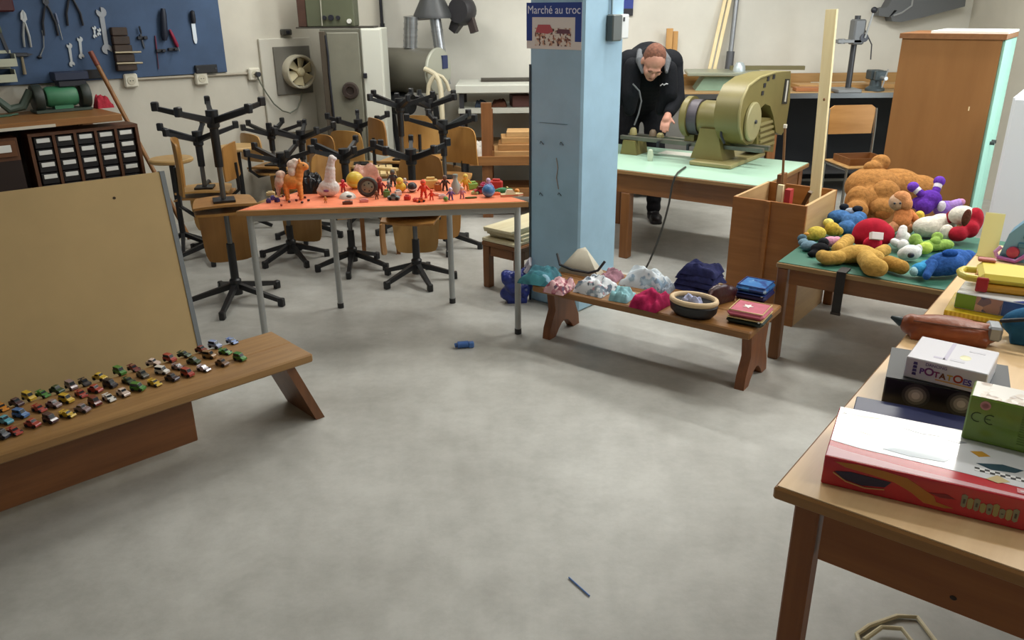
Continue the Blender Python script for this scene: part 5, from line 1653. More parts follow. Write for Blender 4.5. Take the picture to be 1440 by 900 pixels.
for rname, cars in ROWS:
    n = len(cars)
    for i, (zx, zy, cname) in enumerate(cars):
        q = P(zx / 3.2, 440 + zy / 3.2 + 1.5, 0.335)
        t = thing('toy_car', '%s toy car, %s from the right end of the %s row on the bench' % (cname, ORD[n - 1 - i], rname), 'toy car', (q.x, q.y, 0.3302), lbA + R(-68 + rnd.uniform(-12, 12)), 'toy cars in rows on the low bench')
        kd_ = (i * 2 + len(rname)) % 3
        bd_, cd_ = CARP[kd_]
        m = mat(CARCOL[cname], 0.3, 0.0, coat=0.5)
        o = bpy.data.objects.new('body', bd_); COL.objects.link(o); o.parent = t
        me_ = bd_.copy(); me_.materials.clear(); me_.materials.append(m); o.data = me_
        o = bpy.data.objects.new('cabin', cd_); COL.objects.link(o); o.parent = t
        mc_ = cd_.copy(); mc_.materials.clear(); mc_.materials.append(m); o.data = mc_
        o = bpy.data.objects.new('windscreen', CARW[kd_]); COL.objects.link(o); o.parent = t
        for x in (-0.014, 0.014):
            for y in (-0.0095, 0.0095):
                o = bpy.data.objects.new('wheel', WHEEL); COL.objects.link(o); o.parent = t; o.location = (x, y, 0.0058)
        s_ = 1.15
        t.scale = (s_, s_, s_ * 0.85)

# ================================================================ small toys on the orange table
TG = 'small toys on the orange table'
TZ = oz + 0.0018
oU = Vector((math.cos(oA), math.sin(oA), 0))


def tp(px, py):
    return P(px, py, TZ)


def toy(name, label, px, py, cat='toy', rz=0.0):
    q = tp(px, py)
    return thing(name, label, cat, (q.x, q.y, TZ), oA + rz, TG), mpp(q)


def figure(label, px, py, hpx, c1, c2, c3='#d9a88c', rz=0.0, name='toy_figure'):
    """little standing figure: legs, body, arms, head"""
    t, m = toy(name, label, px, py, 'figurine', rz)
    h = hpx * m
    a = MB().capsule((-.13 * h, 0, .06 * h), (-.08 * h, 0, .4 * h), .075 * h, .085 * h, 4).capsule((.13 * h, 0, .06 * h), (.08 * h, 0, .4 * h), .075 * h, .085 * h, 4)
    a.box(-.2 * h, -.06 * h, -.14 * h, .07 * h, 0, .06 * h, bev=.02 * h).box(.06 * h, .2 * h, -.14 * h, .07 * h, 0, .06 * h, bev=.02 * h)
    a.build('legs', mat(c2, 0.5), t)
    MB().ell((0, 0, .52 * h), (.17 * h, .12 * h, .2 * h)).capsule((-.15 * h, 0, .62 * h), (-.3 * h, -.06 * h, .42 * h), .06 * h, .05 * h, 4).capsule((.15 * h, 0, .62 * h), (.3 * h, -.06 * h, .46 * h), .06 * h, .05 * h, 4).build('torso', mat(c1, 0.5), t)
    MB().ell((0, -.01 * h, .83 * h), (.15 * h, .15 * h, .17 * h)).ell((0, -.15 * h, .81 * h), .03 * h).build('head', mat(c3, 0.5), t)
    for s in (-1, 1):
        MB().ell((s * .055 * h, -.145 * h, .86 * h), .022 * h, None, 8, 6).build('eye', DARK, t)
    return t


def ball(label, px, py, r_px, c, c2=None):
    t, m = toy('toy_ball', label, px, py, 'ball')
    r = r_px * m
    MB().ell((0, 0, r), r, None, 20, 14).build('sphere', mat(c, 0.4), t)
    MB(Matrix.Translation((0, 0, r)) @ Matrix.Rotation(0.5, 4, 'X')).lathe([(r * 1.002, -.18 * r), (r * 1.02, 0), (r * 1.002, .18 * r)], 24).build('band', mat(c2 or '#d8d4cc', 0.4), t)
    return t


def block(label, px, py, w_, d, h, c, rz=0.0, name='toy_block', c2=None):
    t, m = toy(name, label, px, py, 'toy', rz)
    B(-w_ * m / 2, w_ * m / 2, -d * m / 2, d * m / 2, 0, h * m, bev=0.12 * min(w_, h) * m).build('block_body', mat(c, 0.45), t)
    B(-w_ * m * .3, w_ * m * .3, -d * m * .3, d * m * .3, h * m + 0.0002, h * m * 1.25, bev=0.06 * h * m).build('stud', mat(c2 or c, 0.45), t)
    return t


def little_car(label, px, py, Lpx, c, c2, rz=0.0):
    t, m = toy('toy_vehicle', label, px, py, 'toy car', rz)
    L = Lpx * m
    r = .13 * L
    MB().prism([(-.5 * L, r * .7), (-.5 * L, .28 * L), (-.3 * L, .32 * L), (.3 * L, .3 * L), (.5 * L, .24 * L), (.5 * L, r * .7)], -.22 * L, .22 * L).build('body', mat(c, 0.35), t, smooth=25)
    MB().prism([(-.28 * L, .305 * L), (-.18 * L, .5 * L), (.1 * L, .5 * L), (.22 * L, .30 * L)], -.18 * L, .18 * L).build('cabin', mat(c2, 0.3), t, smooth=25)
    for x in (-.28, .28):
        for y in (-1, 1):
            MB().cyl((x * L, y * .18 * L, r), (x * L, y * .26 * L, r), r, n=14).build('wheel', TYRE, t)
    return t


# toy horse: orange body with white mane and hindquarters
q = tp(413, 281)
t = thing('toy_horse', 'orange toy horse with white mane and white rear on the orange table', 'toy horse', (q.x, q.y, TZ), oA, TG)
m = mpp(q)
b = MB()
b.ell((0.0, 0, 26 * m), (15 * m, 9 * m, 11 * m)).capsule((9 * m, 0, 30 * m), (14 * m, 0, 46 * m), 7 * m, 6 * m, 4).ell((18 * m, 0, 47 * m), (8 * m, 5 * m, 5.5 * m), Euler((0, R(25), 0)))
for x, y in ((-9, -4), (-9, 4), (10, -4), (10, 4)):
    b.capsule((x * m, y * m, 22 * m), (x * m + 1 * m, y * m, 3 * m), 4.2 * m, 3.0 * m, 5)
for s in (-1, 1):
    b.ell((13 * m, s * 3 * m, 54 * m), (1.6 * m, 1.2 * m, 3.2 * m))
soften(b.build('body', mat('#d98a3d', 0.6, 0, 0.12, 60, bump=0.2), t), 0.0035, 3)
mn = MB().ell((3 * m, 0, 49 * m), (7.5 * m, 6 * m, 7 * m)).ell((2 * m, 0, 40 * m), (6 * m, 7 * m, 9 * m)).ell((7 * m, 0, 54 * m), (5 * m, 4 * m, 4 * m))
soften(mn.build('mane', mat('#e3cfc0', 0.8, 0, 0.15, 80, bump=0.3), t), 0.0035, 3)
tl = MB().ell((-15 * m, 0, 27 * m), (8 * m, 9 * m, 9 * m)).ell((-14 * m, -1 * m, 36 * m), (7 * m, 7 * m, 6 * m)).capsule((-19 * m, 0, 24 * m), (-20 * m, 0, 8 * m), 5 * m, 3 * m, 4)
soften(tl.build('tail', mat('#dcb9a4', 0.8, 0, 0.15, 80, bump=0.3), t), 0.0035, 3)
for s in (-1, 1):
    MB().ell((19 * m, s * 4.4 * m, 49 * m), 1.1 * m, None, 8, 6).build('eye', DARK, t)

for k, (px, py, c, lab) in enumerate(((378, 285, '#3d2f75', 'left one of three purple blocks at the left end of the orange table'), (384, 281, '#57478f', 'middle one of three purple blocks at the left end of the orange table'), (390, 284, '#33265f', 'right one of three purple blocks at the left end of the orange table'))):
    block(lab, px, py, 6, 6, 5, c, 0.5 * k)
block('pale yellow brick behind the purple blocks on the orange table', 381, 275, 12, 6, 5, '#d7bd88', 0.1)
# scattered dark beads before the horse
BL = ['leftmost dark bead, left of the orange toy horse', 'dark red bead under the hind legs of the toy horse', 'bead nearest the front edge below the toy horse', 'bead directly between the hooves of the toy horse', 'bead in front of the toy horse head side', 'bead hidden just behind the front hoof of the toy horse', 'bead right of the toy horse, farther from the edge', 'rightmost dark bead, towards the black pouch']
for k, (px, py) in enumerate(((398, 277), (407, 285), (396, 290), (417, 283), (425, 286), (420, 276), (429, 279), (434, 283))):
    o = MB().ell((0, 0, 0.006), (0.008, 0.006, 0.006), None, 10, 6).build('toy_bead', mat(['#5c2520', '#3a1f24', '#8c3a2c'][k % 3], 0.4), None)
    q = tp(px, py); put(o, (q.x, q.y, TZ), k)
    tag(o, BL[k], 'bead', 'dark beads around the toy horse')
# black pouch, white plastic bag
q = tp(438, 272)
cloth('black_pouch', 'black shiny pouch between the toy horse and the white bag', 'pouch', (q.x, q.y + 0.03, TZ), oA, 0.12, 0.09, 0.10, mat('#15151a', 0.25), 21, TG)
q = tp(464, 276)
t = thing('plastic_bag', 'tall knotted white plastic bag of toys on the orange table', 'bag', (q.x, q.y, TZ), oA, TG)
m = mpp(q)
b = MB().ell((0, 0, 12 * m), (15 * m, 11 * m, 12 * m)).ell((-5 * m, 0, 8 * m), (13 * m, 10 * m, 8 * m)).capsule((1 * m, 0, 18 * m), (4 * m, 0, 38 * m), 8.5 * m, 7 * m, 5).capsule((4 * m, 0, 40 * m), (7 * m, 0, 53 * m), 6 * m, 5 * m, 4).ell((10 * m, 0, 52 * m), (4.5 * m, 4 * m, 3 * m))
soften(b.build('bag_body', mat('#d8cfcb', 0.35, 0, 0.1, 40, bump=0.5, bscale=60), t), 0.004, 3)
MB().ell((-3 * m, -10.2 * m, 10 * m), (4 * m, 1.2 * m, 2 * m)).build('printed_patch', mat('#8a5a8a', 0.5), t)
MB().lathe([(6.2 * m, 37 * m), (6.8 * m, 38.5 * m), (6.2 * m, 40 * m)], 16, c=(4 * m, 0, 0)).build('knot', mat('#c7beb9', 0.4), t)
figure('small bright red figure right of the white knotted bag', 483, 270, 18, '#c3202f', '#a51c2a', '#c93644')
t, m = toy('toy_shell', 'white and grey capped toy at the front of the orange table', 489, 278, 'toy')
MB().lathe([(0, 0), (12 * m, 0), (11 * m, 3 * m), (8 * m, 6 * m), (3 * m, 8.5 * m), (0, 9 * m)], 18).build('shell', mat('#d9d2c8', 0.4), t)
MB().ell((3 * m, -9 * m, 4 * m), (4 * m, 3 * m, 2 * m)).build('grey_spot', mat('#4b5a5c', 0.5), t)
ball('yellow ball behind the grey toy wheel', 500, 265, 12, '#d3b63c', '#c7d06a')
# toy wheel, standing upright in clear wrapping
t, m = toy('toy_steering_disc', 'grey toy wheel with thick black rim standing on the orange table', 518, 277, 'toy wheel', R(8))
rot = Matrix.Translation((0, 0, 14.5 * m)) @ Matrix.Rotation(PI / 2, 4, 'X')
MB(rot).tube([(11 * m * math.cos(a * PI / 14), 11 * m * math.sin(a * PI / 14), 0) for a in range(28)], 3.4 * m, 10, True).build('rim', mat('#3b352f', 0.5), t)
MB(rot).lathe([(0, -2 * m), (9.5 * m, -2 * m), (9.5 * m, 2 * m), (5 * m, 3.2 * m), (0, 3.4 * m)], 24).build('disc', mat('#8e8c7a', 0.4, 0.3), t)
for k in range(5):
    a = 2 * PI * k / 5
    MB(rot).cyl((5.5 * m * math.cos(a), 5.5 * m * math.sin(a), 2.2 * m), (5.5 * m * math.cos(a), 5.5 * m * math.sin(a), 3.6 * m), 1.1 * m, n=8).build('bolt', DARK, t)
q = tp(512, 262)
cloth('pink_wrapper', 'pinkish clear wrapper slumped behind the toy wheel', 'wrapper', (q.x, q.y + 0.07, TZ), oA + 0.3, 0.15, 0.08, 0.115, mat('#cfa294', 0.25, 0, 0.2, 25), 33, TG)
figure('small dark red figure right of the toy wheel', 535, 274, 26, '#9c2f2e', '#7a2020', '#b25a50')
figure('dark grey figure behind the yellow chick on the orange table', 553, 262, 24, '#3b3c40', '#2a2b2e', '#5d5a55')
t, m = toy('toy_chick', 'yellow toy chick in the middle of the orange table', 564, 270, 'figurine')
MB().ell((0, 0, 7 * m), (7.5 * m, 7 * m, 7 * m)).build('body', mat('#e0b637', 0.6), t)
MB().ell((-1 * m, -2 * m, 16 * m), 5 * m).build('head', mat('#e6c14a', 0.6), t)
MB().cyl((-1 * m, -6 * m, 15.5 * m), (-1 * m, -9.5 * m, 15 * m), 1.6 * m, 0.2 * m, 8).build('beak', mat('#d07a28', 0.5), t)
little_car('small grey blue toy car with dark wheels at the front of the orange table', 554, 281, 17, '#6f8387', '#3c4a4e', R(-10))
block('green block touching the back of the grey blue toy car', 544, 277, 9, 7, 9, '#5a7a3c', 0.3)
ball('black ball with white band left of the orange red figure', 580, 270, 7, '#2b2326', '#d5d2d2')
figure('white faced figure behind the black and white ball', 570, 265, 15, '#8b8f96', '#57545a', '#cfc6c0')
# orange red sprawling figure (two of them)
for px, py, hp__, lab in ((596, 278, 26, 'tall orange red rubber figure in the middle right of the orange table'), (607, 281, 15, 'short orange red rubber figure in front of the tall one')):
    figure(lab, px, py, hp__, '#e6442a', '#d63c22', '#ee5a38')
block('tiny red brick left of the orange red figures', 573, 281, 9, 6, 6, '#c93a30', -0.3)
block('flat red brick before the black and white ball', 585, 283, 8, 6, 4, '#d0483a', 0.4)
block('pale yellow card box behind the orange red figures', 606, 265, 20, 8, 13, '#e0bd72', 0.05, 'card_box')
block('orange brown block right of the pale yellow card box', 616, 268, 9, 8, 10, '#a8602a', 0.3)
figure('dark brown figure in front of the brown block', 626, 268, 22, '#4a352c', '#3a2a24', '#6f5240')
figure('purple figure with pale head near the front of the orange table', 634, 281, 18, '#7d5a96', '#6a4a84', '#d9cfe0')
t, m = toy('clear_bottle', 'clear grey plastic bottle toy behind the purple figure', 641, 272, 'bottle')
MB().lathe([(0, 0), (6 * m, 0), (6.5 * m, 2 * m), (6 * m, 13 * m), (3 * m, 19 * m), (3 * m, 23 * m), (0, 23 * m)], 18).build('bottle_body', mat('#a2aaa2', 0.2), t)
MB().lathe([(0, 23.2 * m), (3.6 * m, 23.2 * m), (3.6 * m, 27 * m), (0, 27 * m)], 14).build('bottle_cap', mat('#7b8a86', 0.4), t)
figure('pink figure right of the clear bottle toy', 650, 279, 17, '#c98a9c', '#b5707f', '#e0b7a4')
figure('yellow figure with orange feet at the right of the orange table', 655, 268, 24, '#e2b23a', '#d08a2c', '#e8c65a')
block('bright green block behind the yellow figure', 665, 266, 14, 7, 9, '#7fae4a', 0.2)
t, m = toy('toy_leaf', 'flat dark green strip at the front edge of the orange table', 662, 279, 'toy', 0.1)
MB().slab([(-8 * m, 0), (-4 * m, 2.4 * m), (5 * m, 2 * m), (9 * m, 0), (4 * m, -2 * m), (-5 * m, -2 * m)], 0, 2.2 * m).build('leaf_body', mat('#4c5a26', 0.5), t, smooth=0)
little_car('dark red toy car right of the yellow figure', 676, 272, 20, '#a51e2c', '#5d1a20', R(15))
figure('lilac figure between the red car and green crocodile', 687, 272, 22, '#b98fc0', '#a078ac', '#cfb0cf')
block('red brick behind the lilac figure at the right end', 698, 265, 18, 8, 11, '#cf3b34', -0.2)
t, m = toy('toy_crocodile', 'green toy crocodile at the right end of the orange table', 706, 272, 'figurine', R(8))
b = MB().ell((0, 0, 4.5 * m), (9 * m, 4 * m, 4 * m)).ell((10 * m, 0, 4.5 * m), (6 * m, 2.6 * m, 2.4 * m)).capsule((-7 * m, 0, 4 * m), (-15 * m, 0, 2.4 * m), 3 * m, 1 * m, 4)
for x, y in ((-5, -3), (-5, 3), (5, -3), (5, 3)):
    b.capsule((x * m, y * m, 3.5 * m), (x * m, y * 1.4 * m, 1 * m), 1.6 * m, 1.2 * m, 3)
soften(b.build('body', mat('#2f7a4c', 0.5), t), 0.002, 2)
for s in (-1, 1):
    MB().ell((7.5 * m, s * 1.6 * m, 8 * m), 1.2 * m, None, 8, 6).build('eye', mat('#d9d58a', 0.4), t)
ball('blue ball at the front right of the orange table', 687, 277, 9, '#3f72a8', '#6a98c4')
t, m = toy('toy_boat', 'cream toy boat with a red stripe at the right end of the orange table', 719, 276, 'toy boat', R(6))
MB().slab([(-15 * m, -4 * m), (9 * m, -4.5 * m), (17 * m, 0), (9 * m, 4.5 * m), (-15 * m, 4 * m)], 0, 4 * m).build('hull', mat('#d9c59a', 0.5), t, smooth=0)
MB().slab([(-15.3 * m, -4.3 * m), (9 * m, -4.8 * m), (17.4 * m, 0), (9 * m, 4.8 * m), (-15.3 * m, 4.3 * m)], 1.2 * m, 2.4 * m).build('stripe', mat('#c5402c', 0.5), t, smooth=0)
MB().prism([(-9 * m, 4.1 * m), (-6 * m, 10 * m), (2 * m, 9 * m), (6 * m, 4.1 * m)], -2.5 * m, 2.5 * m).build('cabin', mat('#e2d9bc', 0.5), t, smooth=0)
figure('tiny orange figure at the front edge near the white bag', 458, 285, 9, '#d08a3a', '#b5702a', '#d9a050')
block('dark brown flat brick at the front edge before the white cap toy', 489, 287, 14, 6, 4, '#6b3a28', 0.0)
block('pink flat brick in front of the toy wheel', 512, 284, 12, 7, 4, '#d98a84', 0.2)

# more of the clutter in the middle and right of the table
figure('short brown bear figure leaning right beside the toy wheel', 530, 280, 12, '#7a4a2c', '#6a3e24', '#8a5a38')
block('white ridged block right behind the grey blue toy car', 560, 275, 9, 6, 7, '#d0cac4', 0.4, 'toy_block', '#8d8f94')
little_car('tiny orange toy car directly before the tall orange red figure', 592, 284, 12, '#e0602c', '#a8401c', R(20))
block('white pink brick left of the purple figure', 622, 279, 10, 6, 5, '#dcb8b4', 0.3)
ball('small green ball left of the purple figure', 627, 283, 3.5, '#5c8a3c', '#a9c46a')
block('light pink tile in front of the dark brown figure', 612, 275, 14, 7, 3, '#e0a08a', -0.1)
figure('tiny white figure between the clear bottle and yellow figure', 647, 271, 13, '#d2cdd0', '#b5aeb4', '#d8b8a4')
block('flat orange tile behind the blue ball', 697, 274, 14, 6, 3, '#dd6a3c', 0.2)
block('pale green flat tile left of the dark red toy car', 668, 273, 10, 6, 4, '#b7c98a', -0.3)
block('magenta brick behind the dark red toy car', 680, 266, 9, 6, 8, '#b02c5a', 0.1)
ball('small orange ball at the far right tip of the table', 727, 272, 3.5, '#dd8a34', '#e8c05a')
figure('small grey robot figure left of the yellow chick', 547, 270, 16, '#6d7075', '#55585c', '#8d9094')
# ---- loose things on the floor
q = P(653, 489, 0)
t = thing('toy_piece', 'blue plastic toy piece lying alone on the floor', 'toy', (q.x, q.y, 0.0005), R(10))
MB().cyl((-0.035, 0, 0.018), (0.02, 0, 0.018), 0.018, n=14).build('barrel', mat('#3a63a5', 0.4), t)
MB().box(0.0205, 0.05, -0.014, 0.014, 0, 0.03, bev=0.004).build('block_end', mat('#4a74b4', 0.4), t)
MB().cyl((-0.05, 0, 0.016), (-0.0355, 0, 0.018), 0.012, n=12).build('peg', mat('#2f548f', 0.4), t)
a, b = P(800, 812, 0.004), P(829, 838, 0.004)
o = MB().cyl((0, 0, 0), b - a, 0.0025, n=8).build('blue_straw', mat('#4d72b0', 0.5), None)
o.location = a; tag(o, 'thin blue straw lying on the floor near the camera', 'straw')
# blue bag behind the bench end
q = P(722, 432, 0)
t = thing('plastic_bag', 'crumpled blue plastic bag on the floor behind the right leg of the toy table', 'bag', (q.x + 0.02, q.y + 0.10, 0.0), R(5))
rb = random.Random(8)
b = MB().box(-0.06, 0.06, -0.045, 0.045, 0.0, 0.04)
for k in range(16):
    a_ = rb.uniform(0, 2 * PI); r_ = rb.uniform(0.02, 0.075)
    b.ell((r_ * math.cos(a_), r_ * 0.7 * math.sin(a_), rb.uniform(0.05, 0.17)), (rb.uniform(0.035, 0.06), rb.uniform(0.03, 0.045), rb.uniform(0.03, 0.05)), Euler((rb.uniform(-.6, .6), rb.uniform(-.6, .6), 0)), 10, 7)
soften(b.build('bag_body', mat('#27357f', 0.3, 0, 0.4, 16, bump=1.0, bscale=35), t), 0.008, 1)
MB().tube([(0.05, -0.03, 0.19), (0.075, -0.045, 0.24), (0.08, -0.03, 0.27), (0.06, -0.01, 0.22)], [0.014, 0.01, 0.012, 0.016], 8).build('bag_handle', mat('#c3c0cc', 0.35, 0, 0.2, 20), t)
# cream cables under the near table
pts = [P(1352, 893, 0.01), P(1330, 906, 0.012)]
for k, (cp, lab) in enumerate(((((1318, 905), (1290, 868), (1262, 866), (1222, 880), (1205, 892), (1212, 915), (1250, 925)), 'cream cable coiled on the floor under the near table'), (((1215, 900), (1240, 882), (1268, 884), (1285, 905), (1260, 930)), 'second cream cable loop beside the coiled cable under the near table'))):
    o = MB().tube([P(a, b, 0.008 + 0.012 * k) for a, b in cp], 0.0065, 8).build('cream_cable', mat('#cfc3a0', 0.5), None)
    tag(o, lab, 'cable', 'cables under the near table')

# ================================================================ clothes and bags on the low bench
CBZ = 0.3305
CG = 'clothes on the low bench'
cU2 = Vector((math.cos(cbA), math.sin(cbA), 0))
def cp_(px, py): return P(px, py, 0.345)
def heap(name, label, cat, px, py, w_, d, h, m, seed, rz=0.0, lift=0.0, cat2=None):
    q = cp_(px, py)
    return cloth(name, label, cat, (q.x, q.y, CBZ + lift), cbA + rz, w_, d, h, m, seed, CG)


WHITE_FLORAL = blotch(['#5a6675', '#7f8a95', '#9aa5ae', '#4a5058', '#b08a90'], 60, 0.9, '#cfd2d6', 0.52)
PINK_FLORAL = blotch(['#8a4a58', '#b77a86', '#5f4a5c', '#d9b6b6'], 55, 0.9, '#c9a0a4', 0.5)
heap('folded_garment', 'teal garment with pale top at the left end of the clothes bench', 'garment', 760, 389, 0.17, 0.2, 0.07, blotch(['#2f6b78', '#3d7f88', '#7fa6b8'], 18, 0.9, '#2c5d6a', 0.5), 41, 0.2)
t = thing('pointed_hat', 'cream pointed cloth hat with black strap leaning before the pillar', 'hat', (0, 0, 0), 0.0, CG)
q = cp_(818, 384); t.location = (q.x, q.y + 0.03, CBZ); t.rotation_euler = (0, 0, cbA)
hb = [(-0.12, -0.03), (0.12, -0.03), (0.10, 0.06), (-0.10, 0.06)]
ap = (-0.005, 0.035, 0.135)
MB().add([(x, y, 0.012) for x, y in hb] + [(x, y, 0.0) for x, y in hb] + [(ap[0] - 0.03, ap[1] - 0.02, ap[2] * 0.93), (ap[0] + 0.03, ap[1] - 0.02, ap[2] * 0.9), (ap[0], ap[1] + 0.01, ap[2])], [(0, 1, 9, 8), (1, 2, 10, 9), (2, 3, 10), (3, 0, 8, 10), (8, 9, 10), (0, 4, 5, 1), (1, 5, 6, 2), (2, 6, 7, 3), (3, 7, 4, 0), (4, 7, 6, 5)]).build('crown', mat('#b9b3a2', 0.8, 0, 0.08, 10), t, smooth=70)
MB().tube([(-0.15, 0.0, 0.085), (-0.11, -0.035, 0.04), (-0.03, -0.045, 0.03), (0.07, -0.04, 0.03), (0.12, -0.035, 0.05), (0.15, -0.02, 0.1)], 0.007, 8).build('strap', mat('#22242a', 0.6), t)
heap('folded_garment', 'pink patterned garment left of the white flowered one', 'garment', 787, 403, 0.115, 0.16, 0.06, PINK_FLORAL, 42, 0.1)
heap('folded_garment', 'white garment with grey flowers in the middle left of the clothes bench', 'garment', 838, 404, 0.165, 0.18, 0.075, WHITE_FLORAL, 43, 0.0)
heap('folded_garment', 'pale mint blue bundle of cloth at the bench front edge', 'garment', 876, 415, 0.10, 0.14, 0.065, fabric('#86b3ba', 0.2, 30), 44, 0.1)
heap('folded_garment', 'white and grey striped garment behind the magenta cloth', 'garment', 908, 396, 0.24, 0.16, 0.085, blotch(['#7f93a6', '#b6c1cc', '#97a9b5'], 40, 0.9, '#c4ccd2', 0.5), 45, 0.05)
heap('folded_garment', 'magenta garment heaped at the front of the clothes bench', 'garment', 916, 425, 0.14, 0.17, 0.08, fabric('#a3224f', 0.3, 25), 46, -0.05)
heap('folded_garment', 'dusty pink cloth at the back between flowered and striped garments', 'garment', 860, 388, 0.10, 0.13, 0.05, fabric('#9c7480', 0.2, 30), 52, 0.1)
heap('folded_garment', 'small grey cloth between the striped garment and navy trousers', 'garment', 939, 407, 0.035, 0.13, 0.05, fabric('#7f8894', 0.2, 30), 53, 0.1)
# navy trousers: folded layers
q = cp_(986, 403)
t = thing('folded_trousers', 'navy blue trousers folded flat at the back of the clothes bench', 'trousers', (q.x - 0.01, q.y + 0.03, CBZ), cbA - 0.05, CG)
for k in range(4):
    cl_ = cloth('trouser_fold', None, None, (0.012 * (k % 2), 0.004 * k, 0.026 * k), 0.04 * (k - 1), 0.225 - 0.012 * k, 0.18 - 0.01 * k, 0.055, fabric('#23264c', 0.25, 40), 60 + k, parent=t)
# black bag with beige rim
q = cp_(978, 438)
t = thing('shoulder_bag', 'black round bag with wide beige rim on the clothes bench', 'bag', (q.x - 0.012, q.y - 0.005, CBZ), cbA, CG)
t.scale = (0.86, 0.88, 1)
n = 26
def ringp(rx, ry, z, dx=0, dy=0): return [(rx * math.cos(2 * PI * i / n) + dx, ry * math.sin(2 * PI * i / n) + dy, z) for i in range(n)]
sh_ = MB()
prof = [ringp(0.10, 0.055, 0.0), ringp(0.125, 0.085, 0.025), ringp(0.13, 0.095, 0.055), ringp(0.118, 0.085, 0.072), ringp(0.09, 0.06, 0.05)]
vs = [p for r_ in prof for p in r_]
fs = [[k * n + i, k * n + (i + 1) % n, (k + 1) * n + (i + 1) % n, (k + 1) * n + i] for k in range(len(prof) - 1) for i in range(n)]
fs += [list(range(n))[::-1], [4 * n + i for i in range(n)]]
sh_.add(vs, fs).build('bag_body', mat('#18171a', 0.5), t)
MB().tube(ringp(0.12, 0.086, 0.073), 0.013, 10, True).build('rim', mat('#c9b08a', 0.6), t)
cloth('lavender_cloth', 'lavender white cloth lying inside the beige rimmed black bag', 'cloth', (q.x - 0.02, q.y - 0.002, CBZ + 0.0515), cbA, 0.09, 0.055, 0.05, fabric('#a9aecb', 0.15, 30), 71, CG)
# burgundy handbag leaning over
q = cp_(1016, 424)
t = thing('leather_purse', 'dark burgundy leather purse between the navy trousers and pink case', 'purse', (q.x + 0.0, q.y + 0.02, CBZ), cbA + R(70), CG)
t.scale = (0.8, 0.78, 0.95)
b = MB().ell((0, 0, 0.045), (0.13, 0.036, 0.042)).ell((-0.03, 0.0, 0.07), (0.09, 0.03, 0.035)).box(-0.10, 0.10, -0.022, 0.022, 0, 0.03)
soften(b.build('purse_body', mat('#3b1a1e', 0.35, 0, 0.25, 20, bump=0.3, bscale=30), t), 0.006, 3)
MB().tube([(-0.1, -0.01, 0.08), (-0.14, -0.03, 0.06), (-0.16, -0.03, 0.03), (-0.13, -0.035, 0.012)], 0.009, 8).build('strap', mat('#46211f', 0.4), t)
MB().lathe([(0, 0), (0.014, 0), (0.014, 0.004), (0, 0.005)], 14, c=(-0.02, -0.0, 0.101)).build('clasp', mat('#8a7458', 0.3, 0.7), t)


def soft_case(label, px, py, w_, d, h, top, side, trim, rz, dx=0, dy=0, lift=0.0, extra=None):
    q = cp_(px, py)
    t = thing('pencil_case', label, 'case', (q.x + dx, q.y + dy, CBZ + lift), cbA + rz, CG)
    B(-w_ / 2, w_ / 2, -d / 2, d / 2, 0, h * 0.46, bev=0.012).build('lower_shell', mat(side, 0.6), t)
    B(-w_ / 2, w_ / 2, -d / 2, d / 2, h * 0.5, h, bev=0.014).build('lid', top, t)
    rr_ = [(-w_ / 2 - 0.001, -d / 2 - 0.001), (w_ / 2 + 0.001, -d / 2 - 0.001), (w_ / 2 + 0.001, d / 2 + 0.001), (-w_ / 2 - 0.001, d / 2 + 0.001)]
    MB().box(-w_ / 2 + 0.003, w_ / 2 - 0.003, -d / 2 - 0.003, d / 2 + 0.003, h * 0.455, h * 0.505, bev=0.002).build('zipper', mat(trim, 0.5), t)
    MB().tube([(-w_ / 2 + 0.008, -d / 2 + 0.008, h), (w_ / 2 - 0.008, -d / 2 + 0.008, h), (w_ / 2 - 0.008, d / 2 - 0.008, h), (-w_ / 2 + 0.008, d / 2 - 0.008, h)], 0.003, 6, True).build('piping', mat(trim, 0.5), t)
    MB().box(w_ / 2 - 0.02, w_ / 2 - 0.012, -d / 2 - 0.014, -d / 2 - 0.003, h * 0.46, h * 0.5).build('zip_pull', STEEL, t, smooth=0)
    if extra:
        extra(t, w_, d, h)
    return t


def star_patch(t, w_, d, h):
    p = []
    for k in range(10):
        r_ = (0.026 if k % 2 == 0 else 0.012); a = PI / 5 * k
        p.append((-0.012 + r_ * math.cos(a), 0.004 + r_ * math.sin(a)))
    MB().slab(p, h + 0.0005, h + 0.002).build('white_patch', mat('#e2dcd6', 0.5), t, smooth=0)
soft_case('pink square pencil case with white patch on a dark green base', 1054, 446, 0.165, 0.16, 0.062, mat('#b5566a', 0.5, 0, 0.1, 20), '#1d2b22', '#c9b27a', 0.05, 0.0, 0.0, 0, star_patch)
soft_case('shiny blue square pencil case at the right end of the clothes bench', 1064, 416, 0.15, 0.15, 0.07, blotch(['#2f62a5', '#4f86c0', '#9cc0dc', '#27498a'], 35, 0.3, '#3a76b5', 0.5), '#28245a', '#233a7a', 0.02, 0.0, 0.03, 0)
# ================================================================ soft toys on the dark green low table
PZ = 0.5005
PGp = 'soft toys on the low table'


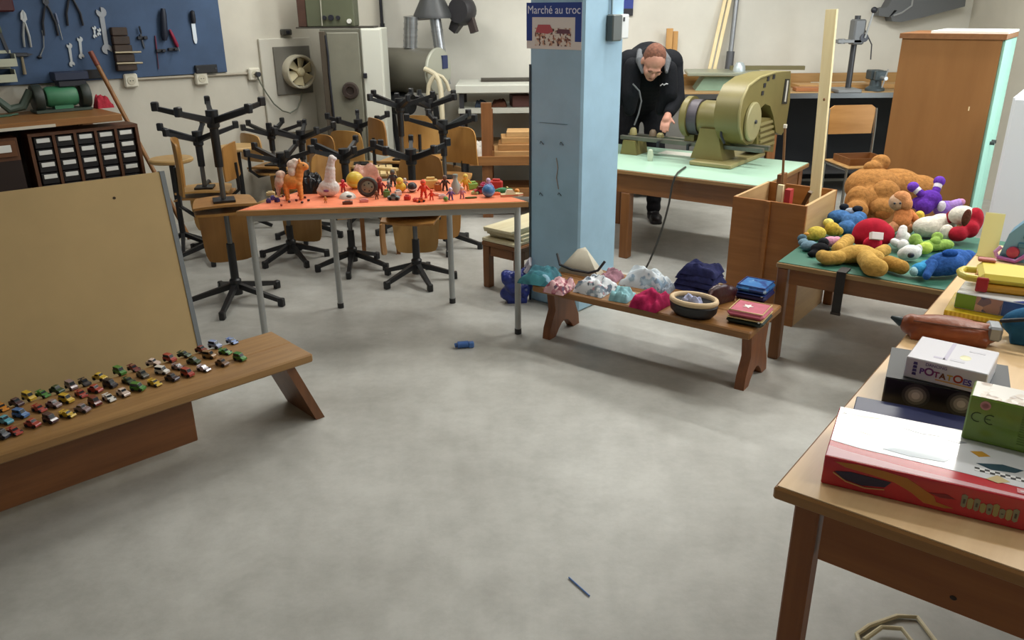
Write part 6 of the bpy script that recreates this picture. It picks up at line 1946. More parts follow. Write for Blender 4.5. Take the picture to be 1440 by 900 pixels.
class Soft:
    """a soft toy: fused round forms, each placed at a picture place and a height above the table"""
    def __init__(s, name, label, px, py, grp=PGp):
        q = P(px, py, PZ)
        s.t = thing(name, label, 'soft toy', (q.x, q.y, PZ), 0, grp)
        s.o = Vector((q.x, q.y, PZ))

    def pt(s, px, py, z):
        return P(px, py, z) - s.o

    def part(s, name, m, balls, voxel=0.007, it=5):
        b = MB()
        for px, py, z, r, *rot in balls:
            c = P(px, py, z); k = mpp(c)
            if not isinstance(r, (tuple, list)):
                r = (r, r, r)
            b.ell(c - s.o, [v * k for v in r], Euler([R(a) for a in rot[0]]) if rot else None)
        return soften(b.build(name, m, s.t), voxel, it, 0.5)

    def limb(s, name, m, pts, voxel=0.006):
        b = MB()
        for (a, ra), (c, rc) in zip(pts[:-1], pts[1:]):
            p0, p1 = P(*a), P(*c)
            b.capsule(p0 - s.o, p1 - s.o, ra * mpp(p0), rc * mpp(p1), 6)
        return soften(b.build(name, m, s.t), voxel, 4, 0.5)

    def dot(s, name, m, px, py, z, r):
        c = P(px, py, z); k = mpp(c)
        if not isinstance(r, (tuple, list)):
            r = (r, r, r)
        return MB().ell(c - s.o, [v * k for v in r], None, 12, 8).build(name, m, s.t)


# big brown teddy lying on its front, rump up
f = fur('#a0703e', 0.22)
T = Soft('teddy_bear', 'large brown teddy bear lying face down at the back of the low table', 1225, 300)
T.part('body', f, [(1226, 263, 0.64, (37, 34, 28)), (1260, 262, 0.63, (36, 30, 25)), (1292, 268, 0.61, (28, 24, 22)), (1304, 276, 0.58, (16, 16, 16)), (1222, 285, 0.57, (30, 26, 26))], 0.009, 6)
T.part('leg', f, [(1206, 284, 0.585, (18, 17, 23)), (1204, 296, 0.555, (17, 15, 14))], 0.008)
T.part('leg', f, [(1243, 277, 0.61, (23, 19, 24)), (1240, 293, 0.56, (20, 16, 15))], 0.008)
T.part('ear', f, [(1238, 229, 0.775, (14, 9, 12)), (1228, 235, 0.755, (14, 9, 9))], 0.006)
T.part('paw_pad', fur('#8f5a2c'), [(1241, 302, 0.535, (12, 5, 8))], 0.005)
# blue plush
f = fur('#41699a', 0.3)
T = Soft('plush_animal', 'blue soft toy with dark ears in front of the teddy bear legs', 1192, 322)
T.part('body', f, [(1180, 305, 0.56, (17, 12, 10)), (1200, 312, 0.55, (17, 13, 12)), (1190, 320, 0.535, (13, 11, 10)), (1208, 306, 0.565, (11, 10, 9))])
T.part('ear', fur('#20242c'), [(1187, 291, 0.60, (7, 5, 5))], 0.005)
T.part('ear', fur('#20242c'), [(1206, 294, 0.60, (8, 5, 5))], 0.005)
T.part('muzzle', fur('#9aa0aa'), [(1196, 297, 0.585, (8, 6, 5))], 0.005)
# yellow chick
T = Soft('plush_animal', 'fluffy yellow chick soft toy at the left edge of the low table', 1150, 334)
f = fur('#c0ab4a', 0.25)
T.part('body', f, [(1148, 328, 0.535, (14, 11, 10)), (1140, 332, 0.52, (8, 8, 6))])
T.part('head', fur('#b69a3e', 0.3), [(1170, 322, 0.545, (11, 10, 10)), (1178, 325, 0.53, (8, 8, 7))])
T.part('wing', fur('#dccf70'), [(1165, 313, 0.57, (8, 6, 6))], 0.005)
T.dot('beak', mat('#c98a2c', 0.6), 1134, 329, 0.54, (4, 3, 2.5))
# grey blue and black things
T = Soft('plush_animal', 'grey blue soft toy at the left front corner of the low table', 1138, 354)
T.part('body', fur('#6d8796'), [(1138, 346, 0.525, (13, 9, 8)), (1130, 341, 0.525, (8, 7, 6))])
T.part('head', fur('#4d6470'), [(1128, 335, 0.53, (7, 6, 6))], 0.005)
T = Soft('plush_animal', 'black soft toy next to the grey blue one at the corner', 1152, 358)
T.part('body', fur('#17181c'), [(1153, 350, 0.53, (14, 10, 9)), (1143, 357, 0.515, (8, 6, 5))])
T.part('head', fur('#1f2126'), [(1158, 341, 0.55, (8, 7, 7))], 0.005)
T = Soft('plush_animal', 'small pink soft toy between the black one and yellow bear arm', 1170, 345)
T.part('body', fur('#c98ea6'), [(1168, 340, 0.535, (12, 8, 8)), (1177, 339, 0.535, (8, 7, 7))])
T.part('ear', fur('#d9a6b8'), [(1158, 338, 0.545, (5, 4, 4))], 0.004)
# yellow bear lying
f = fur('#b8924c', 0.18)
T = Soft('teddy_bear', 'golden yellow soft bear sprawled along the front edge of the low table', 1215, 372)
T.part('body', f, [(1207, 357, 0.545, (27, 17, 13)), (1190, 360, 0.535, (20, 14, 10)), (1224, 362, 0.54, (20, 16, 12))], 0.008)
T.limb('arm', f, [((1180, 362, 0.537), 10), ((1162, 363, 0.537), 10), ((1156, 360, 0.537), 9)])
T.limb('arm', f, [((1178, 350, 0.545), 9), ((1192, 338, 0.55), 9.5)])
T.limb('leg', f, [((1218, 364, 0.548), 13), ((1226, 374, 0.552), 14.5), ((1236, 377, 0.546), 12.5)])
T.limb('leg', fur('#a8803f', 0.2), [((1250, 370, 0.54), 11), ((1268, 376, 0.54), 10.5)])
T.limb('tail', f, [((1236, 356, 0.55), 9), ((1244, 352, 0.555), 9)])
# red cushion with white label
T = Soft('red_cushion', 'round red cushion with a white label behind the golden bear', 1228, 346)
fr_ = fabric('#a5182d', 0.12, 30)
T.part('cushion', fr_, [(1226, 326, 0.575, (27, 17, 20)), (1238, 330, 0.565, (20, 15, 17)), (1215, 332, 0.555, (18, 14, 15))], 0.008, 8)
T.part('corner', fabric('#c4203c', 0.12, 30), [(1227, 342, 0.55, (14, 7, 10))], 0.006)
q0 = P(1229, 327, 0.60); k = mpp(q0)
lb = MB(Matrix.Translation(q0 - T.o + Vector((0, -0.042, -0.005))) @ Matrix.Rotation(R(-22), 4, 'X') @ Matrix.Rotation(R(6), 4, 'Y')).box(-8 * k, 8 * k, -0.004, 0.03, -5 * k, 5 * k, bev=0.001).build('label_patch', mat('#e8dfe0', 0.6), T.t, smooth=0)
# orange doll
T = Soft('soft_doll', 'orange soft doll with pale round face leaning on the teddy bear', 1268, 322)
T.part('body', fur('#b87444', 0.2), [(1270, 304, 0.595, (13, 11, 13)), (1268, 312, 0.57, (13, 11, 11))])
T.part('head', fur('#c9a68a', 0.15), [(1264, 284, 0.665, (14, 12, 13))])
T.part('hood', fur('#bd8256', 0.2), [(1268, 279, 0.685, (13, 11, 11)), (1274, 287, 0.66, (9, 10, 10))])
T.limb('arm', fur('#b87444'), [((1280, 300, 0.60), 6), ((1287, 308, 0.58), 5.5)])
T.limb('leg', fur('#c08660'), [((1262, 316, 0.555), 8), ((1252, 322, 0.535), 7.5)])
T.limb('leg', fur('#c08660'), [((1272, 316, 0.555), 8), ((1277, 322, 0.535), 7.5)])
for px in (1258, 1266):
    T.dot('eye', DARK, px, 286, 0.69, 1.6)
T = Soft('soft_doll', 'tiny yellow and white soft figure between the orange and purple dolls', 1293, 312)
T.part('body', fur('#d0b04a'), [(1293, 304, 0.55, (7, 6, 8))], 0.004)
T.part('head', fur('#dcd6b4'), [(1296, 294, 0.58, (6, 6, 6))], 0.004)
# purple doll
PURP = fur('#5b2f9a', 0.2)
T = Soft('soft_doll', 'deep purple soft doll lying with both feet in the air', 1308, 302)
T.part('body', PURP, [(1307, 281, 0.625, (17, 14, 14)), (1300, 290, 0.595, (13, 12, 12)), (1290, 286, 0.6, (9, 9, 9))])
for a, b in (((1298, 275, 0.65), (1284, 263, 0.69)), ((1315, 272, 0.655), (1321, 255, 0.715))):
    T.limb('leg', PURP, [(a, 6), (((a[0] + b[0]) / 2, (a[1] + b[1]) / 2, (a[2] + b[2]) / 2), 5.5)])
    T.limb('white_cuff', fur('#d8d2e0', 0.08), [(tuple(a[i] * 0.5 + b[i] * 0.5 for i in range(3)), 5.8), (tuple(a[i] * 0.25 + b[i] * 0.75 for i in range(3)), 5.8)], 0.005)
    T.part('foot', fur('#6a3fae', 0.2), [(b[0], b[1], b[2], (8, 8, 7.5))], 0.005)
T.part('mitten', fur('#d8d2e0', 0.08), [(1324, 290, 0.60, (6, 5, 8))], 0.005)
# lilac plush
T = Soft('plush_animal', 'lilac soft toy with a pink paw right of the purple doll', 1332, 306)
T.part('body', fur('#8f6cc0', 0.2), [(1330, 294, 0.565, (18, 13, 12)), (1340, 296, 0.56, (13, 11, 10))])
T.limb('arm', fur('#a684c8'), [((1338, 289, 0.59), 7), ((1349, 285, 0.60), 6)])
T.part('paw', fur('#c98fb8'), [(1352, 284, 0.605, (5.5, 5, 5))], 0.005)
# white dog with red hood
WF = fur('#d9d2c6', 0.12)
T = Soft('plush_dog', 'white soft dog with brown ear and red hood at the back right', 1330, 336)
T.part('body', WF, [(1308, 319, 0.56, (25, 16, 15)), (1324, 316, 0.57, (20, 16, 16)), (1299, 323, 0.545, (13, 13, 11))], 0.008)
T.part('head', WF, [(1353, 303, 0.635, (19, 14, 14)), (1362, 310, 0.61, (12, 11, 11))], 0.007)
T.part('ear', fur('#5d3428'), [(1359, 306, 0.65, (6.5, 4, 13), (0, 6, 0))], 0.005)
T.part('hood', fabric('#a01a2c', 0.2, 30), [(1370, 310, 0.615, (12, 12, 19)), (1364, 322, 0.58, (12, 12, 13)), (1347, 329, 0.56, (14, 11, 11))], 0.007)
T.part('scarf', fabric('#8a1626', 0.2, 30), [(1337, 305, 0.62, (5, 12, 10), (0, 25, 0))], 0.005)
T.part('paw', WF, [(1331, 327, 0.56, (10, 8, 12))], 0.006)
# small white dog
T = Soft('plush_dog', 'small white soft dog with black nose beside the green frog', 1272, 362)
WD = fur('#dedddb', 0.1)
T.part('body', WD, [(1270, 335, 0.555, (11, 9, 10)), (1270, 345, 0.54, (8, 8, 9))], 0.006)
T.limb('leg', WD, [((1268, 330, 0.575), 7), ((1270, 322, 0.60), 6)])
T.limb('leg', WD, [((1262, 343, 0.54), 6), ((1257, 340, 0.55), 5.5)])
T.part('head', WD, [(1281, 355, 0.545, (15, 11, 11)), (1272, 357, 0.535, (10, 9, 9))], 0.006)
T.dot('nose', DARK, 1281, 359, 0.583, (5, 3, 4))
T.part('ear', WD, [(1291, 351, 0.555, (6, 5, 8))], 0.005)
# green frog
GF = fur('#87a552', 0.18)
T = Soft('plush_frog', 'lime green soft frog between the white dogs', 1308, 354)
T.part('body', GF, [(1312, 345, 0.53, (18, 10, 8)), (1326, 344, 0.53, (16, 10, 8)), (1300, 347, 0.53, (10, 9, 8))])
T.part('head', fur('#b8cf5c', 0.15), [(1301, 349, 0.54, (11, 8, 9))], 0.006)
T.part('eye_bump', GF, [(1287, 337, 0.565, (9, 7, 9)), (1292, 343, 0.55, (7, 7, 7))], 0.005)
T.part('eye_bump', GF, [(1318, 333, 0.565, (8, 7, 7)), (1315, 340, 0.55, (8, 7, 7))], 0.005)
# blue plush at the front right
BP = fur('#31599c', 0.22)
T = Soft('plush_animal', 'large blue soft toy lying on its side at the front right', 1330, 392)
T.part('body', BP, [(1330, 371, 0.565, (27, 18, 17)), (1346, 366, 0.57, (22, 17, 16)), (1316, 376, 0.55, (20, 15, 13))], 0.008)
T.part('head', fur('#3c8fc0', 0.2), [(1296, 379, 0.54, (15, 12, 10)), (1304, 376, 0.545, (12, 12, 11))], 0.006)
T.part('muzzle', fur('#9fc4cc', 0.1), [(1285, 382, 0.535, (5, 8, 7))], 0.005)
T.part('foot', BP, [(1360, 364, 0.575, (13, 12, 13))], 0.006)
T.limb('arm', BP, [((1312, 371, 0.575), 7), ((1303, 388, 0.535), 6)])
T.part('ear', fur('#24509a'), [(1336, 356, 0.62, (12, 6, 6))], 0.005)
# black strap over the front edge
pe = Plane((pF.x - 0.0, pF.y - 0.0), pA)
edge_off = Vector((math.sin(pA), -math.cos(pA), 0)) * 0.012
a = pe.pt(1186, 369); b = pe.pt(1182, 439)
t = thing('hanging_strap', 'stiff black strap hanging over the front edge of the low table', 'strap', (a.x + edge_off.x, a.y + edge_off.y, 0.5), pA)
MB().box(-0.018, 0.022, -0.006, -0.001, b.z - 0.5, 0.008).build('strap_body', mat('#1c1815', 0.6), t, smooth=0)
MB().box(-0.018, 0.022, -0.001, 0.08, 0.0015, 0.008).build('strap_fold', mat('#1c1815', 0.6), t, smooth=0)
MB().box(-0.02, 0.024, -0.009, 0.0, b.z - 0.5 - 0.012, b.z - 0.5).build('strap_end', mat('#2a211c', 0.5), t, smooth=0)
# ================================================================ games and toys on the near table
NZ = 0.7503
NG = 'games on the near table'


def frame2(fl, fr, z):
    a, b = P(*fl, z), P(*fr, z)
    return a, math.atan2(b.y - a.y, b.x - a.x), (b - a).length


# --- red and white game box
a, an, L = frame2((1154, 679), (1440, 747), NZ)
hR = 0.063
bk = P(1195, 574, NZ + hR)
vv = Vector((-math.sin(an), math.cos(an), 0))
dR = (bk - a).dot(vv)
wR = 0.40
t = thing('board_game', 'big red and white board game box nearest the camera on the light table', 'board game', (a.x, a.y, NZ), an, NG)
RED = mat('#c01d2f', 0.25, 0, 0.05, 6, coat=0.4)
B(0, wR, 0, dR, 0, hR, bev=0.002).build('box', RED, t)
GW = mat('#e2e4ea', 0.22, 0, 0.0, coat=0.6)
lid = [(0.002, dR * 0.30), (0.06, dR * 0.255), (0.15, dR * 0.24), (0.24, dR * 0.22), (wR - 0.002, dR * 0.16), (wR - 0.002, dR - 0.002), (0.002, dR - 0.002)]
MB().slab(lid, hR, hR + 0.0006).build('white_top_print', GW, t, smooth=0)
MB().slab([(0.002, dR * 0.02), (wR - 0.002, dR * 0.02), (wR - 0.002, dR * 0.05), (0.15, dR * 0.10), (0.04, dR * 0.16), (0.002, dR * 0.2)], hR, hR + 0.0005).build('pink_swoosh', mat('#d9a3ae', 0.3, coat=0.5), t, smooth=0)


def flat(name, poly, c, z=hR + 0.0007, parent=None, m=None):
    return MB().slab(poly, z, z + 0.0004).build(name, m or mat(c, 0.3, coat=0.3), parent or t, smooth=0)


# printed figures on the lid: abstract shapes of the picture
flat('printed_motif', [(0.10, dR * 0.33), (0.15, dR * 0.30), (0.21, dR * 0.33), (0.22, dR * 0.40), (0.17, dR * 0.42), (0.12, dR * 0.40)], '#a9b9c6')
flat('printed_motif', [(0.09, dR * 0.62), (0.13, dR * 0.58), (0.16, dR * 0.66), (0.12, dR * 0.72)], '#e6d9a8')
flat('printed_motif', [(0.05, dR * 0.56), (0.075, dR * 0.53), (0.09, dR * 0.58), (0.06, dR * 0.62)], '#d6bfb0')
flat('printed_motif', [(0.13, dR * 0.80), (0.15, dR * 0.84), (0.20, dR * 0.78), (0.165, dR * 0.76)], '#9ba0a6')
flat('printed_motif', [(0.01, dR * 0.88), (0.05, dR * 0.92), (0.09, dR * 0.90), (0.05, dR * 0.86)], '#e3dcae')
flat('printed_motif', [(0.005, dR * 0.82), (0.012, dR * 0.9), (0.02, dR * 0.86)], '#4a4a4e')
flat('printed_motif', [(0.21, dR * 0.74), (0.235, dR * 0.72), (0.25, dR * 0.76), (0.23, dR * 0.79)], '#8a8f98')
flat('printed_motif', [(0.265, dR * 0.43), (0.31, dR * 0.50), (0.345, dR * 0.47), (0.33, dR * 0.40), (0.29, dR * 0.37)], '#3b5567')
flat('printed_motif', [(0.255, dR * 0.62), (0.275, dR * 0.66), (0.29, dR * 0.60), (0.27, dR * 0.55)], '#cf9a3e')
flat('printed_motif', [(0.28, dR * 0.20), (0.30, dR * 0.30), (0.32, dR * 0.23), (0.30, dR * 0.17)], '#cdb98a')
# chequered band
cb_ = MB(); cw_ = MB()
for k in range(16):
    for r_ in range(2):
        x = 0.262 + k * 0.0085
        (cb_ if (k + r_) % 2 else cw_).box(x, x + 0.0085, dR * (0.30 - 0.012 * k * 0.2) + r_ * 0.007, dR * (0.30 - 0.012 * k * 0.2) + r_ * 0.007 + 0.007, hR + 0.0007, hR + 0.0011)
cb_.build('chequer_black', mat('#1d1d20', 0.35), t, smooth=0); cw_.build('chequer_white', mat('#e4e4e6', 0.3), t, smooth=0)
MB().slab([(0.33, dR * 0.09), (0.395, dR * 0.075), (0.395, dR * 0.145), (0.33, dR * 0.16)], hR + 0.0007, hR + 0.0011).build('pale_plaque', mat('#d98f98', 0.3), t, smooth=0)
for k in range(7):
    MB().box(0.335 + k * 0.008, 0.341 + k * 0.008, dR * 0.108 - k * 0.0004, dR * 0.128 - k * 0.0004, hR + 0.0012, hR + 0.0016).build('plaque_glyph', mat('#ecdadd', 0.3), t, smooth=0)
# front face: creature outline, visor, jagged title
def face(name, poly, c, y=-0.0006):
    return MB().prism(poly, y, y + 0.0005).build(name, mat(c, 0.35), t, smooth=0)
face('printed_shape', [(0.02, hR * 0.88), (0.06, hR * 0.94), (0.11, hR * 0.92), (0.15, hR * 0.86), (0.17, hR * 0.70), (0.20, hR * 0.45), (0.205, hR * 0.28), (0.235, hR * 0.2), (0.22, hR * 0.14), (0.185, hR * 0.16), (0.16, hR * 0.42), (0.13, hR * 0.62), (0.09, hR * 0.70), (0.04, hR * 0.76)], '#bd7a33')
face('printed_visor', [(0.022, hR * 0.55), (0.05, hR * 0.64), (0.09, hR * 0.62), (0.125, hR * 0.60), (0.115, hR * 0.38), (0.075, hR * 0.26), (0.04, hR * 0.34)], '#2b2a4a', -0.0012)
MB().tube([(x * 1.0, -0.0015, hR * z) for x, z in ((0.02, 0.5), (0.045, 0.28), (0.08, 0.2), (0.115, 0.3))], 0.0014, 6).build('printed_edge', mat('#d9a06a', 0.4), t)
face('printed_mouth', [(0.19, hR * 0.55), (0.22, hR * 0.62), (0.235, hR * 0.52), (0.21, hR * 0.46)], '#8a2430', -0.0012)
for k in range(9):
    x = 0.245 + k * 0.0105
    h0 = hR * (0.36 - 0.012 * k); h1 = h0 + hR * (0.36 if k in (0, 8) else 0.24 + 0.05 * (k % 3))
    face('title_glyph', [(x, h0), (x + 0.0045, h0 - 0.003), (x + 0.0085, h0), (x + 0.009, h1), (x + 0.004, h1 + 0.003), (x - 0.001, h1)], '#a89a63' if k % 2 else '#8f8a72', -0.0012)
    if k % 2 == 0:
        face('glyph_counter', [(x + 0.0025, h0 + 0.006), (x + 0.006, h0 + 0.006), (x + 0.006, h1 - 0.007), (x + 0.0025, h1 - 0.007)], '#4a4440', -0.0018)
face('pale_plaque', [(0.35, hR * 0.18), (0.395, hR * 0.18), (0.395, hR * 0.66), (0.35, hR * 0.66)], '#c4606c', -0.0008)
for k in range(6):
    face('plaque_glyph', [(0.354 + k * 0.0065, hR * 0.36), (0.359 + k * 0.0065, hR * 0.36), (0.359 + k * 0.0065, hR * 0.52), (0.354 + k * 0.0065, hR * 0.52)], '#e2b4b9', -0.0014)
zTop = NZ + hR + 0.0006
redA, redV, redU = an, vv, Vector((math.cos(an), math.sin(an), 0))
redO = a.copy()

# --- black box with two pale glows printed on its front
kq = P(1239, 566, NZ)
q = Vector((kq.x, kq.y, 0))
hB = PY(1241, 530, kq.y).z - NZ
t2 = thing('board_game', 'black game box with two white glowing spots under the white box', 'board game', (q.x, q.y, NZ), redA, NG)
wB = 0.26; dB = 0.20
B(0, wB, 0, dB, 0, hB, bev=0.003).build('box', mat('#17181b', 0.3, 0, 0.05, 10, coat=0.3), t2)
for x in (0.07, 0.165):
    for r_, c in ((0.030, '#3a3a3c'), (0.023, '#6f6c6a'), (0.016, '#a9a4a0'), (0.009, '#d2cdc9')):
        MB(Matrix.Translation((x, -0.0004 - (0.03 - r_) * 0.02, hB * 0.5)) @ Matrix.Rotation(PI / 2, 4, 'X')).lathe([(0, 0), (r_, 0), (r_, 0.0003), (0, 0.0003)], 24).build('printed_glow', mat(c, 0.4), t2, smooth=0)
MB().box(0.0, wB, 0.001, dB - 0.001, hB, hB + 0.0005).build('grey_lid_print', mat('#2b2d30', 0.45), t2, smooth=0)
# --- flat navy box between the red and the black one
qn = P(1203, 564, NZ + 0.03)
vn = (qn - redO).dot(redV); un = (qn - redO).dot(redU)
bk_ = (kq - redO).dot(redV) - 0.004
vn0 = dR + 0.006
qn = redO + redU * un + redV * vn0
o = B(0, 0.30, 0, min(bk_, vn + 0.03) - vn0, 0, 0.03, bev=0.002).build('navy_box', mat('#232a55', 0.35, 0, 0.05, 10), None)
put(o, (qn.x, qn.y, NZ), redA); tag(o, 'flat navy box lying between the red game and the black box', 'box', NG)
# --- white POTATOES box
zP = NZ + hB + 0.0008
a, an, L = frame2((1270, 529), (1366, 554), zP)
hP = PY(1275, 501, a.y).z - zP
aT, anT, wP = frame2((1275, 501), (1390, 527), zP + hP)
dP = (P(1309, 475, zP + hP) - aT).dot(Vector((-math.sin(anT), math.cos(anT), 0)))
t3 = thing('board_game', 'white game box reading POTATOES in coloured letters on top of the black box', 'board game', (aT.x, aT.y, zP), anT, NG)
B(0, wP, 0, dP, 0, hP, bev=0.002).build('box', mat('#d9d8e2', 0.3, coat=0.4), t3)
cols = ['#5a3a8c', '#7a3a7a', '#8c3a6c', '#7a4a2c', '#c9a23a', '#b0402c', '#6a5aa8', '#4a3a9a']
x = wP * 0.19
for k, ch in enumerate('POTATOES'):
    big = k in (1, 5)
    sz = hP * (0.5 if big else 0.37)
    o = lettering(ch, sz, mat(cols[k], 0.4), t3, (x, -0.0006, hP * (0.34 - 0.008 * k)), (PI / 2, 0, 0), 'letter', 0.0004, bold=0.0006)
    bpy.context.view_layer.update()
    x += o.dimensions.x + 0.0005
lettering('DANCING', hP * 0.19, mat('#5a4a8c', 0.4), t3, (wP * 0.25, -0.0006, hP * 0.76), (PI / 2, 0, 0), 'small_lettering', 0.0003)
MB().box(wP * 0.4, wP * 0.9, -0.0008, -0.0003, hP * 0.18, hP * 0.24).build('printed_line', mat('#d9a864', 0.4), t3, smooth=0)
for k in range(4):
    MB().prism([(wP * 0.10, hP * (0.2 + 0.17 * k)), (wP * 0.155, hP * (0.2 + 0.17 * k)), (wP * 0.15, hP * (0.33 + 0.17 * k)), (wP * 0.105, hP * (0.33 + 0.17 * k))], -0.0008, -0.0003).build('logo_block', mat(['#3a3a70', '#55508a', '#3f3c78', '#4a4680'][k], 0.4), t3, smooth=0)
MB().box(wP * 0.42, wP * 0.47, dP * 0.2, dP * 0.95, hP, hP + 0.0004).box(wP * 0.3, wP * 0.44, dP * 0.2, dP * 0.26, hP, hP + 0.0004).build('top_print', mat('#b9b3cc', 0.3), t3, smooth=0)
MB().box(wP * 0.66, wP * 0.86, dP * 0.74, dP * 0.8, hP, hP + 0.0004).box(wP * 0.5, wP * 0.68, dP * 0.22, dP * 0.3, hP, hP + 0.0004).build('top_print', mat('#c4c3cf', 0.3), t3, smooth=0)
MB().ell((wP * 0.66, dP * 0.45, hP), (0.012, 0.016, 0.0006)).build('top_print', mat('#e3dfae', 0.3), t3)
# --- green box with clear wrapping on the red game
a, an, L = frame2((1351, 616), (1440, 638), zTop)
hG = PY(1367, 556, a.y).z - zTop
t4 = thing('board_game', 'olive green boxed game lying on the right half of the red game', 'board game', (a.x, a.y, zTop), an, NG)
wG, dG = 0.22, 0.085
B(0, wG, 0, dG, 0, hG, bev=0.003).build('box', mat('#6f8f2c', 0.3, 0, 0.1, 8, coat=0.5), t4)
MB().box(0.004, wG - 0.004, 0.003, dG - 0.003, hG, hG + 0.0006).build('top_print', blotch(['#cdbfae', '#9a7f6a', '#e3ddd2', '#b5a48f', '#7c8a86'], 60, 0.25, '#d9d4cb', 0.5), t4, smooth=0)
MB(Matrix.Translation((0.03, -0.0004, hG * 0.85)) @ Matrix.Rotation(PI / 2, 4, 'X')).lathe([(0.006, 0), (0.0095, 0), (0.0095, 0.0004), (0.006, 0.0004), (0.006, 0)], 20).build('round_mark', mat('#c78a84', 0.4), t4, smooth=0)
MB().tube([(0.02 + 0.010 * math.cos(R(a_)), -0.0005, hG * 0.56 + 0.010 * math.sin(R(a_))) for a_ in range(60, 301, 30)], 0.0012, 6).build('mark_letter', mat('#3c5214', 0.4), t4)
MB().tube([(0.043 + 0.010 * math.cos(R(a_)), -0.0005, hG * 0.56 + 0.010 * math.sin(R(a_))) for a_ in range(60, 301, 30)], 0.0012, 6).bar((0.034, -0.0005, hG * 0.56), (0.044, -0.0005, hG * 0.56), 0.001, 0.002, up=(0, 1, 0)).build('mark_letter', mat('#3c5214', 0.4), t4)
for k in range(14):
    MB().box(0.095, 0.095 + 0.045 - 0.004 * ((k * 3) % 4), -0.0006, -0.0002, hG * (0.88 - 0.055 * k), hG * (0.905 - 0.055 * k)).build('small_print', mat('#5b7722', 0.5), t4, smooth=0)
# --- brown zipped pouch
q = P(1284, 478, NZ)
t5 = thing('leather_pouch', 'long reddish brown leather pouch with dark tip behind the white box', 'pouch', (q.x, q.y + 0.02, NZ), redA + R(6), NG)
b = MB()
b.capsule((0.0, 0.02, 0.032), (0.195, 0.02, 0.032), 0.032, 0.030, 9).ell((0.09, 0.02, 0.034), (0.115, 0.055, 0.034)).box(0.0, 0.195, -0.02, 0.06, 0.0, 0.02)
soften(b.build('pouch_body', mat('#8a4522', 0.4, 0, 0.2, 14, bump=0.2, bscale=60), t5), 0.006, 4)
MB().cyl((-0.025, 0.025, 0.035), (-0.055, 0.03, 0.045), 0.016, 0.004, 10).build('dark_tip', mat('#3a4448', 0.4, 0.4), t5)
MB().box(0.19, 0.225, -0.012, 0.052, 0.02, 0.062, bev=0.006).build('buckle', mat('#8b8f94', 0.35, 0.6), t5)
MB().tube([(0.0, -0.012, 0.055), (0.1, -0.028, 0.058), (0.19, -0.012, 0.054)], 0.0025, 6).build('seam', mat('#5c2c16', 0.5), t5)
# --- blue bag and dark box at the right edge
q = P(1392, 497, NZ)
t6 = thing('cloth_bag', 'blue cloth bag at the right edge behind the white box', 'bag', (q.x + 0.175, q.y + 0.055, NZ), redA, NG)
b = MB().ell((0, 0, 0.055), (0.11, 0.05, 0.055)).ell((0.05, 0.01, 0.07), (0.09, 0.045, 0.05)).box(-0.08, 0.1, -0.035, 0.04, 0, 0.04)
soften(b.build('bag_body', fabric('#2f6690', 0.2, 20), t6), 0.006, 4)
MB().tube([(-0.11, -0.02, 0.06), (-0.06, -0.055, 0.085), (0.03, -0.05, 0.1)], 0.006, 8).build('bag_strap', mat('#20242c', 0.5), t6)
q = q + redU * 0.075 - redV * 0.05
# --- yellow flat book and picture box above it
a, an, L = frame2((1312, 446), (1440, 470), NZ)
a = a + redU * 0.0
t7 = thing('flat_box', 'flat yellow box lying under the picture box', 'box', (a.x + 0.03, a.y, NZ), an, NG)
B(0, 0.34, 0, 0.20, 0, 0.024, bev=0.002).build('box', mat('#c9a81e', 0.4, 0, 0.12, 30), t7)
MB().box(0.0, 0.34, -0.0006, -0.0001, 0.004, 0.009).build('side_stripe', mat('#8f7a1c', 0.5), t7, smooth=0)
for k in range(10):
    MB().box(0.01 + k * 0.012, 0.016 + k * 0.012, -0.0006, -0.0001, 0.010, 0.022).build('side_glyph', mat('#e0c545', 0.4), t7, smooth=0)
zY = NZ + 0.0245
a, an, L = frame2((1334, 434), (1440, 454), zY)
hW = PY(1336, 412, a.y).z - zY
t8 = thing('board_game', 'white topped picture box with green and blue side on the flat yellow box', 'board game', (a.x + 0.02, a.y + 0.01, zY), an, NG)
wW, dW = 0.30, 0.13
B(0, wW, 0, dW, 0, hW, bev=0.002).build('box', mat('#dfe2e4', 0.3, coat=0.4), t8)
MB().box(0.001, 0.055, -0.0007, -0.0001, 0.003, hW - 0.003).build('green_print', mat('#74a032', 0.35), t8, smooth=0)
MB().box(0.0555, 0.125, -0.0007, -0.0001, 0.003, hW - 0.003).build('photo_print', blotch(['#b08a80', '#cfa898', '#7a6a78', '#a07a70', '#5a5f7c'], 40, 0.35), t8, smooth=0)
MB().box(0.1255, 0.21, -0.0007, -0.0001, 0.003, hW - 0.003).build('blue_print', mat('#2f5a9c', 0.35, 0, 0.15, 20), t8, smooth=0)
MB().slab([(0.15, 0.001), (0.20, 0.001), (0.29, dW * 0.75), (0.26, dW * 0.8)], hW, hW + 0.0005).build('top_band', mat('#243c8c', 0.35), t8, smooth=0)
MB(Matrix.Translation((0.235, -0.0007, hW * 0.42)) @ Matrix.Rotation(PI / 2, 4, 'X')).lathe([(0, 0), (hW * 0.40, 0), (hW * 0.40, 0.0005), (0, 0.0005)], 24).build('green_disc', mat('#1f8a3a', 0.35), t8, smooth=0)
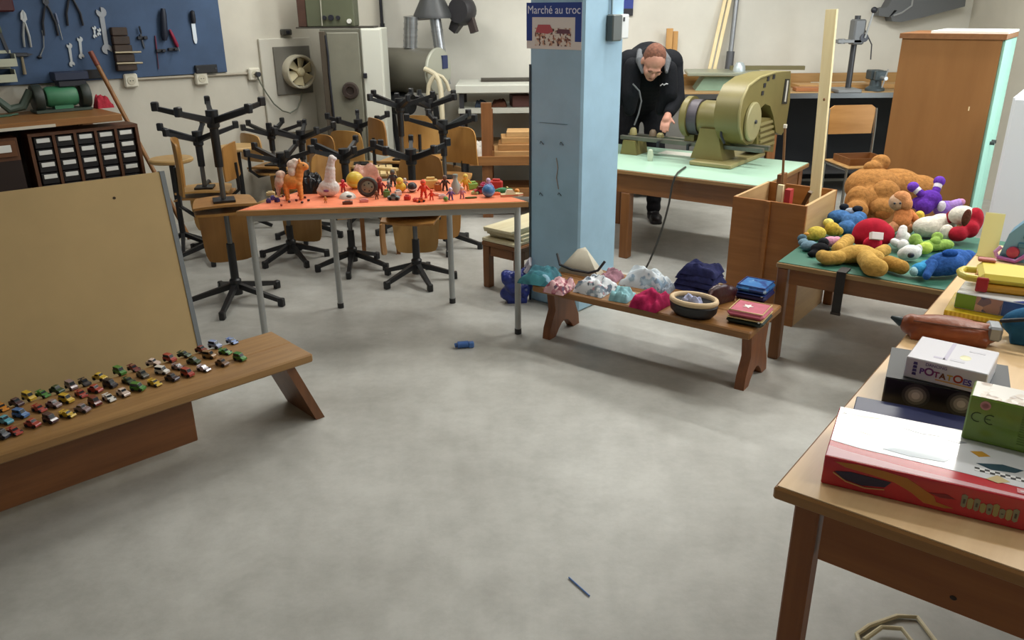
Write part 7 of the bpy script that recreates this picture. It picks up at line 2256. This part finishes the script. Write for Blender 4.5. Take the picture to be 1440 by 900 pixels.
# --- yellow plastic case with red catch
a, an, L = frame2((1362, 413), (1440, 424), zY + hW + 0.0008)
t9 = thing('plastic_case', 'big yellow plastic case with a red catch and carrying handle', 'case', (a.x + 0.035, a.y + 0.02, zY + hW + 0.0008), an + R(4), NG)
hC = 0.055
B(0, 0.28, 0, 0.16, 0, hC * 0.46, bev=0.008).build('lower_shell', mat('#d99a1e', 0.35), t9)
B(0, 0.28, 0, 0.16, hC * 0.47, hC, bev=0.014).build('lid', mat('#e0cc4e', 0.35), t9)
B(-0.006, 0.026, -0.010, -0.0005, 0.002, hC * 0.85, bev=0.003).build('catch', mat('#ad2026', 0.4), t9)
MB().tube([(-0.002, 0.12, hC * 0.6), (-0.035, 0.115, hC * 0.6), (-0.048, 0.085, hC * 0.6), (-0.045, 0.05, hC * 0.6), (-0.03, 0.025, hC * 0.6), (-0.002, 0.02, hC * 0.6)], 0.011, 10).build('handle', mat('#d6c650', 0.35), t9)
B(0.0, 0.05, 0.14, 0.17, hC + 0.0005, hC + 0.010, bev=0.003).build('hinge', mat('#b86a62', 0.4), t9)
# --- pale yellow card and blue toy at the far end
q = P(1372, 371, NZ)
a = redO + nV * 0
far = nF + nV * 1.98 + nU * 0.01
t10 = thing('card_folder', 'pale yellow card folder leaning on the blue toy at the far table end', 'folder', (far.x + 0.0, far.y, NZ), rot=(R(-30), 0, nA + R(6)), group=NG)
B(0, 0.065, -0.004, 0.0, 0, 0.17).build('front_sheet', mat('#e0d68f', 0.5), t10, smooth=0)
B(0, 0.065, 0.001, 0.005, 0, 0.175).build('back_sheet', mat('#ddd9b0', 0.5), t10, smooth=0)
q2 = far + nU * 0.07 - nV * 0.0
t11 = thing('toy_phone', 'light blue plastic toy with pink handle and red button at the far table end', 'toy', (q2.x, q2.y, NZ), nA, NG)
BLU = mat('#6fa8c8', 0.35)
MB().prism([(0, 0), (0.26, 0), (0.26, 0.15), (0.06, 0.15), (0.02, 0.10)], 0.0, 0.12).build('casing', BLU, t11, smooth=0)
for k in range(3):
    B(0.055 + 0.012 * k, 0.255, -0.008, -0.0005, 0.055 + k * 0.034, 0.075 + k * 0.034, bev=0.004).build('blue_ridge', mat('#3f7f9c', 0.35), t11)
MB(Matrix.Translation((0.045, -0.002, 0.035)) @ Matrix.Rotation(PI / 2, 4, 'X')).lathe([(0, 0), (0.022, 0), (0.02, 0.012), (0, 0.016)], 20).build('red_button', mat('#b8405a', 0.35), t11)
MB().tube([(0.0, -0.018, 0.012), (0.06, -0.024, 0.008), (0.085, -0.022, 0.03), (0.11, -0.02, 0.08), (0.14, -0.016, 0.12)], 0.0075, 10).build('pink_handle', mat('#b468b0', 0.35), t11)
MB().tube([(0.0, -0.016, 0.012), (-0.01, -0.014, 0.03), (0.005, -0.006, 0.05)], 0.0075, 10).build('pink_handle', mat('#cf9ad0', 0.35), t11)
MB().ell((0.19, 0.05, 0.174), (0.026, 0.022, 0.024)).build('yellow_knob', mat('#d0ae3c', 0.4), t11)
